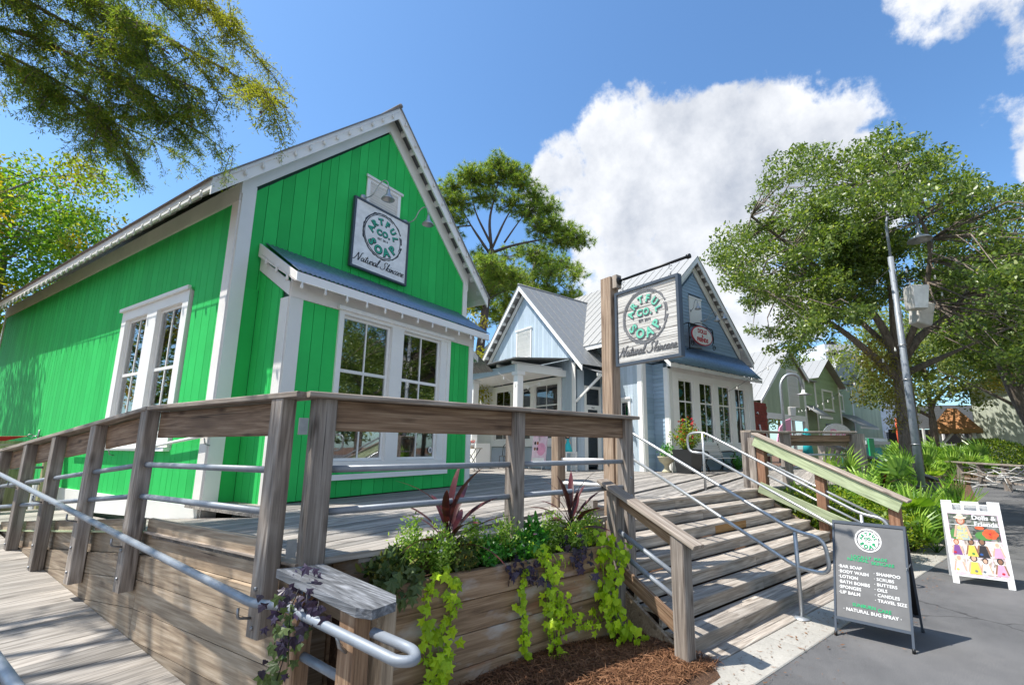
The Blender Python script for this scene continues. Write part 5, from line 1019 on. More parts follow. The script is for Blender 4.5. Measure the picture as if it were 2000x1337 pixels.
def pic(mat, x0, x1, z0, z1, lift=0): box('print', mat, dd, DQ, x0, x1, -.0012-.0008*lift, -.0004-.0008*lift, z0, z1)
def blob(mat, x, z, rx, rz, lift=1, n=16): disc('print', mat, dd, DQ, x, z, rx, rz, y=-.0004-.0008*lift, th=.0007, n=n)
pic('photo2', -.268, .268, .595, .945); 
for k in range(4): pic('vinyl' if k == 2 else 'blackp', -.268, .268, .64+k*.075, .648+k*.075, 1)
blob('greenp', .10, .66, .10, .06, 2); blob('greenp', -.22, .66, .05, .07, 2)
for k in range(6): a = k*1.047; blob('orange', .165+.045*math.cos(a), .69+.035*math.sin(a), .042, .036, 3)
blob('red', .16, .69, .014, .014, 4); blob('orange', .06, .765, .05, .022, 3)
def figure(x, z, s, hair, skin, dress, hat=None, lift=4):      # small printed figure: hair, face, dress, arms
    blob(hair, x, z+.62*s, .16*s, .20*s, lift); blob(skin, x, z+.60*s, .105*s, .135*s, lift+1); disc('print', dress, dd, DQ, 0, 0, 1, 1, y=-.0004-.0008*(lift+1), th=.0007, poly=[(x-.26*s, z-.25*s), (x+.26*s, z-.25*s), (x+.13*s, z+.40*s), (x-.13*s, z+.40*s)])
    for q in (-1, 1): disc('print', skin, dd, DQ, 0, 0, 1, 1, y=-.0004-.0008*lift, th=.0007, poly=[(x+q*.13*s, z+.42*s), (x+q*.21*s, z+.38*s), (x+q*.33*s, z-.15*s), (x+q*.25*s, z-.15*s)][::q])
    if s > .3:
        for q in (-1, 1): blob('greyp', x+q*.04*s, z+.62*s, .018*s, .018*s, lift+2)
        blob('pink', x, z+.52*s, .025*s, .01*s, lift+2)
        for k in range(9): blob('yel', x-.14*s+.035*s*k, z+(.2 if k % 2 else -.02)*s+.05*s*(k % 3), .02*s, .02*s, lift+2)
    if hat: blob(hat, x, z+.74*s, .24*s, .06*s, lift+2); blob(hat, x, z+.82*s, .12*s, .09*s, lift+2)
figure(-.135, .665, .305, 'hair', 'skin', 'sunp', 'cream', 4); figure(-.1301, .6601, .30, 'hair', 'skin', 'sunp', 'cream', 4) if False else None
text('lettering', 'vinyl', dd, DQ, .125, .875, 'Dolls &', .085, 0, .03, y=-.006, ext=.0006); text('lettering', 'vinyl', dd, DQ, .135, .79, 'Friends', .085, 0, .03, y=-.006, ext=.0006)
cells = [(-.27, -.145), (-.135, .0), (.01, .13), (.14, .268)]
dl = [('hair', 'skin', 'vio'), ('blackp', 'skin2', 'yel'), ('blackp', 'skin2', 'blackp'), ('cream', 'skin', 'pink'), ('cream', 'skin', 'palepink'), ('blackp', 'skin', 'yel'), ('blackp', 'skin', 'vinyl'), ('blackp', 'skin2', 'pink')]
MT['vio'] = MT['vio']
for i in range(8):
    r_, c_ = divmod(i, 4); x0, x1 = cells[c_]; z1 = .582-r_*.225; pic('photo1', x0, x1, z1-.215, z1, 0)
    hcol, scol, dcol = dl[i]; figure((x0+x1)/2+(.01 if i % 2 else -.01), z1-.15, .20+.02*(i % 3), hcol, scol, dcol, None, 1); blob(('red', 'greenp', 'deepblue', 'pink', 'yel', 'greyp', 'greyp', 'red')[i], x0+.025+.06*(i % 2), z1-.17, .018, .016, 3, 8)
# ---------------------------------------------------------------- lamp pole
LPp = Vector((13.17, -1.59, 0)); lpo = thing('lamp_post', 'tall grey steel lamp post with two loudspeakers beside the oak', 'lamp post', Matrix.Translation(LPp))
e = (Vector((12.89, -1.51, 0))-LPp); rdir = Vector((rt.x, rt.y, 0)).normalized()
tube('pole', 'pipe', lpo, G, [LPp, LPp+Vector((0, 0, 6.35))], .075, 18, radii=[.085, .06])
tube('arm', 'pipe', lpo, G, [LPp+Vector((0, 0, 6.3)), LPp+Vector((0, 0, 7.35)), LPp+rdir*.35+Vector((0, 0, 7.75)), LPp+rdir*.72+Vector((0, 0, 7.6)), LPp+rdir*.76+Vector((0, 0, 7.15))], .03, 10, .3)
lathe('lamp_shade', 'galv', lpo, Matrix.Translation(LPp+rdir*.76+Vector((0, 0, 6.78))), [(0, .36), (.035, .35), (.04, .2), (.08, .13), (.22, .06), (.255, 0), (.24, .0), (.2, .045), (.06, .12)], 24)
for z in (1.05, 1.95, 3.4, 4.2): lathe('strap', 'bolt', lpo, Matrix.Translation(LPp+Vector((0, 0, z))), [(.086, -.012), (.091, -.012), (.091, .012), (.086, .012)], 18)
def speaker(name, label, c, rz, rx, group):
    M = Matrix.Translation(c) @ Matrix.Rotation(rz, 4, 'Z') @ Matrix.Rotation(rx, 4, 'X') @ Matrix.Scale(.82, 4); t = thing(name, label, 'loudspeaker', M, group)
    b = [(-.20, -.26, -.34), (.20, -.26, -.34), (.15, .18, -.34), (-.15, .18, -.34)]; u_ = [(-.26, -.26, .34), (.26, -.26, .34), (.19, .2, .34), (-.19, .2, .34)]
    o = hexa('cabinet', 'speaker', t, M, b, u_, (0, 0, 0)); md = o.modifiers.new('bevel', 'BEVEL'); md.width = .05; md.segments = 3
    pr = [(-.17, -.27, -.3), (.17, -.27, -.3), (.17, -.262, -.3), (-.17, -.262, -.3)]; hexa('grille', 'plasticw', t, M, pr, [(p[0]*1.25, p[1], .3) for p in pr], (0, 0, 0)); return t
speaker('loudspeaker', 'boxy pale grey loudspeaker on the lamp post, facing left', LPp+rdir*.26+Vector((-.22, -.1, 5.25)), R(-62), R(8), 'loudspeakers on the lamp post')
speaker('loudspeaker', 'boxy pale grey loudspeaker tucked behind on the lamp post, facing right', LPp+rdir*.52+Vector((.15, .0, 4.98)), R(40), R(14), 'loudspeakers on the lamp post')
tube('bracket', 'galv', lpo, G, [LPp+Vector((0, 0, 5.3)), LPp+rdir*.25+Vector((-.05, 0, 5.3))], .03, 8)
for i, (zz, q, sg_) in enumerate(((6.15, (26, -14, 7.2), .7), (6.1, (24, 8.5, 3.4), .9), (4.3, (30, 2, 4.0), .5), (5.9, (22, -12, 5.6), .9))):
    a = LPp+Vector((0, 0, zz)); b = Vector(q); pts = [a.lerp(b, k/12)+Vector((0, 0, -sg_*4*(k/12)*(1-k/12))) for k in range(13)]; bulbs([tuple(p) for p in pts], ('string of bulbs running from the lamp post top into the oak on the right', 'string of bulbs from the lamp post to the far sage shops', 'lower string of bulbs behind the lamp post', 'second string of bulbs from the lamp post towards the right edge')[i], .9, mat='wire')
# ---------------------------------------------------------------- deck furniture
be = rotz(-19, W(14.05, 9.1)); bh = thing('bench', 'slatted pale bench with black scrolled iron ends under the shop window', 'bench', be)
for i in range(6): beam('seat_slat', 'whiteold', bh, be, (0, -.50+i*.075, D0+.43), (1.75, -.50+i*.075, D0+.43), .062, .02)
for i in range(6): beam('back_slat', 'whiteold', bh, be, (0, -.03+i*.022, D0+.50+i*.068), (1.75, -.03+i*.022, D0+.50+i*.068), .02, .055)
for x in (.05, 1.70):
    tube('iron_end', 'black', bh, be, [(x, .12, D0+.92), (x, -.02, D0+.46), (x, -.10, D0+.30), (x, -.02, D0+.12), (x, .06, D0)], .022, 8, .06); tube('iron_end', 'black', bh, be, [(x, -.52, D0), (x, -.47, D0+.14), (x, -.36, D0+.3), (x, -.46, D0+.42), (x, -.52, D0+.62), (x, -.40, D0+.66), (x, -.02, D0+.64)], .022, 8, .08)
    tube('iron_arch', 'black', bh, be, [(x, -.24+.22*math.cos(a), D0+.22*math.sin(a)) for a in [i*.314 for i in range(11)]], .018, 6)
pt = thing('pot', 'tall black square tapered pot with red flowering plant in front of the window', 'pot', P @ Matrix.Translation((12.6, 8.35, D0))); hexa('container', 'pot', pt, P, [(12.45, 8.2, D0), (12.95, 8.2, D0), (12.95, 8.7, D0), (12.45, 8.7, D0)], [(12.36, 8.1, D0+.72), (13.04, 8.1, D0+.72), (13.04, 8.8, D0+.72), (12.36, 8.8, D0+.72)])
ur_ = lathe('urn', 'urn', None, P @ Matrix.Translation((12.62, 9.2, D0)), [(0, 0), (.15, 0), (.15, .04), (.09, .1), (.07, .2), (.11, .26), (.22, .34), (.26, .46), (.29, .50), (.25, .5), (.2, .42), (0, .4)], 20); tag(ur_, 'cream stone urn with white flowers at the blue corner', 'urn')
tp = thing('cafe_table', 'small folding bistro table with pink flowers by the green shop', 'table', P @ Matrix.Translation((8.7, 14.2, D0))); M = P @ Matrix.Translation((8.1, 13.6, D0))
lathe('table_top', 'brown', tp, M @ Matrix.Translation((0, 0, .72)), [(0, .02), (.36, .02), (.36, 0), (0, 0)], 18)
for a in (0, 1): 
    for s_ in (-1, 1): tube('leg', 'black', tp, M, [(-.25*s_, -.14+.28*a, 0), (.25*s_, -.14+.28*a, .71)], .012, 6)
vs_ = lathe('vase', 'vinyl', None, M @ Matrix.Translation((.02, 0, .74)), [(0, 0), (.07, 0), (.09, .16), (.08, .16), (0, .02)], 12); tag(vs_, 'small white vase of pink flowers on the bistro table', 'vase')
def chair(M, label):
    t = thing('wire_chair', label, 'chair', M, 'black wire chairs on the porch')
    lathe('seat', 'black', t, M @ Matrix.Translation((0, 0, .44)), [(0, .02), (.2, .02), (.2, 0), (0, 0)], 12)
    for a in range(4): x = .17*math.cos(a*1.57+.78); y = .17*math.sin(a*1.57+.78); tube('leg', 'black', t, M, [(x, y, .44), (x*1.2, y*1.2, 0)], .01, 5)
    tube('backrest', 'black', t, M, [(-.2, .15, .44), (-.2, .2, .8), (-.1, .22, .9), (.1, .22, .9), (.2, .2, .8), (.2, .15, .44)], .012, 6, .05)
    for k in range(5): tube('back_rod', 'black', t, M, [(-.13+.065*k, .16, .46), (-.13+.065*k, .21, .88)], .006, 4)
chair(P @ Matrix.Translation((7.4, 13.6, D0)) @ Matrix.Rotation(R(80), 4, 'Z'), 'black wire chair left of the bistro table'); chair(P @ Matrix.Translation((9.9, 14.3, D0)) @ Matrix.Rotation(R(-70), 4, 'Z'), 'black wire chair beside the pink poster stand')
pm = rotz(-100, W(10.3, 13.0)); ps = thing('pink_poster_stand', 'pink and white poster leaning on a stand before the porch windows', 'sign', pm); PL_ = pm @ Matrix.Rotation(-.12, 4, 'X')
box('board', 'palepink', ps, PL_, -.33, .33, -.02, .02, D0+.15, D0+1.3); PQ = PL_ @ Matrix.Translation((0, -.022, 0)); disc('print', 'pink', ps, PQ, .10, D0+.72, .2, .22); box('print', 'vinyl', ps, PQ, -.28, .28, -.006, -.002, D0+.22, D0+.42); text('lettering', 'pink', ps, PQ, 0, D0+1.14, 'IT TAKES 2', .11, 0, .02)
for k in range(4): disc('print', ('blackp', 'hair', 'skin2', 'blackp')[k], ps, PQ, -.2+.12*(k % 2), D0+.98-.2*(k//2)-.05, .045, .06, n=12)
beam('leg', 'galv', ps, pm, (-.3, 0, D0), (-.3, .02, D0+.3), .02, .02); beam('leg', 'galv', ps, pm, (.3, 0, D0), (.3, .02, D0+.3), .02, .02); beam('leg', 'galv', ps, pm, (0, .5, D0), (0, .18, D0+1.2), .02, .02)
stl = thing('white_side_table', 'small white metal table with a blue dress figure by the wing corner', 'table', P @ Matrix.Translation((10.6, 11.6, D0)))
joined('frame', 'vinyl', stl, P, [(10.35, 10.85, 11.45, 11.75, D0+.60, D0+.63), (10.35, 10.38, 11.45, 11.48, D0, D0+.6), (10.82, 10.85, 11.45, 11.48, D0, D0+.6), (10.35, 10.38, 11.72, 11.75, D0, D0+.6), (10.82, 10.85, 11.72, 11.75, D0, D0+.6)])
MM = P @ Matrix.Translation((10.55, 11.6, D0+.63)); fg = thing('doll', 'display doll in a sky blue dress standing on the white side table', 'doll', MM)
lathe('dress', 'cyan', fg, MM, [(0, 0), (.17, 0), (.15, .1), (.05, .36), (.06, .42), (0, .43)], 14); lathe('head', 'skin', fg, MM @ Matrix.Translation((0, 0, .50)), [(0, -.07), (.05, -.05), (.065, 0), (.05, .05), (0, .07)], 12); lathe('hair', 'blackp', fg, MM @ Matrix.Translation((.01, .015, .52)), [(.07, -.1), (.075, 0), (.06, .06), (0, .08)], 12)
for s_ in (-1, 1): tube('arm', 'skin', fg, MM, [(.05*s_, 0, .4), (.12*s_, -.02, .26)], .016, 6)
wc = thing('white_cabinet', 'white low cabinet under the porch by the cafe table', 'cabinet', P @ Matrix.Translation((9.2, 17, D0)))
box('body', 'white', wc, P, 9.0, 9.6, 14.8, 17.6, D0, 2.0)
for k in range(4): box('door', 'white', wc, P, 8.98, 8.999, 14.86+k*.68, 15.48+k*.68, D0+.08, 1.95)
pw = thing('porch_end_wall', 'grey and white panelled end wall seen under the porch roof', 'wall', P @ Matrix.Translation((8.5, 18.5, D0))); 
for k in range(16): box('panel', 'white' if k % 5 else 'greyblue', pw, P, 5.5+k*.35, 5.845+k*.35, 18.5, 18.55, D0, 4.4)
# ================================================================ far shops
def farshop(name, label, u0, u1, v, zb, pts, mat, back='sageback', vertical=True, depth=9, wr=(.28, .32)):
    F = rotz(-19, W(u0, v)); w = u1-u0; t = thing(name, label, 'shop', F)
    prism('wall', back, t, F, [(0, zb)]+[(w, zb)]+[(p[0], p[1]) for p in pts[::-1]], .03, .2)
    def top(x):
        for a, b in zip(pts[:-1], pts[1:]):
            if a[0]-1e-6 <= x <= b[0]+1e-6: return a[1]+(b[1]-a[1])*(x-a[0])/max(1e-6, b[0]-a[0])
        return pts[-1][1]
    if vertical: siding(t, F, mat, 0, w, zb, top, wr, breaks=[p[0] for p in pts[1:-1]], rs=5)
    else:
        ap_ = max(pts, key=lambda p: p[1])
        def clip(z):
            xs = []
            for a, b in zip(pts[:-1], pts[1:]):
                if (a[1]-z)*(b[1]-z) < 0: xs.append(a[0]+(b[0]-a[0])*(z-a[1])/(b[1]-a[1]))
            lo = 0 if z <= pts[0][1] else min(xs); hi = w if z <= pts[-1][1] else max(xs) if xs else w; return (lo, hi)
        lap(t, F, mat, 0, w, zb, ap_[1]-.05, .22, clip=clip)
    return t, F
s1, F1 = farshop('sage_shop', 'sage green shop with vertical boards, grey metal roof and open white band front', 29.3, 36.3, 14, 4.15, [(0, 5.0), (4.6, 8.75), (7.0, 7.0)], 'sage', wr=(.3, .34))
roofside(s1, F1, 4.6, 8.95, -.35, 4.85, -.25, 9, 'rooflt', .5, True); roofside(s1, F1, 4.6, 8.95, 7.4, 6.9, -.25, 9, 'rooflt', .5, True)
slopeboard('rake_fascia', 'white', s1, F1, -.35, 4.86, 4.6, 8.92, .25, -.24, -.2); slopeboard('rake_fascia', 'white', s1, F1, 4.6, 8.92, 7.4, 6.87, .25, -.24, -.2)
box('band', 'white', s1, F1, -.0, 6.6, -.05, .03, 3.75, 4.14); box('corner_trim', 'white', s1, F1, 6.75, 6.98, -.04, .0, 1, 6.9)
for x in (.1, 3.3, 4.6, 6.4): box('post', 'white', s1, F1, x, x+.22, -.04, .12, .5, 3.745)
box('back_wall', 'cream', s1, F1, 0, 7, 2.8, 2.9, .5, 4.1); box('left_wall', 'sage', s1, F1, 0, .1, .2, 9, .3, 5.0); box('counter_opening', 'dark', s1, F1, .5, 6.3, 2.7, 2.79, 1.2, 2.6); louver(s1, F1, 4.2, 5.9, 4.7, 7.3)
rbk = thing('brick_wall', 'dark red brick wall with a curled white hook between blue and sage shops', 'wall', rotz(-19, W(24.2, 12))); FB = rotz(-19, W(24.2, 12)); box('mortar_core', 'mortar', rbk, FB, .02, 1.58, .01, .3, .6, 4.3)
i = 0
for r_ in range(14):
    for c_ in range(5):
        x = c_*.33-(.16 if r_ % 2 else 0); a = max(0, x); b = min(1.6, x+.315)
        if b-a > .05: box('brick', 'brick', rbk, FB, a, b, -.012, .009, 2.0+r_*.165, 2.152+r_*.165)
tube('hook', 'vinyl', rbk, FB, [(.5, -.05, 3.1), (.6, -.06, 2.75), (.85, -.06, 2.65), (1.15, -.06, 2.75), (1.3, -.06, 2.5), (1.1, -.06, 2.3), (.8, -.06, 2.3), (.7, -.06, 2.2)], .045, 8, .12); tube('hook', 'vinyl', rbk, FB, [(.3, -.05, 3.7), (.42, -.05, 3.75), (.5, -.05, 3.65)], .03, 6)
s2, F2 = farshop('lap_green_shop', 'green lap sided shop with a narrow front gable and one white window', 38.6, 46.2, 15, .5, [(0, 7.1), (2.3, 7.5), (4.6, 9.1), (7.6, 7.3)], 'sage2', vertical=False)
for x in (0.0, 2.15, 7.45): box('corner_trim', 'white', s2, F2, x, x+.28, -.06, -.024, .5, 7.2)
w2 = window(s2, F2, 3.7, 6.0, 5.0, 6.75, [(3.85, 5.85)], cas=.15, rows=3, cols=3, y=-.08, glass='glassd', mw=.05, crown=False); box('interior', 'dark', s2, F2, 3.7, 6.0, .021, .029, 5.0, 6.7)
roofside(s2, F2, 4.6, 9.35, 8.1, 7.1, -.5, 6, 'rooflt', .6); roofside(s2, F2, 4.6, 9.35, 2.0, 7.5, -.5, 6, 'rooflt', .6)
prism('side_roof', 'rooflt', s2, F2, [(-.3, 7.15), (2.2, 7.15), (2.2, 7.25), (-.3, 7.25)], -.3, .3)
def hood(t, F, x0, x1, z, d=1.2, dz=.9): tin('hood', 'rooflt', t, F, (x0, -.03, z), (x1, -.03, z), (x0-.1, -d, z-dz), (x1+.1, -d, z-dz), 12, .02); box('hood_fascia', 'white', t, F, x0-.1, x1+.1, -d-.0, -d+.04, z-dz-.2, z-dz-.03)
hood(s2, F2, -.2, 2.1, 5.2); joined('frame_outline', 'char', s2, F2, [(3.9, 4.0, -.06, -.024, .6, 3.9), (6.6, 6.7, -.06, -.024, .6, 3.9), (4.0, 6.6, -.06, -.024, 3.8, 3.9)])
s3, F3 = farshop('green_gable_shop', 'sage green gable shop with a small hood and tiny upper window', 46.8, 60, 15.6, .5, [(0, 7.9), (4.6, 8.0), (8.8, 11.2), (13.2, 8.4)], 'sage', wr=(.5, .6))
box('lap_panel', 'sage2', s3, F3, .0, 4.4, -.04, .0, .5, 7.8); box('corner_trim', 'white', s3, F3, 4.4, 4.75, -.07, -.0, .5, 7.9); roofside(s3, F3, 8.8, 11.5, 3.9, 7.8, -.5, 9, 'rooflt', .7); roofside(s3, F3, 8.8, 11.5, 14, 8.0, -.5, 9, 'rooflt', .7); prism('front_roof', 'rooflt', s3, F3, [(-.4, 7.9), (5, 7.9), (8.5, 11.3), (3, 11.3)], -.1, .0); slopeboard('rake_fascia', 'white', s3, F3, 4.2, 7.95, 8.8, 11.45, .3, -.55, -.5)
window(s3, F3, 1.0, 2.1, 5.2, 6.8, [(1.15, 1.95)], cas=.15, rows=2, cols=1, y=-.08, glass='glassd', crown=False); hood(s3, F3, .4, 5.2, 5.0, 1.8, 1.2)
s4, F4 = farshop('grey_lap_building', 'large pale grey blue lap sided building with two small dark windows low down', 59.8, 80, 17, -.2, [(0, 7.6), (20, 9.5)], 'greyblue', 'greyblue', False)
box('corner_trim', 'white', s4, F4, 0, .35, -.06, -.023, .3, 7.6); box('top_trim', 'white', s4, F4, 0, 20, -.08, -.024, 7.55, 7.95)
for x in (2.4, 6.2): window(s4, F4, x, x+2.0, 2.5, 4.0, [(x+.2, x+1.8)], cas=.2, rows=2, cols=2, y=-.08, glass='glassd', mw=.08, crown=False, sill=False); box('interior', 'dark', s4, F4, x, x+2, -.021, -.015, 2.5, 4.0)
prism('flared_skirt', 'greyblue', s4, F4, [(0, .5), (4, .5), (1.6, 2.2), (.36, 3.4)], -.3, -.03)
# high building far behind the trees
tF = rotz(-50, (116.6, -.8, 0)); tb = thing('tall_hotel', 'tall pale balconied building far behind the oak', 'building', tF)
box('wall', 'greyblue', tb, tF, 0, 7, .5, 9, 14, 24.6)
for k in range(4):
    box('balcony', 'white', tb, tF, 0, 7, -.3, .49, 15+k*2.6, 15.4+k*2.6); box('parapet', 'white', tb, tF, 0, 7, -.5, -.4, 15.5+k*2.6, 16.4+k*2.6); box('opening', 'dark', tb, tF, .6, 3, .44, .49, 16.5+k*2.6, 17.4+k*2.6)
box('post', 'greyblue', tb, tF, 3, 4, 1, 8, 0, 13.99)
tag(thing('small_lamp_post', 'slender white lamp post with a round shade and speaker before the sage shop', 'lamp post', Matrix.Translation((24.49, 1.87, 0))))
slp = bpy.data.objects['small_lamp_post']; S0 = Vector((24.49, 1.87, 0)); tube('pole', 'galv', slp, G, [S0, S0+Vector((0, 0, 4.95)), S0+rdir*.35+Vector((0, 0, 5.35)), S0+rdir*.9+Vector((0, 0, 5.3)), S0+rdir*1.05+Vector((0, 0, 4.6))], .07, 10, .4); lathe('lamp_shade', 'plasticw', slp, Matrix.Translation(S0+rdir*1.05+Vector((0, 0, 4.35))), [(0, .3), (.06, .28), (.08, .1), (.36, .0), (.30, .0)], 18)
speaker('loudspeaker', 'small pale loudspeaker on the slender lamp post by the sage shop', S0+rdir*.42+Vector((-.2, 0, 3.55)), R(-60), R(6), None).scale = (.62, .62, .62)
um = thing('closed_umbrella', 'closed turquoise patio umbrella before the sage shop', 'umbrella', P @ Matrix.Translation((28.5, 11, 0))); lathe('canopy', 'cyan', um, P @ Matrix.Translation((27.2, 10.6, 1.6)), [(0, 1.35), (.08, 1.3), (.24, .95), (.14, .85), (.2, .5), (.28, 0), (0, 0)], 12); tube('pole', 'galv', um, P, [(27.2, 10.6, .5), (27.2, 10.6, 1.7)], .03, 6)
rs_ = thing('round_board', 'round white sign board with pink writing near the lap green shop', 'sign', P @ Matrix.Translation((30, 9.5, 0))); Fo = rotz(-45, W(30.5, 10.2)); disc('board', 'vinyl', rs_, Fo, 0, 2.65, 1.0, .62, 0, .06); tube('rim', 'greyp', rs_, Fo, [(1.0*math.cos(a), -.03, 2.65+.62*math.sin(a)) for a in [i*.2618 for i in range(25)]], .035, 6); text('lettering', 'pink', rs_, Fo, .1, 2.45, 'Doo', .75, .2, .02, y=-.07); beam('post', 'galv', rs_, Fo, (0, .03, 0), (0, .03, 2.1), .06, .06)
pf = thing('pink_board', 'pink rounded surfboard shaped sign at the sage shop front', 'sign', P @ Matrix.Translation((30, 12.8, 0))); Fp = rotz(-40, W(29.8, 12.9)); disc('board', 'pink', pf, Fp, 0, 2.85, .75, .95, 0, .08, poly=[(-.75, 2.0), (.5, 2.0), (.55, 3.7), (.1, 3.55), (-.4, 3.1)]); disc('print', 'vinyl', pf, Fp, 0, 2.4, .4, .35, -.09, .01)
# gazebo, right shop, rail with driftwood
gz = thing('gazebo', 'open gazebo with a cedar shingled hip roof on white braced posts', 'gazebo', P @ Matrix.Translation((45, 6.6, 0))); gF = rotz(-5, (51.9, -9.0, .15)); hx = 1.55
for k in range(9):
    t0, t1 = k/9, (k+1)/9; a = hx*(1-t0*.8); b = hx*(1-t1*.8); z0 = 3.35+1.75*t0; z1 = 3.35+1.75*t1
    for q in range(4):
        M = gF @ Matrix.Rotation(q*math.pi/2, 4, 'Z'); hexa('shingle_course', 'shingle', gz, M, [(-a, -a, z0), (a, -a, z0), (a, -a+.08, z0), (-a, -a+.08, z0)], [(-b, -b-.03, z1), (b, -b-.03, z1), (b, -b+.05, z1), (-b, -b+.05, z1)])
joined('fascia', 'newp', gz, gF, [(-hx-.05, hx+.05, -hx-.08, -hx-.01, 3.0, 3.34), (-hx-.05, hx+.05, hx+.01, hx+.08, 3.0, 3.34), (-hx-.08, -hx-.01, -hx, hx, 3.0, 3.34), (hx+.01, hx+.08, -hx, hx, 3.0, 3.34)])
for sx in (-1, 1):
    for sy in (-1, 1): box('post', 'white', gz, gF, sx*1.1-.12, sx*1.1+.12, sy*1.1-.12, sy*1.1+.12, 0, 3.0); beam('brace', 'white', gz, gF, (sx*1.1, sy*1.1, 1.9), (sx*1.1-sx*.9, sy*1.1, 3.0), .14, .14); beam('brace', 'white', gz, gF, (sx*1.1, sy*1.1, 1.9), (sx*1.1, sy*1.1-sy*.9, 3.0), .14, .14)
rsh = thing('cream_shop', 'pale cream green building with a bright blue louvred shutter at the right edge', 'shop', Matrix.Translation((53, -10.6, 0))); RF = Matrix.Translation((53.0, -10.6, 0)) @ Matrix.Rotation(R(-95), 4, 'Z') @ Matrix.Scale(1.3, 4)
siding(rsh, RF, 'creamsage', 0, 14, 0, lambda x: 5.6, (.3, .36), rs=3); box('wall', 'sageback', rsh, RF, 0, 14, .03, .3, 0, 5.6); prism('hood_roof', 'rooflt', rsh, RF, [(2.6, 4.7), (5.6, 4.7), (4.1, 5.6)], -1.2, -.02); roofside(rsh, RF, 7, 7.4, -.8, 5.5, -.5, 6, 'rooflt', .7)
for k in range(22): beam('shutter_slat', 'cyan' if k % 3 else 'deepblue', rsh, RF, (3.0, -.05, 1.5+k*.14), (3.7, -.05, 1.5+k*.14), .13, .03, up=(0, -.6, .8))
window(rsh, RF, 3.8, 5.8, 1.4, 4.4, [(4.0, 5.6)], cas=.18, rows=3, cols=2, y=-.08, glass='glassd')
fb2 = thing('far_roofs', 'low pale roofed pavilion with white railings far behind the palms', 'building', Matrix.Translation((60, -6.3, 0))); FF = rotz(-62, (60, -6.3, 0))
prism('roof', 'rooflt', fb2, FF, [(0, 3.9), (14, 3.9), (12, 6.3), (2, 6.3)], 0, .3); box('back_wall', 'dark', fb2, FF, 0, 14, 2, 2.2, 0, 3.9)
for k in range(8): box('post', 'white', fb2, FF, k*1.9, k*1.9+.18, -.2, -.02, 0, 3.9)
for z in (1.2, 2.2): box('rail', 'white', fb2, FF, 0, 14, -.3, -.2, z, z+.14)
kb = thing('orange_kayak', 'upright orange kayak leaning behind the oak trunk', 'kayak', P @ Matrix.Translation((22, 6.6, 0))); tube('hull', 'orange', kb, P, [(21.55, 4.95, 1.3), (21.52, 5.0, 1.8), (21.45, 5.05, 2.4), (21.32, 5.1, 3.0)], .1, 10, radii=[.09, .13, .11, .02])
aw = thing('market_stall', 'low turquoise and green market stall behind the palms', 'stall', P @ Matrix.Translation((25, 7.6, 0))); box('roof', 'greyblue', aw, P, 24, 27.5, 7.0, 8.2, 2.2, 2.35); box('fascia', 'greyblue', aw, P, 24, 27.5, 6.9, 6.99, 2.05, 2.2); box('body', 'cyan', aw, P, 24.2, 27.2, 7.2, 8.0, 0, 1.9); box('banner', 'grn', aw, P, 24.0, 24.7, 6.8, 6.85, 1.4, 2.3)
# right fore rail with tangle of driftwood
RA = Vector((35.8, -5.4, 0)); RB = Vector((24.5, -7.6, 0)); dv = thing('driftwood_rail', 'low timber rail draped with pale driftwood branches on the right', 'railing', Matrix.Translation(RA))
rdv = (RB-RA).normalized()
for k in range(6): p = RA+rdv*(k*2.2); M = Matrix.Translation(p); box('post', 'post', dv, M, -.12, .12, -.12, .12, 0, 1.12)
beam('cap_board', 'cap', dv, G, RA+Vector((0, 0, 1.15)), RB+Vector((0, 0, 1.15)), .35, .06)
for z in (.35, .62, .9): beam('rail_board', 'cap', dv, G, RA+Vector((0, 0, z)), RB+Vector((0, 0, z)), .05, .07)
dfw = thing('driftwood', 'tangle of bleached driftwood branches piled over the right rail', 'driftwood', Matrix.Translation((30, -6.8, 0))); rd = random.Random(5)
for k in range(38):
    c = RA.lerp(RB, rd.uniform(.32, .95))+Vector((rd.uniform(-.5, .1), rd.uniform(-.2, .3), rd.uniform(.15, .9))); d = Vector((rd.uniform(-1, 1), rd.uniform(-1, 1), rd.uniform(-.3, .3))).normalized()*rd.uniform(.4, 1.0)
    tube('branch', 'driftw', dfw, G, [c-d, c+Vector((rd.uniform(-.2, .2), rd.uniform(-.2, .2), rd.uniform(-.1, .25))), c+d], .04, 5, radii=[.035, .028, .01])
bk_ = thing('walk_rail', 'dark weathered rail end beside the lamp post foot', 'railing', P @ Matrix.Translation((14.6, 3.5, 0))); box('post', 'slab', bk_, P, 15.6, 15.85, 3.0, 3.25, 0, 1.0); beam('cap_board', 'slab', bk_, P, (15.7, 3.0, 1.05), (12.8, 5.2, 2.2), .32, .06); box('post', 'slab', bk_, P, 14.2, 14.4, 4.1, 4.3, 0, 1.6)
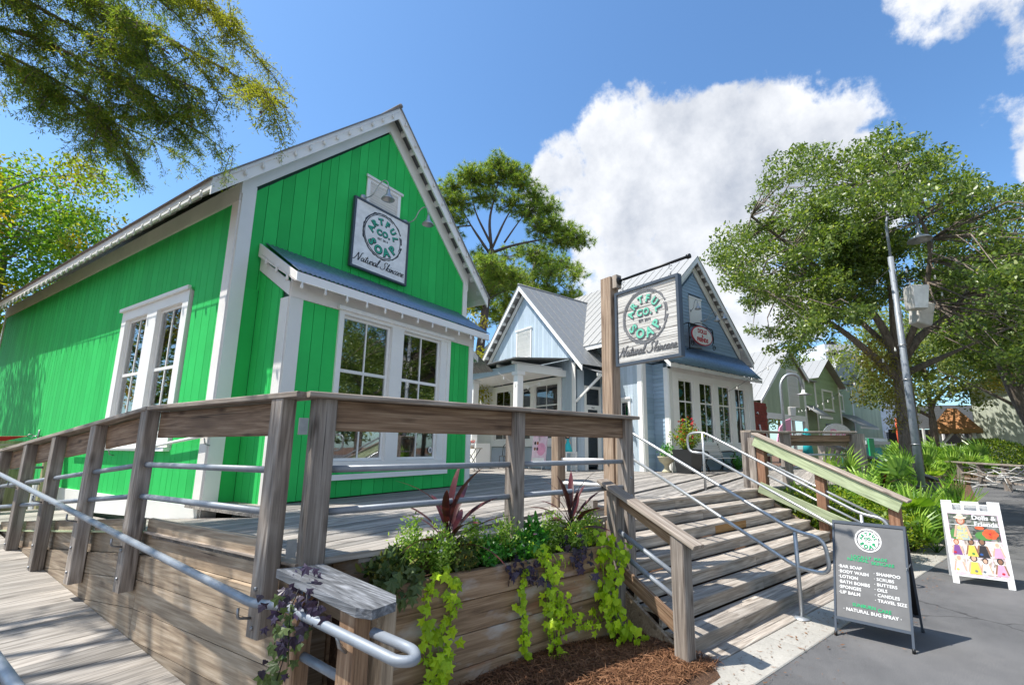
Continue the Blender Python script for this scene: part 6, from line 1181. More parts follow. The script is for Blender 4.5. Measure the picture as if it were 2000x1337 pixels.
# ================================================================ vegetation
def polymesh(name, V, k, rnd, smooth=False):
    """V: (n, k, 3) array of n polygons with k corners; rnd: n face values"""
    n = V.shape[0]; me = bpy.data.meshes.new(name); me.vertices.add(n*k); me.vertices.foreach_set('co', V.reshape(-1).astype(np.float32))
    me.loops.add(n*k); me.loops.foreach_set('vertex_index', np.arange(n*k, dtype=np.int32)); me.polygons.add(n); me.polygons.foreach_set('loop_start', np.arange(0, n*k, k, dtype=np.int32))
    try: me.polygons.foreach_set('loop_total', np.full(n, k, dtype=np.int32))
    except Exception: pass
    at = me.attributes.new('rnd', 'FLOAT', 'FACE'); at.data.foreach_set('value', rnd.astype(np.float32)); me.update(calc_edges=True); return me
def unit(a): return a/np.maximum(np.linalg.norm(a, axis=-1, keepdims=True), 1e-9)
def leafcloud(C, size, aspect=.45, up=.3, g=rng, shape='leaf'):
    """random leaf polygons at the points C"""
    n = len(C); d = unit(g.normal(size=(n, 3))+np.array([0, 0, -up])); nn = unit(np.cross(d, g.normal(size=(n, 3)))); w = np.cross(nn, d); s = size*(.6+.8*g.random((n, 1)))
    d = d*s; w = w*s*aspect
    if shape == 'leaf': tp = [(0, 0, 0), (.35, .5, .06), (.8, .32, .03), (1, 0, -.05), (.8, -.32, .03), (.35, -.5, .06)]
    elif shape == 'quad': tp = [(0, 0, 0), (.5, .5, .08), (1, 0, 0), (.5, -.5, .08)]
    elif shape == 'needle': tp = [(0, .5, 0), (1, 0, 0), (0, -.5, 0)]
    V = np.stack([C+d*a+w*b+nn*s*c for a, b, c in tp], 1); return V
def blob_pts(c, r, n, g=rng, shell=.35):
    p = unit(g.normal(size=(n, 3)))*(g.random((n, 1))**shell)*np.array(r); return p+np.array(c)
def limb(name, mat, parent, pts, r0, r1, seg=8):
    pts = fillet(pts, .6, 4) if len(pts) > 2 else [Vector(p) for p in pts]; n = len(pts); return tube(name, mat, parent, G, pts, r0, seg, radii=[r0+(r1-r0)*(i/(n-1))**.8 for i in range(n)])
def seglist(limbs):
    P0 = []
    for l in limbs:
        for a, b in zip(l[:-1], l[1:]):
            for t in (0, .33, .66): P0.append(Vector(a).lerp(Vector(b), t))
        P0.append(Vector(l[-1]))
    return P0
def twigs(name, mat, parent, limbs, centers, r=.03, every=1, seed=1, curve=.25):
    """thin branches from the limbs to the leaf clumps, one mesh"""
    rr = random.Random(seed); S = seglist(limbs); V = []; Fc = []
    for i, c in enumerate(centers):
        if i % every: continue
        c = Vector(c); b = min(S, key=lambda p: (p-c).length); L = (c-b).length; mid = b.lerp(c, .5)+Vector((rr.uniform(-1, 1), rr.uniform(-1, 1), rr.uniform(-.2, 1)))*L*curve*.5
        vs, fs = tubemesh([b, mid, c], r, 4, False, [r*min(1.6, .5+L*.25), r*.7, r*.2]); o = len(V); V += vs; Fc += [tuple(o+k for k in f_) for f_ in fs]
    return tag(link(name, pymesh(name, V, Fc, True), mat, parent, G), kind='stuff')
def tree(name, label, cat, base, limbs, radii, clusters, leaf, bark='bark', lsize=.09, per=260, cr=(.55, .55, .4), group=None, aspect=.5, shape='leaf', tw=.03, every=1, up=.3):
    t = thing(name, label, cat, Matrix.Translation(base), group)
    for i, (l, (a, b)) in enumerate(zip(limbs, radii)): limb('trunk' if i == 0 else 'limb', bark, t, l, a, b, 12 if i == 0 else 8)
    if tw: twigs('twigs', bark, t, limbs, clusters, tw, every)
    C = []
    for c in clusters: q = rng.uniform(.6, 1.3); C.append(blob_pts(c, (cr[0]*q, cr[1]*q, cr[2]*q), int(per*q)))
    C = np.concatenate(C); V = leafcloud(C, lsize, aspect, up, shape=shape); link('crown', polymesh('crown', V, V.shape[1], np.clip(rng.normal(.45, .25, len(C)), 0, 1)), leaf, t, G); return t
def ell_clusters(c, r, n, keep=lambda p: True, shell=.45, seed=1):
    g = np.random.default_rng(seed); o = []; c = np.array(c, float); r = np.array(r, float)
    while len(o) < n:
        p = unit(g.normal(size=3))*g.random()**shell
        q = c+p*r
        if keep(q): o.append(tuple(q))
    return o
# the big live oak beside the lamp post
OB = (16.1, -1.85, 0)
ol = [[(16.35, -1.75, 0), (16.2, -1.8, 1.1), (16.05, -1.82, 2.4), (15.98, -1.83, 3.6), (15.95, -1.8, 4.3)],
      [(15.98, -1.83, 3.7), (15.87, -1.64, 4.9), (15.66, -1.28, 5.81), (15.24, -.58, 6.5), (14.5, .5, 7.6), (13.4, 1.4, 8.3)],
      [(15.95, -1.8, 4.2), (15.95, -1.78, 5.2), (15.99, -1.85, 6.4), (15.89, -1.66, 7.8), (15.6, -1.4, 9.6)],
      [(16.0, -1.9, 4.3), (16.35, -2.44, 5.07), (16.75, -3.12, 5.5), (17.2, -3.87, 6.5), (17.7, -4.9, 7.6)],
      [(16.0, -1.86, 3.6), (15.57, -1.14, 4.47), (15.17, -.47, 5.2), (14.6, .5, 5.9), (13.6, 2.0, 6.5)],
      [(15.97, -1.8, 4.2), (15.0, -2.4, 5.6), (14.2, -2.6, 7.0), (13.6, -2.0, 8.4)], [(15.97, -1.8, 4.4), (16.9, -.9, 6.0), (17.4, 0.2, 7.6)], [(16.2, -1.85, 3.9), (17.6, -3.2, 4.6), (19.0, -5.2, 5.6)]]
orr = [(.30, .20), (.13, .035), (.12, .035), (.13, .04), (.12, .035), (.09, .03), (.09, .03), (.10, .03)]
def okeep(q):
    d = q[2]; lat = -(q[0]-15.4)*rt.x*0+((q[0]-15.3)*rt.x+(q[1]+1.4)*rt.y)      # sideways offset as seen from the walk
    floor = 5.3 if abs(lat) < 2.0 else (4.3 if lat < 0 else 5.2)
    roof = 11.2-.42*abs(lat-.6)**1.15
    return floor < d < roof and not (lat < -3.6 and d > 8.9)
def outline(q, poly):      # is the clump inside the crown's silhouette as the walk sees it
    v = Vector(q)-EYE; c = v.dot(fw); x = 1076.07+911.17*v.dot(r2)/c; y = 707.04+911.17*v.dot(d2)/c; ins = False
    for i in range(len(poly)):
        (x0, y0), (x1, y1) = poly[i], poly[i-1]
        if (y0 > y) != (y1 > y) and x < (x1-x0)*(y-y0)/(y1-y0)+x0: ins = not ins
    return ins
crown_line = [(1365, 445), (1430, 430), (1480, 395), (1470, 340), (1520, 300), (1590, 290), (1650, 275), (1700, 240), (1770, 240), (1830, 280), (1880, 285), (1900, 350), (1980, 375), (2100, 370), (2200, 500), (2180, 760), (2010, 740), (1930, 690), (1860, 620), (1800, 570), (1700, 600), (1660, 640), (1600, 670), (1540, 715), (1495, 690), (1450, 610), (1440, 560), (1395, 505)]
oc = ell_clusters((14.9, -1.2, 7.2), (4.8, 6.0, 4.8), 570, lambda q: outline(q, crown_line) and not (outline(q, [(1670, 400), (1850, 400), (1860, 720), (1700, 720)]) and (Vector(q)-EYE).dot(fw) < 12.4), .6, 4)
tree('live_oak', 'spreading live oak with small glossy dark green leaves behind the lamp post', 'tree', OB, ol, orr, oc, 'oakleaf', lsize=.085, per=190, cr=(.42, .42, .22), tw=.024)
# tufts of moss and ivy on its trunk
C = np.concatenate([blob_pts((16.05, -1.7, z), (.4, .4, .35), 500) for z in (2.6, 3.1, 3.5, 3.9, 4.3)]); C = np.concatenate([C, blob_pts((15.6, -1.25, 4.3), (.35, .4, .7), 800)])
V = leafcloud(C, .09, .3, .8); o = link('epiphytes', polymesh('epiphytes', V, 6, rng.random(len(V))), 'mossleaf', bpy.data.objects['live_oak'], G)
# olive background trees on the right
def simpletree(name, label, base, h, r, leaf, n, ls, per, bark='bark', lean=(0, 0), zlow=.35, group='trees in the right background', trunk_r=.22, seed=1, cr=.7, shape='leaf', asp=.5):
    b = Vector(base); top = b+Vector((lean[0], lean[1], h*.62)); mid = b.lerp(top, .5)+Vector((.1, -.1, 0)); limbs = [[b, mid, top]]; rr = random.Random(seed); rad = [(trunk_r, trunk_r*.5)]
    for k in range(6): a = k*1.05+rr.random(); s = b.lerp(top, rr.uniform(.45, .9)); limbs.append([s, s+Vector((math.cos(a)*r*.4, math.sin(a)*r*.4, h*.12)), s+Vector((math.cos(a)*r*.8, math.sin(a)*r*.8, h*.22))]); rad.append((trunk_r*.45, trunk_r*.12))
    cs = ell_clusters((top.x, top.y, b.z+h*(zlow+(1-zlow)/2)), (r, r, h*(1-zlow)/2), n, seed=seed, shell=.4)
    return tree(name, label, 'tree', b, limbs, rad, cs, leaf, bark, ls, per, (cr, cr, cr*.65), group, asp, shape, tw=trunk_r*.12, every=2)
t2 = tree('leaning_oak', 'leaning oak with open crown at the right edge of the picture', 'tree', (23.6, -6.6, 0), [[(23.9, -6.9, 0), (23.38, -6.2, 2.9), (23.27, -5.87, 3.8), (23.1, -5.58, 5.2), (22.8, -5.3, 6.6)], [(23.27, -5.87, 3.8), (24.2, -7.2, 5.5), (25, -8.6, 6.6)], [(23.1, -5.6, 5.1), (21.8, -4.2, 6.4), (20.8, -3.2, 7.3)]], [(.24, .12), (.09, .03), (.09, .03)], ell_clusters((22.8, -6.6, 7.6), (4.0, 3.8, 3.2), 210, seed=21), 'oakleaf', lsize=.13, per=190, cr=(.8, .8, .5), tw=.03, group=None)
simpletree('olive_tree', 'pale olive green tree above the gazebo roof', (48, -7, 0), 14.5, 6.0, 'mossleaf', 90, .26, 190, seed=2, cr=1.5, zlow=.32, trunk_r=.3)
simpletree('olive_tree', 'tall olive green tree behind the cream building at the right edge', (46, -15, 0), 15.5, 6.0, 'mossleaf', 90, .26, 190, seed=3, cr=1.5, zlow=.36, trunk_r=.3)
simpletree('olive_tree', 'feathery green tree hanging over the round shrub', (36.5, -9.5, 0), 11.5, 4.3, 'mossleaf', 80, .17, 190, seed=6, cr=1.0, zlow=.46, trunk_r=.22)
simpletree('olive_tree', 'broad tree behind the small white lamp post and far shops', (70, 6, 0), 15, 7, 'oakleaf', 60, .34, 150, seed=9, cr=1.8, zlow=.35, trunk_r=.3)
simpletree('olive_tree', 'fine leaved tree filling the gap over the right lane', (31, -8.8, 0), 12.5, 4.0, 'mossleaf', 95, .14, 200, seed=14, cr=.95, zlow=.45, trunk_r=.2)
for i, (u, v, h) in enumerate(((34, -9, 12), (42, -11, 13), (52, -12, 14), (26, -12, 11))):
    p = W(u, v); simpletree('lane_tree', ('nearest', 'second', 'third', 'last')[i]+' of the trees lining the far side of the lane', (p.x, p.y, 0), h, 5, 'oakleaf', 70, .3, 130, seed=90+i, cr=1.3, zlow=.15, group='trees lining the lane', trunk_r=.25)
# trees on the left behind the green shop
simpletree('maple_tree', 'sunlit yellow green tree left behind the green shop roof', (3.6, 25.5, 0), 13.6, 3.7, 'lightleaf', 120, .13, 260, seed=31, cr=.9, zlow=.35, group='bright trees at the left', trunk_r=.25)
simpletree('maple_tree', 'smaller bright tree reaching over the roof edge at the left', (5.9, 27.0, 0), 10.4, 2.2, 'lightleaf', 45, .13, 220, seed=32, cr=.75, zlow=.4, group='bright trees at the left', trunk_r=.16)
simpletree('maple_tree', 'bright low tree at the far left edge', (-.2, 19.9, 0), 9.8, 2.8, 'lightleaf', 70, .13, 230, seed=33, cr=.85, zlow=.3, group='bright trees at the left', trunk_r=.2)
# overhanging bald cypress
cyl = [[(-2.6, 9.2, 0), (-2.55, 9.2, 3.5), (-2.5, 9.1, 7.0), (-2.4, 9.0, 10.5)],
 [(-2.45, 9.1, 7.6), (-.4, 8.2, 7.4), (.95, 6.8, 6.85), (1.34, 6.16, 6.42), (1.98, 5.09, 5.72), (2.29, 4.57, 5.32)],
 [(-2.5, 9.1, 7.0), (-.6, 8.9, 7.0), (.22, 8.63, 6.82), (.89, 7.5, 6.51), (1.52, 6.43, 5.85), (1.79, 5.99, 5.6)],
 [(-2.5, 9.15, 6.6), (-.6, 9.0, 6.9), (.42, 8.68, 6.75), (.95, 7.8, 6.3), (1.34, 7.14, 5.85), (1.49, 6.88, 5.5)],
 [(-2.4, 9.0, 9.0), (-.3, 8.0, 8.1), (1.3, 6.7, 7.15), (1.88, 5.83, 6.85), (2.1, 5.45, 6.65)],
 [(.4, 8.65, 6.7), (1.15, 7.65, 6.07), (1.44, 7.16, 5.63), (1.77, 6.62, 5.7), (2.1, 6.05, 5.65)],
 [(-.4, 8.2, 7.5), (.3, 7.6, 7.6), (1.0, 6.9, 7.5), (1.6, 6.2, 7.4)],
 [(-.8, 8.6, 7.2), (.5, 7.6, 6.95), (1.12, 6.8, 6.4), (1.55, 6.15, 6.02), (1.9, 5.5, 5.6)], [(-.9, 8.8, 7.9), (.2, 8.2, 7.45), (.75, 7.45, 7.1), (1.2, 6.75, 6.75), (1.55, 6.2, 6.5)],
 [(-2.5, 9.0, 7.2), (-2.3, 7.6, 7.3), (-1.8, 6.2, 6.8), (-1.5, 5.0, 6.2)], [(-2.5, 9.0, 6.8), (-3.2, 7.4, 7.0), (-3.1, 5.8, 6.5), (-2.8, 4.6, 6.0)], [(-2.5, 9.0, 7.4), (-1.4, 7.6, 7.5), (-.7, 6.4, 7.1), (-.4, 5.4, 6.7)]]
cy = thing('bald_cypress', 'bald cypress reaching feathery drooping branches over the upper left', 'tree', Matrix.Translation((-2.6, 9.2, 0)))
for i, l in enumerate(cyl): limb('trunk' if i == 0 else 'limb', 'cypbark', cy, l, [.26, .045, .045, .04, .045, .028, .035, .03, .03, .04, .04, .04][i], [.12, .008, .008, .006, .008, .006, .008, .006, .006, .008, .008, .008][i], 10)
gc = np.random.default_rng(12); main = list(cyl[1:])
for l in main:
    pl = [Vector(p) for p in l]
    for k in range(10):
        i = 1+k*(len(pl)-2)//10; t_ = gc.random(); p = pl[i].lerp(pl[i+1], t_)
        if p.x < -.9 and l is not main[-1] and l is not main[-2] and l is not main[-3]: continue
        dr3 = (pl[i+1]-pl[i]).normalized(); sd_ = 1 if k % 2 else -1; side = Vector((-dr3.y, dr3.x, 0))*sd_; L_ = gc.uniform(.45, 1.0)*(1-.3*k/11); d_ = (dr3*.75+side*.75+Vector((0, 0, -.10))).normalized()
        cyl.append([tuple(p), tuple(p+d_*L_*.5+Vector((0, 0, -.02))), tuple(p+d_*L_+Vector((0, 0, -.16)))]); limb('bough', 'cypbark', cy, cyl[-1], .012, .003, 6)
TV = []; TF_ = []; LC = []; LD = []
for li, l in enumerate(cyl[1:]):
    pl = [np.array(p, float) for p in l]; cum = [np.linalg.norm(b-a) for a, b in zip(pl[:-1], pl[1:])]; tot_ = sum(cum); nb_ = int(tot_*(30 if li in (8, 9, 10) else 16))
    for k in range(nb_):
        t = (k+gc.random())/nb_*tot_; i = 0
        while i < len(cum)-1 and t > cum[i]: t -= cum[i]; i += 1
        p = pl[i]+(pl[i+1]-pl[i])*min(1, t/cum[i]); fr = k/nb_
        if p[0] < -1.2 and li not in (8, 9, 10) and p[1] > 7.2: continue
        dirn = unit(gc.normal(size=3)*np.array([.8, .8, .35])+unit(pl[i+1]-pl[i])*.5); L = gc.uniform(.22, .62)*(1-.45*fr)
        pts = [p]; d = dirn.copy()
        for q in range(5): d = unit(d+np.array([0, 0, -.20])); pts.append(pts[-1]+d*L/5)
        vs, fs = tubemesh(pts, .004, 3, False, [.006, .005, .004, .003, .002, .0015]); o_ = len(TV); TV += vs; TF_ += [tuple(o_+z for z in f_) for f_ in fs]
        for q in range(1, 6):
            for s_ in range(5):
                c0_ = pts[q-1]+(pts[q]-pts[q-1])*gc.random(); dd_ = unit(d*.4+gc.normal(size=3)*.55+np.array([0, 0, -.35])); ln = gc.uniform(.07, .15)
                for w_ in range(5): LC.append(c0_+dd_*ln*(w_/5)); LD.append(unit(dd_*.9+gc.normal(size=3)*.75))
LC = np.array(LC); LD = np.array(LD); n = len(LC); nn = unit(np.cross(LD, gc.normal(size=(n, 3)))); wv = np.cross(nn, LD); s_ = gc.uniform(.028, .055, (n, 1))
V = np.stack([LC, LC+LD*s_*.5+wv*.0045, LC+LD*s_, LC+LD*s_*.5-wv*.0045], 1); link('foliage', polymesh('foliage', V, 4, np.clip(gc.normal(.45, .25, n), 0, 1)), 'cypleaf', cy, G)
tag(link('twigs', pymesh('twigs', TV, TF_, True), 'cypbark', cy, G), kind='stuff')
cone_me = pymesh('cone', *lathemesh([(0, -.016), (.013, -.009), (.017, 0), (.012, .01), (0, .016)], 8), True)
for k in range(46):
    l = cyl[1+k % 5]; i = gc.integers(len(l)-3, len(l)-1); p = Vector(l[i]).lerp(Vector(l[i+1]), gc.random())+Vector(gc.normal(size=3)*np.array([.12, .12, .08]))-Vector((0, 0, .12)); link('cone', cone_me, 'cypbark', cy, Matrix.Translation(p))
# pines between the shops
def tufts(C, g, n=20, L=.26, w=.016):
    m = len(C); c = np.repeat(C, n, 0); d = unit(g.normal(size=(m*n, 3))+np.array([0, 0, .35])); s = np.cross(d, g.normal(size=(m*n, 3))); s = unit(s)*w; l = L*(.7+.5*g.random((m*n, 1))); return np.stack([c-s*.5, c+d*l, c+s*.5], 1)
def pine(name, label, limbs, radii, centers, per, seed, r=(.75, .75, .38), L=.24):
    g = np.random.default_rng(seed); t = thing(name, label, 'tree', Matrix.Translation(limbs[0][0]), 'tall pines between the shops')
    for i, (l, (a, b)) in enumerate(zip(limbs, radii)): limb('trunk' if i == 0 else 'limb', 'pinebark', t, l, a, b, 10 if i == 0 else 6)
    sub = []; 
    for c in centers: sub += [tuple(p) for p in blob_pts(c, r, per, g, .5)]
    twigs('twigs', 'pinebark', t, limbs+[[limbs[0][-1], c] for c in centers][:0], centers, .05, 1, seed, .3)
    S = centers; V = []; Fc = []
    for k, p in enumerate(sub):
        c = Vector(S[k//per]); vs, fs = tubemesh([c, Vector(p)], .012, 3, False, [.018, .007]); o_ = len(V); V += vs; Fc += [tuple(o_+z for z in f_) for f_ in fs]
    tag(link('twigs', pymesh('twigs', V, Fc), 'pinebark', t, G), kind='stuff')
    T = tufts(np.array(sub), g, 30, L, .026); link('needles', polymesh('needles', T, 3, np.clip(g.normal(.5, .28, len(T)), 0, 1)), 'pineleaf', t, G); return t
p1l = [[(18.6, 15.7, 0), (18.69, 15.52, 6.4), (18.85, 15.25, 9.6), (18.95, 15.09, 12.5)], [(18.95, 15.09, 12.5), (18.86, 15.25, 14.2), (19.0, 14.95, 15.9), (19.12, 14.81, 16.9)], [(18.92, 15.1, 12.4), (19.3, 14.5, 14.2), (19.7, 13.9, 15.6)], [(18.95, 15.09, 12.3), (19.52, 14.13, 12.75), (20.38, 12.68, 13.1), (21.0, 11.6, 13.4)], [(18.92, 15.13, 12.2), (18.35, 16.1, 13.9), (17.88, 16.88, 15.6)], [(19.3, 14.49, 12.9), (19.65, 13.91, 14.0), (20.1, 13.1, 15.3)], [(18.9, 15.1, 12.8), (18.5, 15.9, 14.6), (18.3, 16.2, 16.1)]]
p1c = [(19.26, 14.57, 17.2), (18.45, 15.92, 16.6), (17.8, 17.03, 16.2), (19.78, 13.69, 16.3), (20.15, 13.06, 15.6), (18.04, 16.62, 15.2), (18.95, 15.2, 16.7), (19.51, 14.14, 15.2), (20.67, 12.2, 13.9), (21.1, 11.5, 13.5), (20.3, 12.8, 13.7), (17.77, 17.07, 14.3), (21.35, 11.0, 13.0), (19.0, 14.9, 17.6), (20.6, 12.5, 14.9), (18.2, 16.3, 16.9), (17.5, 17.5, 15.4), (18.7, 15.6, 15.6), (19.6, 13.9, 16.9), (20.0, 13.4, 14.6), (17.6, 17.2, 13.2), (20.9, 11.9, 13.0)]
pine('pine_tree', 'tall open crowned pine with dark forking limbs rising behind the green shop', p1l, [(.3, .16), (.10, .03), (.08, .03), (.09, .03), (.08, .02), (.06, .02), (.07, .02)], p1c, 95, 41, (1.05, 1.05, .55), .27)
p2l = [[(23.2, 15.5, 0), (23.3, 15.4, 6), (23.4, 15.3, 11), (23.5, 15.2, 14)], [(23.4, 15.3, 10.6), (24.3, 13.9, 12.0)], [(23.4, 15.3, 10.5), (22.3, 17.3, 12.0)], [(23.4, 15.3, 9), (24.6, 13.4, 10.2)]]
g_ = np.random.default_rng(5); p2c = ell_clusters((23.3, 15.6, 11.6), (2.3, 3.6, 3.3), 52, seed=44)
pine('pine_tree', 'denser lower pine right behind the pale wing roof', p2l, [(.25, .1), (.08, .03), (.08, .03), (.08, .03)], p2c, 40, 45, (1.0, 1.0, .6), .3)
p3l = [[(16.5, 17.6, 0), (16.6, 17.5, 6), (16.7, 17.4, 9.5)], [(16.6, 17.5, 7), (17.4, 16.2, 8.6)], [(16.6, 17.5, 7), (16.0, 18.6, 8.8)]]
pine('pine_tree', 'thin trunked pine close behind the right eave of the green shop', p3l, [(.22, .12), (.07, .03), (.07, .03)], ell_clusters((18.3, 15.6, 10.8), (1.8, 2.6, 1.9), 26, seed=46), 40, 47, (.9, .9, .5), .28)
simpletree('maple_tree', 'bright green sapling seen in the gap between the green shop and the wing', (16.2, 14.5, 0), 8.4, 2.2, 'lightleaf', 40, .13, 200, seed=51, cr=.7, zlow=.3, group=None, trunk_r=.12)
# ---------------------------------------------------------------- shrubs, palmettos
def shrub(name, label, c, r, n, leaf, size, cat='shrub', group=None, flat=False, asp=.45, stems=True, shell=.3):
    t = thing(name, label, cat, Matrix.Translation((c[0], c[1], 0)), group); C = blob_pts(c, r, n, rng, shell)
    C = C[C[:, 2] > 0.02]; V = leafcloud(C, size, asp, -.3); link('foliage', polymesh('foliage', V, 6, np.clip(rng.normal(.5, .28, len(C)), 0, 1)), leaf, t, G)
    if stems:
        for k in range(6): a = k*1.05; tube('stem', 'bark', t, G, [(c[0]+.05*math.cos(a), c[1]+.05*math.sin(a), max(0, c[2]-r[2])), (c[0]+r[0]*.5*math.cos(a), c[1]+r[1]*.5*math.sin(a), c[2]+r[2]*.2)], .012, 5)
    return t
for i, (u, v, z, r) in enumerate(((9.75, 4.0, .72, .5), (9.7, 3.3, .60, .48), (10.3, 3.7, .68, .5), (9.85, 2.75, .45, .42), (10.6, 3.1, .58, .45), (10.9, 2.6, .40, .4))):
    p = W(u, v); shrub('variegated_shrub', ('variegated yellow green shrub at the top end of the right stair rail', 'variegated shrub behind the middle post of the right stair rail', 'second row variegated shrub below the deck corner', 'low variegated shrub behind the foot of the right stair rail', 'variegated shrub beside the first palmetto', 'outermost low variegated shrub by the walk')[i], (p.x, p.y, z), (r, r, r*.95), 1500, 'shrub', .075, group='variegated shrubs beside the steps', asp=.42)
def fanmesh(seed, n=17, L=.42, spread=150):
    rr = random.Random(seed); V = []; Fc = []
    for i in range(n):
        a = R(-spread/2+spread*i/(n-1)); l = L*(.75+.3*math.cos(a*.8))*rr.uniform(.9, 1.08); w = .018+.004*rr.random(); c, s = math.sin(a), math.cos(a); dr = -.06-.12*rr.random(); o = len(V)
        nx, ny = s, -c
        for t, ww, zz in ((.0, .004, 0), (.35, w, .015), (.7, w*.8, .0), (1, .001, dr)):
            for q in (-1, 1): V.append((c*l*t+nx*ww*q, s*l*t+ny*ww*q, zz*1.0+(.008 if q > 0 else 0)))
        for k in range(3): Fc.append((o+2*k, o+2*k+1, o+2*k+3, o+2*k+2))
    me = pymesh('frond', V, Fc); at = me.attributes.new('rnd', 'FLOAT', 'FACE'); at.data.foreach_set('value', [rr.random() for _ in Fc]); return me
fans = [fanmesh(k) for k in range(5)]
def palmetto(label, p, s, n, z0=0.0, h=.55, seed=1, group='palmettos in the bed right of the steps'):
    rr = random.Random(seed); t = thing('palmetto', label, 'palm', Matrix.Translation((p[0], p[1], z0)), group)
    for k in range(n):
        a = rr.uniform(0, 6.28); el = R(rr.uniform(15, 80)); L = h*rr.uniform(.6, 1.1)*s; d = Vector((math.cos(a)*math.cos(el), math.sin(a)*math.cos(el), math.sin(el))); tip = Vector((p[0], p[1], z0+.05))+d*L
        tube('stalk', 'palm', t, G, [(p[0], p[1], z0), Vector((p[0], p[1], z0+.03)).lerp(tip, .5)+Vector((0, 0, .05)), tip], .006*s, 4); y_ = d; x_ = Vector((-math.sin(a), math.cos(a), 0)); z_ = x_.cross(y_); M = Matrix((x_, y_, z_)).transposed().to_4x4()
        link('frond', fans[rr.randrange(5)], 'palm', t, Matrix.Translation(tip) @ M @ Matrix.Rotation(R(rr.uniform(-35, 10)), 4, 'X') @ Matrix.Scale(s*rr.uniform(.8, 1.15), 4))
pal = [((12.45, -.95), 1.35, 22, .25, .95, 'tall palmetto with big fan fronds below the lamp post'), ((11.75, -1.25), 1.1, 20, 0, .6, 'palmetto behind the end of the right stair rail'), ((11.2, -1.45), 1.0, 18, 0, .45, 'palmetto spreading over the mulch next to the walk'), ((12.6, -1.95), 1.0, 18, 0, .5, 'palmetto right of the lamp post foot'), ((12.1, -.45), 1.2, 16, .1, .8, 'palmetto under the deck corner rail')]
for i, (p, s, n, z0, h, lb) in enumerate(pal): palmetto(lb, p, s, n, z0, h, 60+i)
farp = [((34.3, -4.6), 2.4, 16, 'far palmetto left of the pale low rail'), ((36.2, -5.6), 2.4, 16, 'far palmetto in the middle of the bed across the lane'), ((32.6, -3.8), 2.2, 16, 'far palmetto nearest the lamp post across the lane'), ((38.5, -5.0), 2.6, 16, 'far palmetto behind the others across the lane'), ((35.6, -3.2), 2.4, 16, 'far palmetto at the back left across the lane'), ((38.2, -7.2), 2.4, 14, 'far palmetto in front of the round shrub')]
for i, (p, s, n, lb) in enumerate(farp): palmetto(lb, p, s, n, 0, .6, 80+i, 'palmettos across the lane')
# croton and red cordyline clump by the deck corner
def bladeleaf(L, w, bend, n=7, fold=.25):
    V = []; Fc = []
    for i in range(n+1):
        t = i/n; ww = w*math.sin(math.pi*min(1, t*.93+.07))**.7*(1-.15*t); ww = max(ww, .001) if i < n else .0005; x = L*t*(1-.12*t*bend); z = -bend*L*.5*t*t
        V += [(x, -ww, z+fold*ww), (x, 0, z), (x, ww, z+fold*ww)]
    for i in range(n):
        for k in range(2): o = 3*i+k; Fc.append((o, o+1, o+4, o+3))
    me = pymesh('leaf', V, Fc, True); at = me.attributes.new('rnd', 'FLOAT', 'FACE'); rr = random.Random(int(L*1000)); at.data.foreach_set('value', [min(1, max(0, .2+.6*(i/(len(Fc))) + rr.uniform(-.1, .1))) for i in range(len(Fc))]); return me
bl = [bladeleaf(.36, .025, .5), bladeleaf(.38, .024, .9), bladeleaf(.36, .026, 1.3), bladeleaf(.30, .031, .7)]
def rosette(name, label, base, n, s, leaf, stalk='cord', h=.16, seed=1, els=(20, 85), cat='plant', group=None, meshes=None):
    rr = random.Random(seed); t = thing(name, label, cat, Matrix.Translation(base), group); b = Vector(base); tube('stem', stalk, t, G, [b, b+Vector((0, 0, h))], .012*s, 6)
    for k in range(n):
        a = k*2.4+rr.uniform(-.3, .3); el = R(els[0]+(els[1]-els[0])*(k/(n-1))); o_ = b+Vector((0, 0, h*(.3+.7*k/n))); d = Vector((math.cos(a)*math.cos(el), math.sin(a)*math.cos(el), math.sin(el)))
        st_ = d*.09*s; tube('petiole', stalk, t, G, [o_, o_+st_], .005*s, 4); o_ = o_+st_; x_ = d; y_ = Vector((-math.sin(a), math.cos(a), 0)); z_ = x_.cross(y_); M = Matrix((x_, y_, z_)).transposed().to_4x4()
        link('leaf', rr.choice(meshes or bl), leaf, t, Matrix.Translation(o_) @ M @ Matrix.Rotation(R(rr.uniform(-30, 30)), 4, 'X') @ Matrix.Scale(s*rr.uniform(.75, 1.1), 4))
    return t
rosette('cordyline', 'burgundy leaved plant at the left of the planter box', tuple(W(1.90, 3.5, 1.0)), 17, 1.3, 'cord', seed=3, els=(5, 86), group='burgundy plants in the planter box'); rosette('cordyline', 'burgundy leaved plant at the right of the planter box', tuple(W(3.24, 3.52, 1.0)), 17, 1.25, 'cord', seed=9, els=(5, 86), group='burgundy plants in the planter box')
rosette('croton', 'yellow striped croton beside the deck corner post', (12.75, -.70, .5), 16, 1.5, 'palm', 'palm', .8, 5, (30, 85)); rosette('cordyline', 'dark red plant behind the palmettos near the deck corner', (12.5, -.85, .5), 14, 1.5, 'cord', 'cord', .5, 6, (10, 80))
p_ = (47.9, -10.1); t_ = shrub('round_shrub', 'large clipped dome shaped shrub behind the right low rail', (p_[0], p_[1], .9), (2.7, 2.7, 1.75), 16000, 'shrub', .13, stems=False, shell=.10)
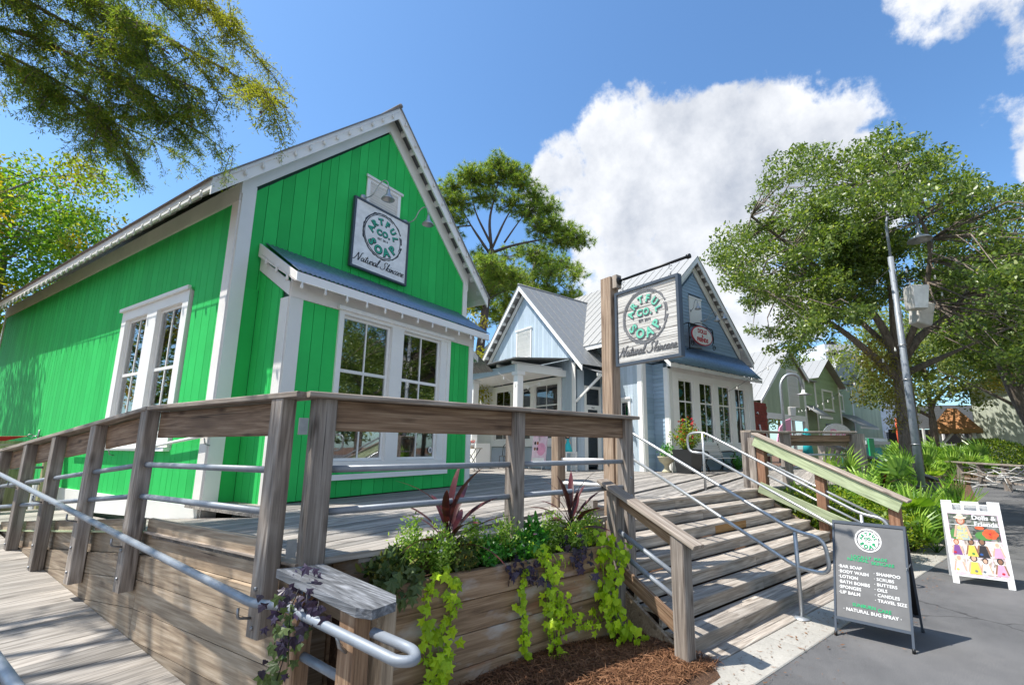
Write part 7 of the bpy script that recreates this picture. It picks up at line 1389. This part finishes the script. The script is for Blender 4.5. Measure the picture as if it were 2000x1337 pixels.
# flowering pot and urn
def twplant(name, label, base, r, h, n, leaf, flowers, size=.05, cat='plant', group=None, fn=40, fs=.035):
    t = thing(name, label, cat, Matrix.Translation(base), group); b = np.array(base); g = rng; C = []
    for k in range(n):
        a = g.random()*6.28; q = g.random()**.6*r; ht = h*(1-.55*(q/r)**1.5)*g.uniform(.7, 1.05); top = b+np.array([math.cos(a)*q, math.sin(a)*q, ht]); m = max(6, int(ht/.022))
        for i in range(m): tt = (i+1)/m; C.append(b+(top-b)*np.array([tt**.6, tt**.6, tt])+g.normal(size=3)*.012)
    C = np.array(C); V = leafcloud(C, size, .4, -.5); link('foliage', polymesh('foliage', V, 6, np.clip(rng.normal(.5, .28, len(C)), 0, 1)), leaf, t, G)
    if flowers:
        c = C[g.integers(0, len(C), fn)]; c[:, 2] += g.uniform(0, h*.15, fn); V = leafcloud(np.repeat(c, 5, 0), fs, .8, 0); link('flowers', polymesh('flowers', V, 6, rng.random(len(V))), flowers, t, G)
    return t
twplant('rose_bush', 'red flowering bush in the black pot', tuple(W(12.7, 8.45, D0+.70)), .55, 1.05, 70, 'shrub', 'redpetal', .07, fn=60, fs=.05)
twplant('lily_plant', 'white flowered plant in the cream urn', tuple(W(12.62, 9.2, D0+.46)), .32, .5, 26, 'basil', 'petal', .09, fn=14, fs=.07)
twplant('deck_fern', 'low green fern beside the bench end', tuple(W(16.4, 8.9, D0)), .5, .6, 50, 'basil', None, .08)
twplant('pink_bouquet', 'bunch of pink flowers in the vase', tuple(P @ Vector((8.12, 13.6, D0+.86))), .10, .14, 14, 'basil', 'pinkpetal', .04, cat='flowers', fn=40, fs=.05)
# planter herbs, each clump a plant of its own
herbs = [(1.42, .0, 'olive', None, .13, .16, .07, 'olive green low foliage at the left end of the planter box'), (1.60, .05, 'herb', 'petal', .14, .30, .03, 'feathery green herb with tiny white flowers, leftmost in the planter box'), (1.78, -.05, 'herb', 'petal', .13, .26, .03, 'feathery herb left of the first burgundy plant'), (1.98, -.03, 'olive', 'yelpetal', .11, .16, .05, 'yellowing leafy plant under the first burgundy plant'), (2.12, .04, 'herb', 'petal', .14, .26, .03, 'white flecked herb right of the first burgundy plant'), (2.25, -.04, 'basil', 'vio', .13, .15, .045, 'bright green plant with violet flowers in the middle of the planter box'),
         (2.45, .03, 'herb', 'petal', .15, .26, .03, 'feathery herb behind the middle post of the planter box'), (2.58, -.05, 'basil', 'petal', .12, .16, .05, 'bright green leafy plant under the middle post'), (2.74, .04, 'basil', 'pinkpetal', .11, .22, .06, 'broad leaved green plant with a pink bloom'), (2.98, .03, 'herb', 'petal', .13, .26, .03, 'herb left of the second burgundy plant'), (3.18, -.06, 'herb', 'yelpetal', .12, .18, .035, 'yellow green herb under the second burgundy plant'), (3.42, .02, 'herb', 'yelpetal', .14, .26, .03, 'herb with orange yellow flowers at the right end of the planter box')]
for u, dv_, lf, fl_, r, h, sz_, lb in herbs: twplant('herb_clump', lb, tuple(W(u, 3.46+dv_, .90)), r*1.35, h*1.5, 135, lf, fl_, sz_, group='herbs in the planter box', fn=22, fs=.014)
# trailing vines: star shaped leaves, each its own object
def starleaf(s=1.0, lobes=5, depth=.55, name='leaf'):
    V = [(0, 0, 0)]; Fc = []; n = lobes*2
    pts = []
    for i in range(n+1):
        a = R(-150+300*i/n); r = (1.0 if i % 2 == 1 or lobes < 3 else depth)*(1-.25*abs(math.sin(a/2))); pts.append((math.cos(a)*r*.05*s+.015*s, math.sin(a)*r*.05*s, -.25*.05*s*(r**2)))
    V += pts
    for i in range(1, len(V)-1): Fc.append((0, i, i+1))
    me = pymesh(name, V, Fc); at = me.attributes.new('rnd', 'FLOAT', 'FACE'); at.data.foreach_set('value', [.3+.5*random.random()]*len(Fc)); return me
star = [starleaf(1.0, 5, .5), starleaf(1.1, 5, .6), starleaf(.85, 3, .65), starleaf(1.2, 5, .55)]
tri = [starleaf(1.0, 3, .78), starleaf(1.15, 5, .72), starleaf(.8, 3, .8)]
def vine(name, label, strands, leaf, n, meshes, s=1.0, group=None, stem='lime', seed=1, spread=.03, out=(-.33, -.94, 0), cat='vine'):
    rr = random.Random(seed); t = thing(name, label, cat, Matrix.Translation(strands[0][0]), group); o3 = Vector(out)
    Ls = [sum((Vector(b)-Vector(a)).length for a, b in zip(l[:-1], l[1:])) for l in strands]; T = sum(Ls)
    for l, L in zip(strands, Ls):
        fl = fillet(l, .1, 3); tube('stem', stem, t, G, fl, .0028, 4); m = int(n*L/T)
        for k in range(m):
            q = (k+rr.random())/m*(len(fl)-1.001); i = int(q); p = fl[i].lerp(fl[i+1], q-i)+Vector((rr.gauss(0, spread), rr.gauss(0, spread), rr.gauss(0, spread)))+o3*rr.uniform(0, .03)
            nrm = (o3+Vector((rr.uniform(-.8, .8), rr.uniform(-.8, .8), rr.uniform(-.1, .9)))).normalized(); x = (Vector((rr.uniform(-.8, .8), rr.uniform(-.8, .8), -1))); x = (x-nrm*x.dot(nrm)).normalized(); y = nrm.cross(x); M = Matrix((x, y, nrm)).transposed().to_4x4()
            link('leaf', rr.choice(meshes), leaf, t, Matrix.Translation(p) @ M @ Matrix.Scale(s*rr.uniform(.65, 1.2), 4))
    return t
Wt = lambda u, v, z: tuple(W(u, v, z))
vine('potato_vine', 'lime green trailing vine hanging in two strands at the left of the planter box', [[Wt(1.82, 3.38, .93), Wt(1.66, 3.27, .92), Wt(1.60, 3.27, .7), Wt(1.62, 3.27, .45), Wt(1.69, 3.27, .18), Wt(1.72, 3.26, .05)], [Wt(1.82, 3.38, .93), Wt(1.80, 3.27, .88), Wt(1.83, 3.26, .68), Wt(1.79, 3.26, .48), Wt(1.72, 3.26, .3), Wt(1.73, 3.25, .02)], [Wt(1.70, 3.27, .60), Wt(1.74, 3.25, .35), Wt(1.76, 3.25, .05)]], 'lime', 140, star, 1.0, 'lime green trailing vines', seed=2)
vine('potato_vine', 'thick lime green vine cascading from the middle of the planter box to the mulch', [[Wt(2.62, 3.42, 1.0), Wt(2.70, 3.27, .95), Wt(2.72, 3.25, .62), Wt(2.72, 3.25, .35), Wt(2.78, 3.22, .05), Wt(2.88, 3.15, .02)], [Wt(2.74, 3.42, 1.0), Wt(2.84, 3.27, .93), Wt(2.85, 3.25, .7), Wt(2.84, 3.24, .4), Wt(2.83, 3.22, .12), Wt(2.95, 3.12, .04)], [Wt(2.66, 3.40, 1.0), Wt(2.75, 3.26, .9), Wt(2.78, 3.25, .5), Wt(2.80, 3.2, .06)], [Wt(2.80, 3.26, .62), Wt(2.93, 3.25, .46), Wt(3.06, 3.25, .36), Wt(3.22, 3.25, .30), Wt(3.38, 3.25, .42)]], 'lime', 215, star, .92, 'lime green trailing vines', seed=3, spread=.042)
vine('potato_vine', 'thin sparse lime vine strand left of the thick one', [[Wt(2.55, 3.36, .92), Wt(2.46, 3.28, .82), Wt(2.44, 3.28, .62), Wt(2.50, 3.27, .45), Wt(2.48, 3.27, .3), Wt(2.56, 3.26, .1)]], 'lime', 46, tri, .85, 'lime green trailing vines', 'basil', 4, .018)
vine('potato_vine', 'bushy lime green vine tumbling down the right end of the planter box to the ground', [[Wt(3.34, 3.42, 1.0), Wt(3.42, 3.27, .95), Wt(3.40, 3.24, .65), Wt(3.38, 3.22, .38), Wt(3.44, 3.14, .08)], [Wt(3.48, 3.42, 1.02), Wt(3.55, 3.26, .95), Wt(3.50, 3.24, .6), Wt(3.50, 3.2, .3), Wt(3.62, 3.1, .06)], [Wt(3.45, 3.4, 1.0), Wt(3.56, 3.27, .86), Wt(3.70, 3.26, .84), Wt(3.82, 3.26, .80)], [Wt(3.44, 3.2, .4), Wt(3.56, 3.1, .2), Wt(3.70, 3.04, .05)], [Wt(3.46, 3.24, .9), Wt(3.45, 3.22, .5), Wt(3.52, 3.12, .1)]], 'lime', 225, tri, 1.05, 'lime green trailing vines', seed=5, spread=.05)
vine('purple_vine', 'dark purple trailing foliage in the middle of the planter front', [[Wt(2.42, 3.42, .95), Wt(2.5, 3.27, .88), Wt(2.56, 3.27, .72)], [Wt(2.35, 3.4, .95), Wt(2.42, 3.28, .84)], [Wt(2.5, 3.4, .95), Wt(2.6, 3.27, .8)]], 'purple', 60, star, .95, 'purple trailing vines', 'purple', 6, .05)
vine('purple_vine', 'dark purple foliage at the right of the planter front', [[Wt(3.0, 3.42, .98), Wt(3.08, 3.27, .90), Wt(3.14, 3.27, .72)], [Wt(3.1, 3.42, 1.0), Wt(3.2, 3.28, .85)]], 'purple', 55, star, .9, 'purple trailing vines', 'purple', 7, .055)
vine('purple_vine', 'grey green star leaves at the left end of the planter front', [[Wt(1.3, 3.5, .92), Wt(1.35, 3.3, .95), Wt(1.45, 3.27, .88)], [Wt(1.4, 3.45, 1.0), Wt(1.5, 3.35, .98), Wt(1.55, 3.3, .9)], [Wt(1.32, 3.45, 1.0), Wt(1.42, 3.4, 1.05)]], 'olive', 70, star, 1.1, 'purple trailing vines', 'olive', 8, .05)
vine('purple_vine', 'purple and green vine spilling over the low cracked slab to the ramp side', [[(1.86, 2.80, 1.10), (1.74, 2.72, 1.06), (1.66, 2.66, .98), (1.64, 2.62, .80), (1.62, 2.66, .62)], [(1.84, 2.7, 1.09), (1.72, 2.62, 1.05), (1.68, 2.55, .96)], [(1.86, 2.85, 1.1), (1.76, 2.78, 1.05), (1.66, 2.8, .96), (1.64, 2.74, .75)], [(1.8, 2.62, 1.05), (1.72, 2.5, 1.0), (1.66, 2.46, .9)]], 'purple', 62, star, .82, 'purple trailing vines', 'purple', 9, .04, (-.85, -.5, 0))
vine('purple_vine', 'olive green strands below the purple vine at the ramp corner', [[(1.68, 2.66, .95), (1.64, 2.64, .78), (1.62, 2.7, .62), (1.60, 2.66, .55)], [(1.70, 2.7, 1.02), (1.66, 2.66, .9), (1.64, 2.6, .7)]], 'olive', 44, star, .8, 'purple trailing vines', 'olive', 10, .035, (-.85, -.5, 0))
# pine straw over the mulch between planter and walk, and in the palm bed
mo = []; gx = np.linspace(1.2, 3.95, 34); gy = np.linspace(2.3, 3.36, 14); 
vs = []; fs = []
for j, v in enumerate(gy):
    for i, u in enumerate(gx):
        z = .13*math.exp(-((u-2.6)/1.1)**2)*min(1, (v-2.28)/.6)+.015*math.sin(u*9)*math.sin(v*11)+.01; p = W(u, v, max(z, .0)-.0); vs.append(p)
for j in range(13):
    for i in range(33): o_ = j*34+i; fs.append((o_, o_+1, o_+35, o_+34))
o_ = link('mulch_mound', pymesh('mulch_mound', vs, fs, True), 'mulch', None, G); tag(o_, 'mound of brown mulch at the foot of the planter box', None, None, 'structure')
def straw(name, label, pts, L=.13, w=.0035):
    n = len(pts); d = unit(rng.normal(size=(n, 3))*np.array([1, 1, .25])); s = unit(np.cross(d, np.array([0, 0, 1.])+rng.normal(size=(n, 3))*.3))*w; l = L*(.5+rng.random((n, 1)))
    V = np.stack([pts-d*l/2-s, pts+np.array([0, 0, .012])-s, pts+d*l/2, pts+np.array([0, 0, .012])+s], 1); o = link(name, polymesh(name, V, 4, rng.random(n)), 'needle', None, G); tag(o, label, 'pine straw', None, 'stuff')
uu = rng.uniform(1.3, 3.98, 13000); vv = rng.uniform(2.42, 3.34, 13000); zz = .13*np.exp(-((uu-2.6)/1.1)**2)*np.minimum(1, (vv-2.28)/.6)+.02+rng.random(13000)*.02
ca, sa = math.cos(R(-19)), math.sin(R(-19)); straw('pine_straw', 'brown pine straw scattered at the foot of the planter', np.stack([uu*ca-vv*sa, uu*sa+vv*ca, zz], 1))
uu = rng.uniform(9.2, 16.5, 26000); vv = rng.uniform(2.62, 4.5, 26000); straw('pine_straw', 'reddish pine straw covering the palm bed', np.stack([uu*ca-vv*sa, uu*sa+vv*ca, rng.random(26000)*.03], 1), .16, .005)
# a street tree and a low shop stand behind the photographer
simpletree('street_oak', 'oak standing across the lane behind the viewpoint', (17.8, -10.5, 0), 9.5, 3.3, 'oakleaf', 90, .12, 200, seed=71, cr=.75, zlow=.38, group=None, trunk_r=.25)
ob, OF2 = farshop('opposite_shop', 'sage green shop across the lane behind the viewpoint', 0, 9, 0, 0, [(0, 3.6), (4.5, 7.0), (9, 3.6)], 'sage', wr=(.5, .6)); ob.matrix_basis = rotz(165, (9, -13, 0)); roofside(ob, OF2, 4.5, 7.2, -.4, 3.4, -.3, 8, 'roof', .8); roofside(ob, OF2, 4.5, 7.2, 9.4, 3.4, -.3, 8, 'roof', .8)

# litter blown over the walk and lane
n_ = 900; uu = rng.uniform(3.6, 12.5, n_); vv = 2.35-np.abs(rng.normal(0, .35, n_))+.1*rng.random(n_); pts_ = np.stack([uu*ca-vv*sa, uu*sa+vv*ca, np.full(n_, .022)], 1); d_ = unit(rng.normal(size=(n_, 3))*np.array([1, 1, .08])); s_ = unit(np.cross(d_, np.array([0, 0, 1.]))); l_ = .05*(.3+rng.random((n_, 1))); w_ = .0022*(1+3*(rng.random((n_, 1)) > .8))
V = np.stack([pts_-d_*l_/2, pts_+s_*w_, pts_+d_*l_/2, pts_-s_*w_], 1); V[:, :, 2] = .02+.004*rng.random((n_, 4)); o = link('litter', polymesh('litter', V, 4, rng.random(n_)), 'needle', None, G); tag(o, 'scattered dry needles and leaf bits along the edge of the walk', 'litter', None, 'stuff')

nail_me = pymesh('nail_head', *lathemesh([(0, .0), (.006, .0), (.005, .0025), (0, .003)], 6))
pbo = bpy.data.objects['planter_box']; rwo = bpy.data.objects['ramp_wall']; sto = bpy.data.objects['staircase']
for i, z in enumerate((.86, .76, .65, .52, .42, .29, .18)):
    for u in (1.32, 1.9, 2.5, 3.1, 3.56): link('nail_head', nail_me, 'bolt', pbo, P @ Matrix.Translation((u+random.uniform(-.01, .01), VP0-(.0225 if z > .7 else .0005), z)) @ Matrix.Rotation(R(90), 4, 'X'))
for i in range(1, 7):
    for u in (4.3, 5.2, 6.1, 7.0, 7.9, 8.7):
        for dv2 in (.05, .11, .2, .26): link('nail_head', nail_me, 'bolt', sto, P @ Matrix.Translation((u+random.uniform(-.01, .01), VDK-.30*i+dv2, D0-i*RS)))
# red cloth stretched to an eye bolt on the green wall
rc = thing('shade_cloth', 'red cloth corner stretched to a ring on the green side wall', 'shade cloth', Matrix.Translation((3.0, 14.9, 2.06)))
hexa('cloth', 'fabricred', rc, G, [(2.98, 14.9, 2.055), (2.0, 15.0, 1.72), (2.0, 14.9, 2.02)], [(2.98, 14.92, 2.06), (2.0, 15.02, 1.725), (2.0, 14.92, 2.025)])
tube('ring', 'bolt', rc, G, [(3.03+.05*math.cos(a), 14.9, 2.06+.04*math.sin(a)) for a in [i*.63 for i in range(11)]], .008, 5); tube('eye_bolt', 'bolt', rc, G, [(3.06, 14.88, 2.06), (3.178, 14.86, 2.07)], .01, 6); tube('eye_bolt', 'bolt', rc, G, [(3.14, 14.86, 1.95), (3.14, 14.86, 2.2)], .018, 6)
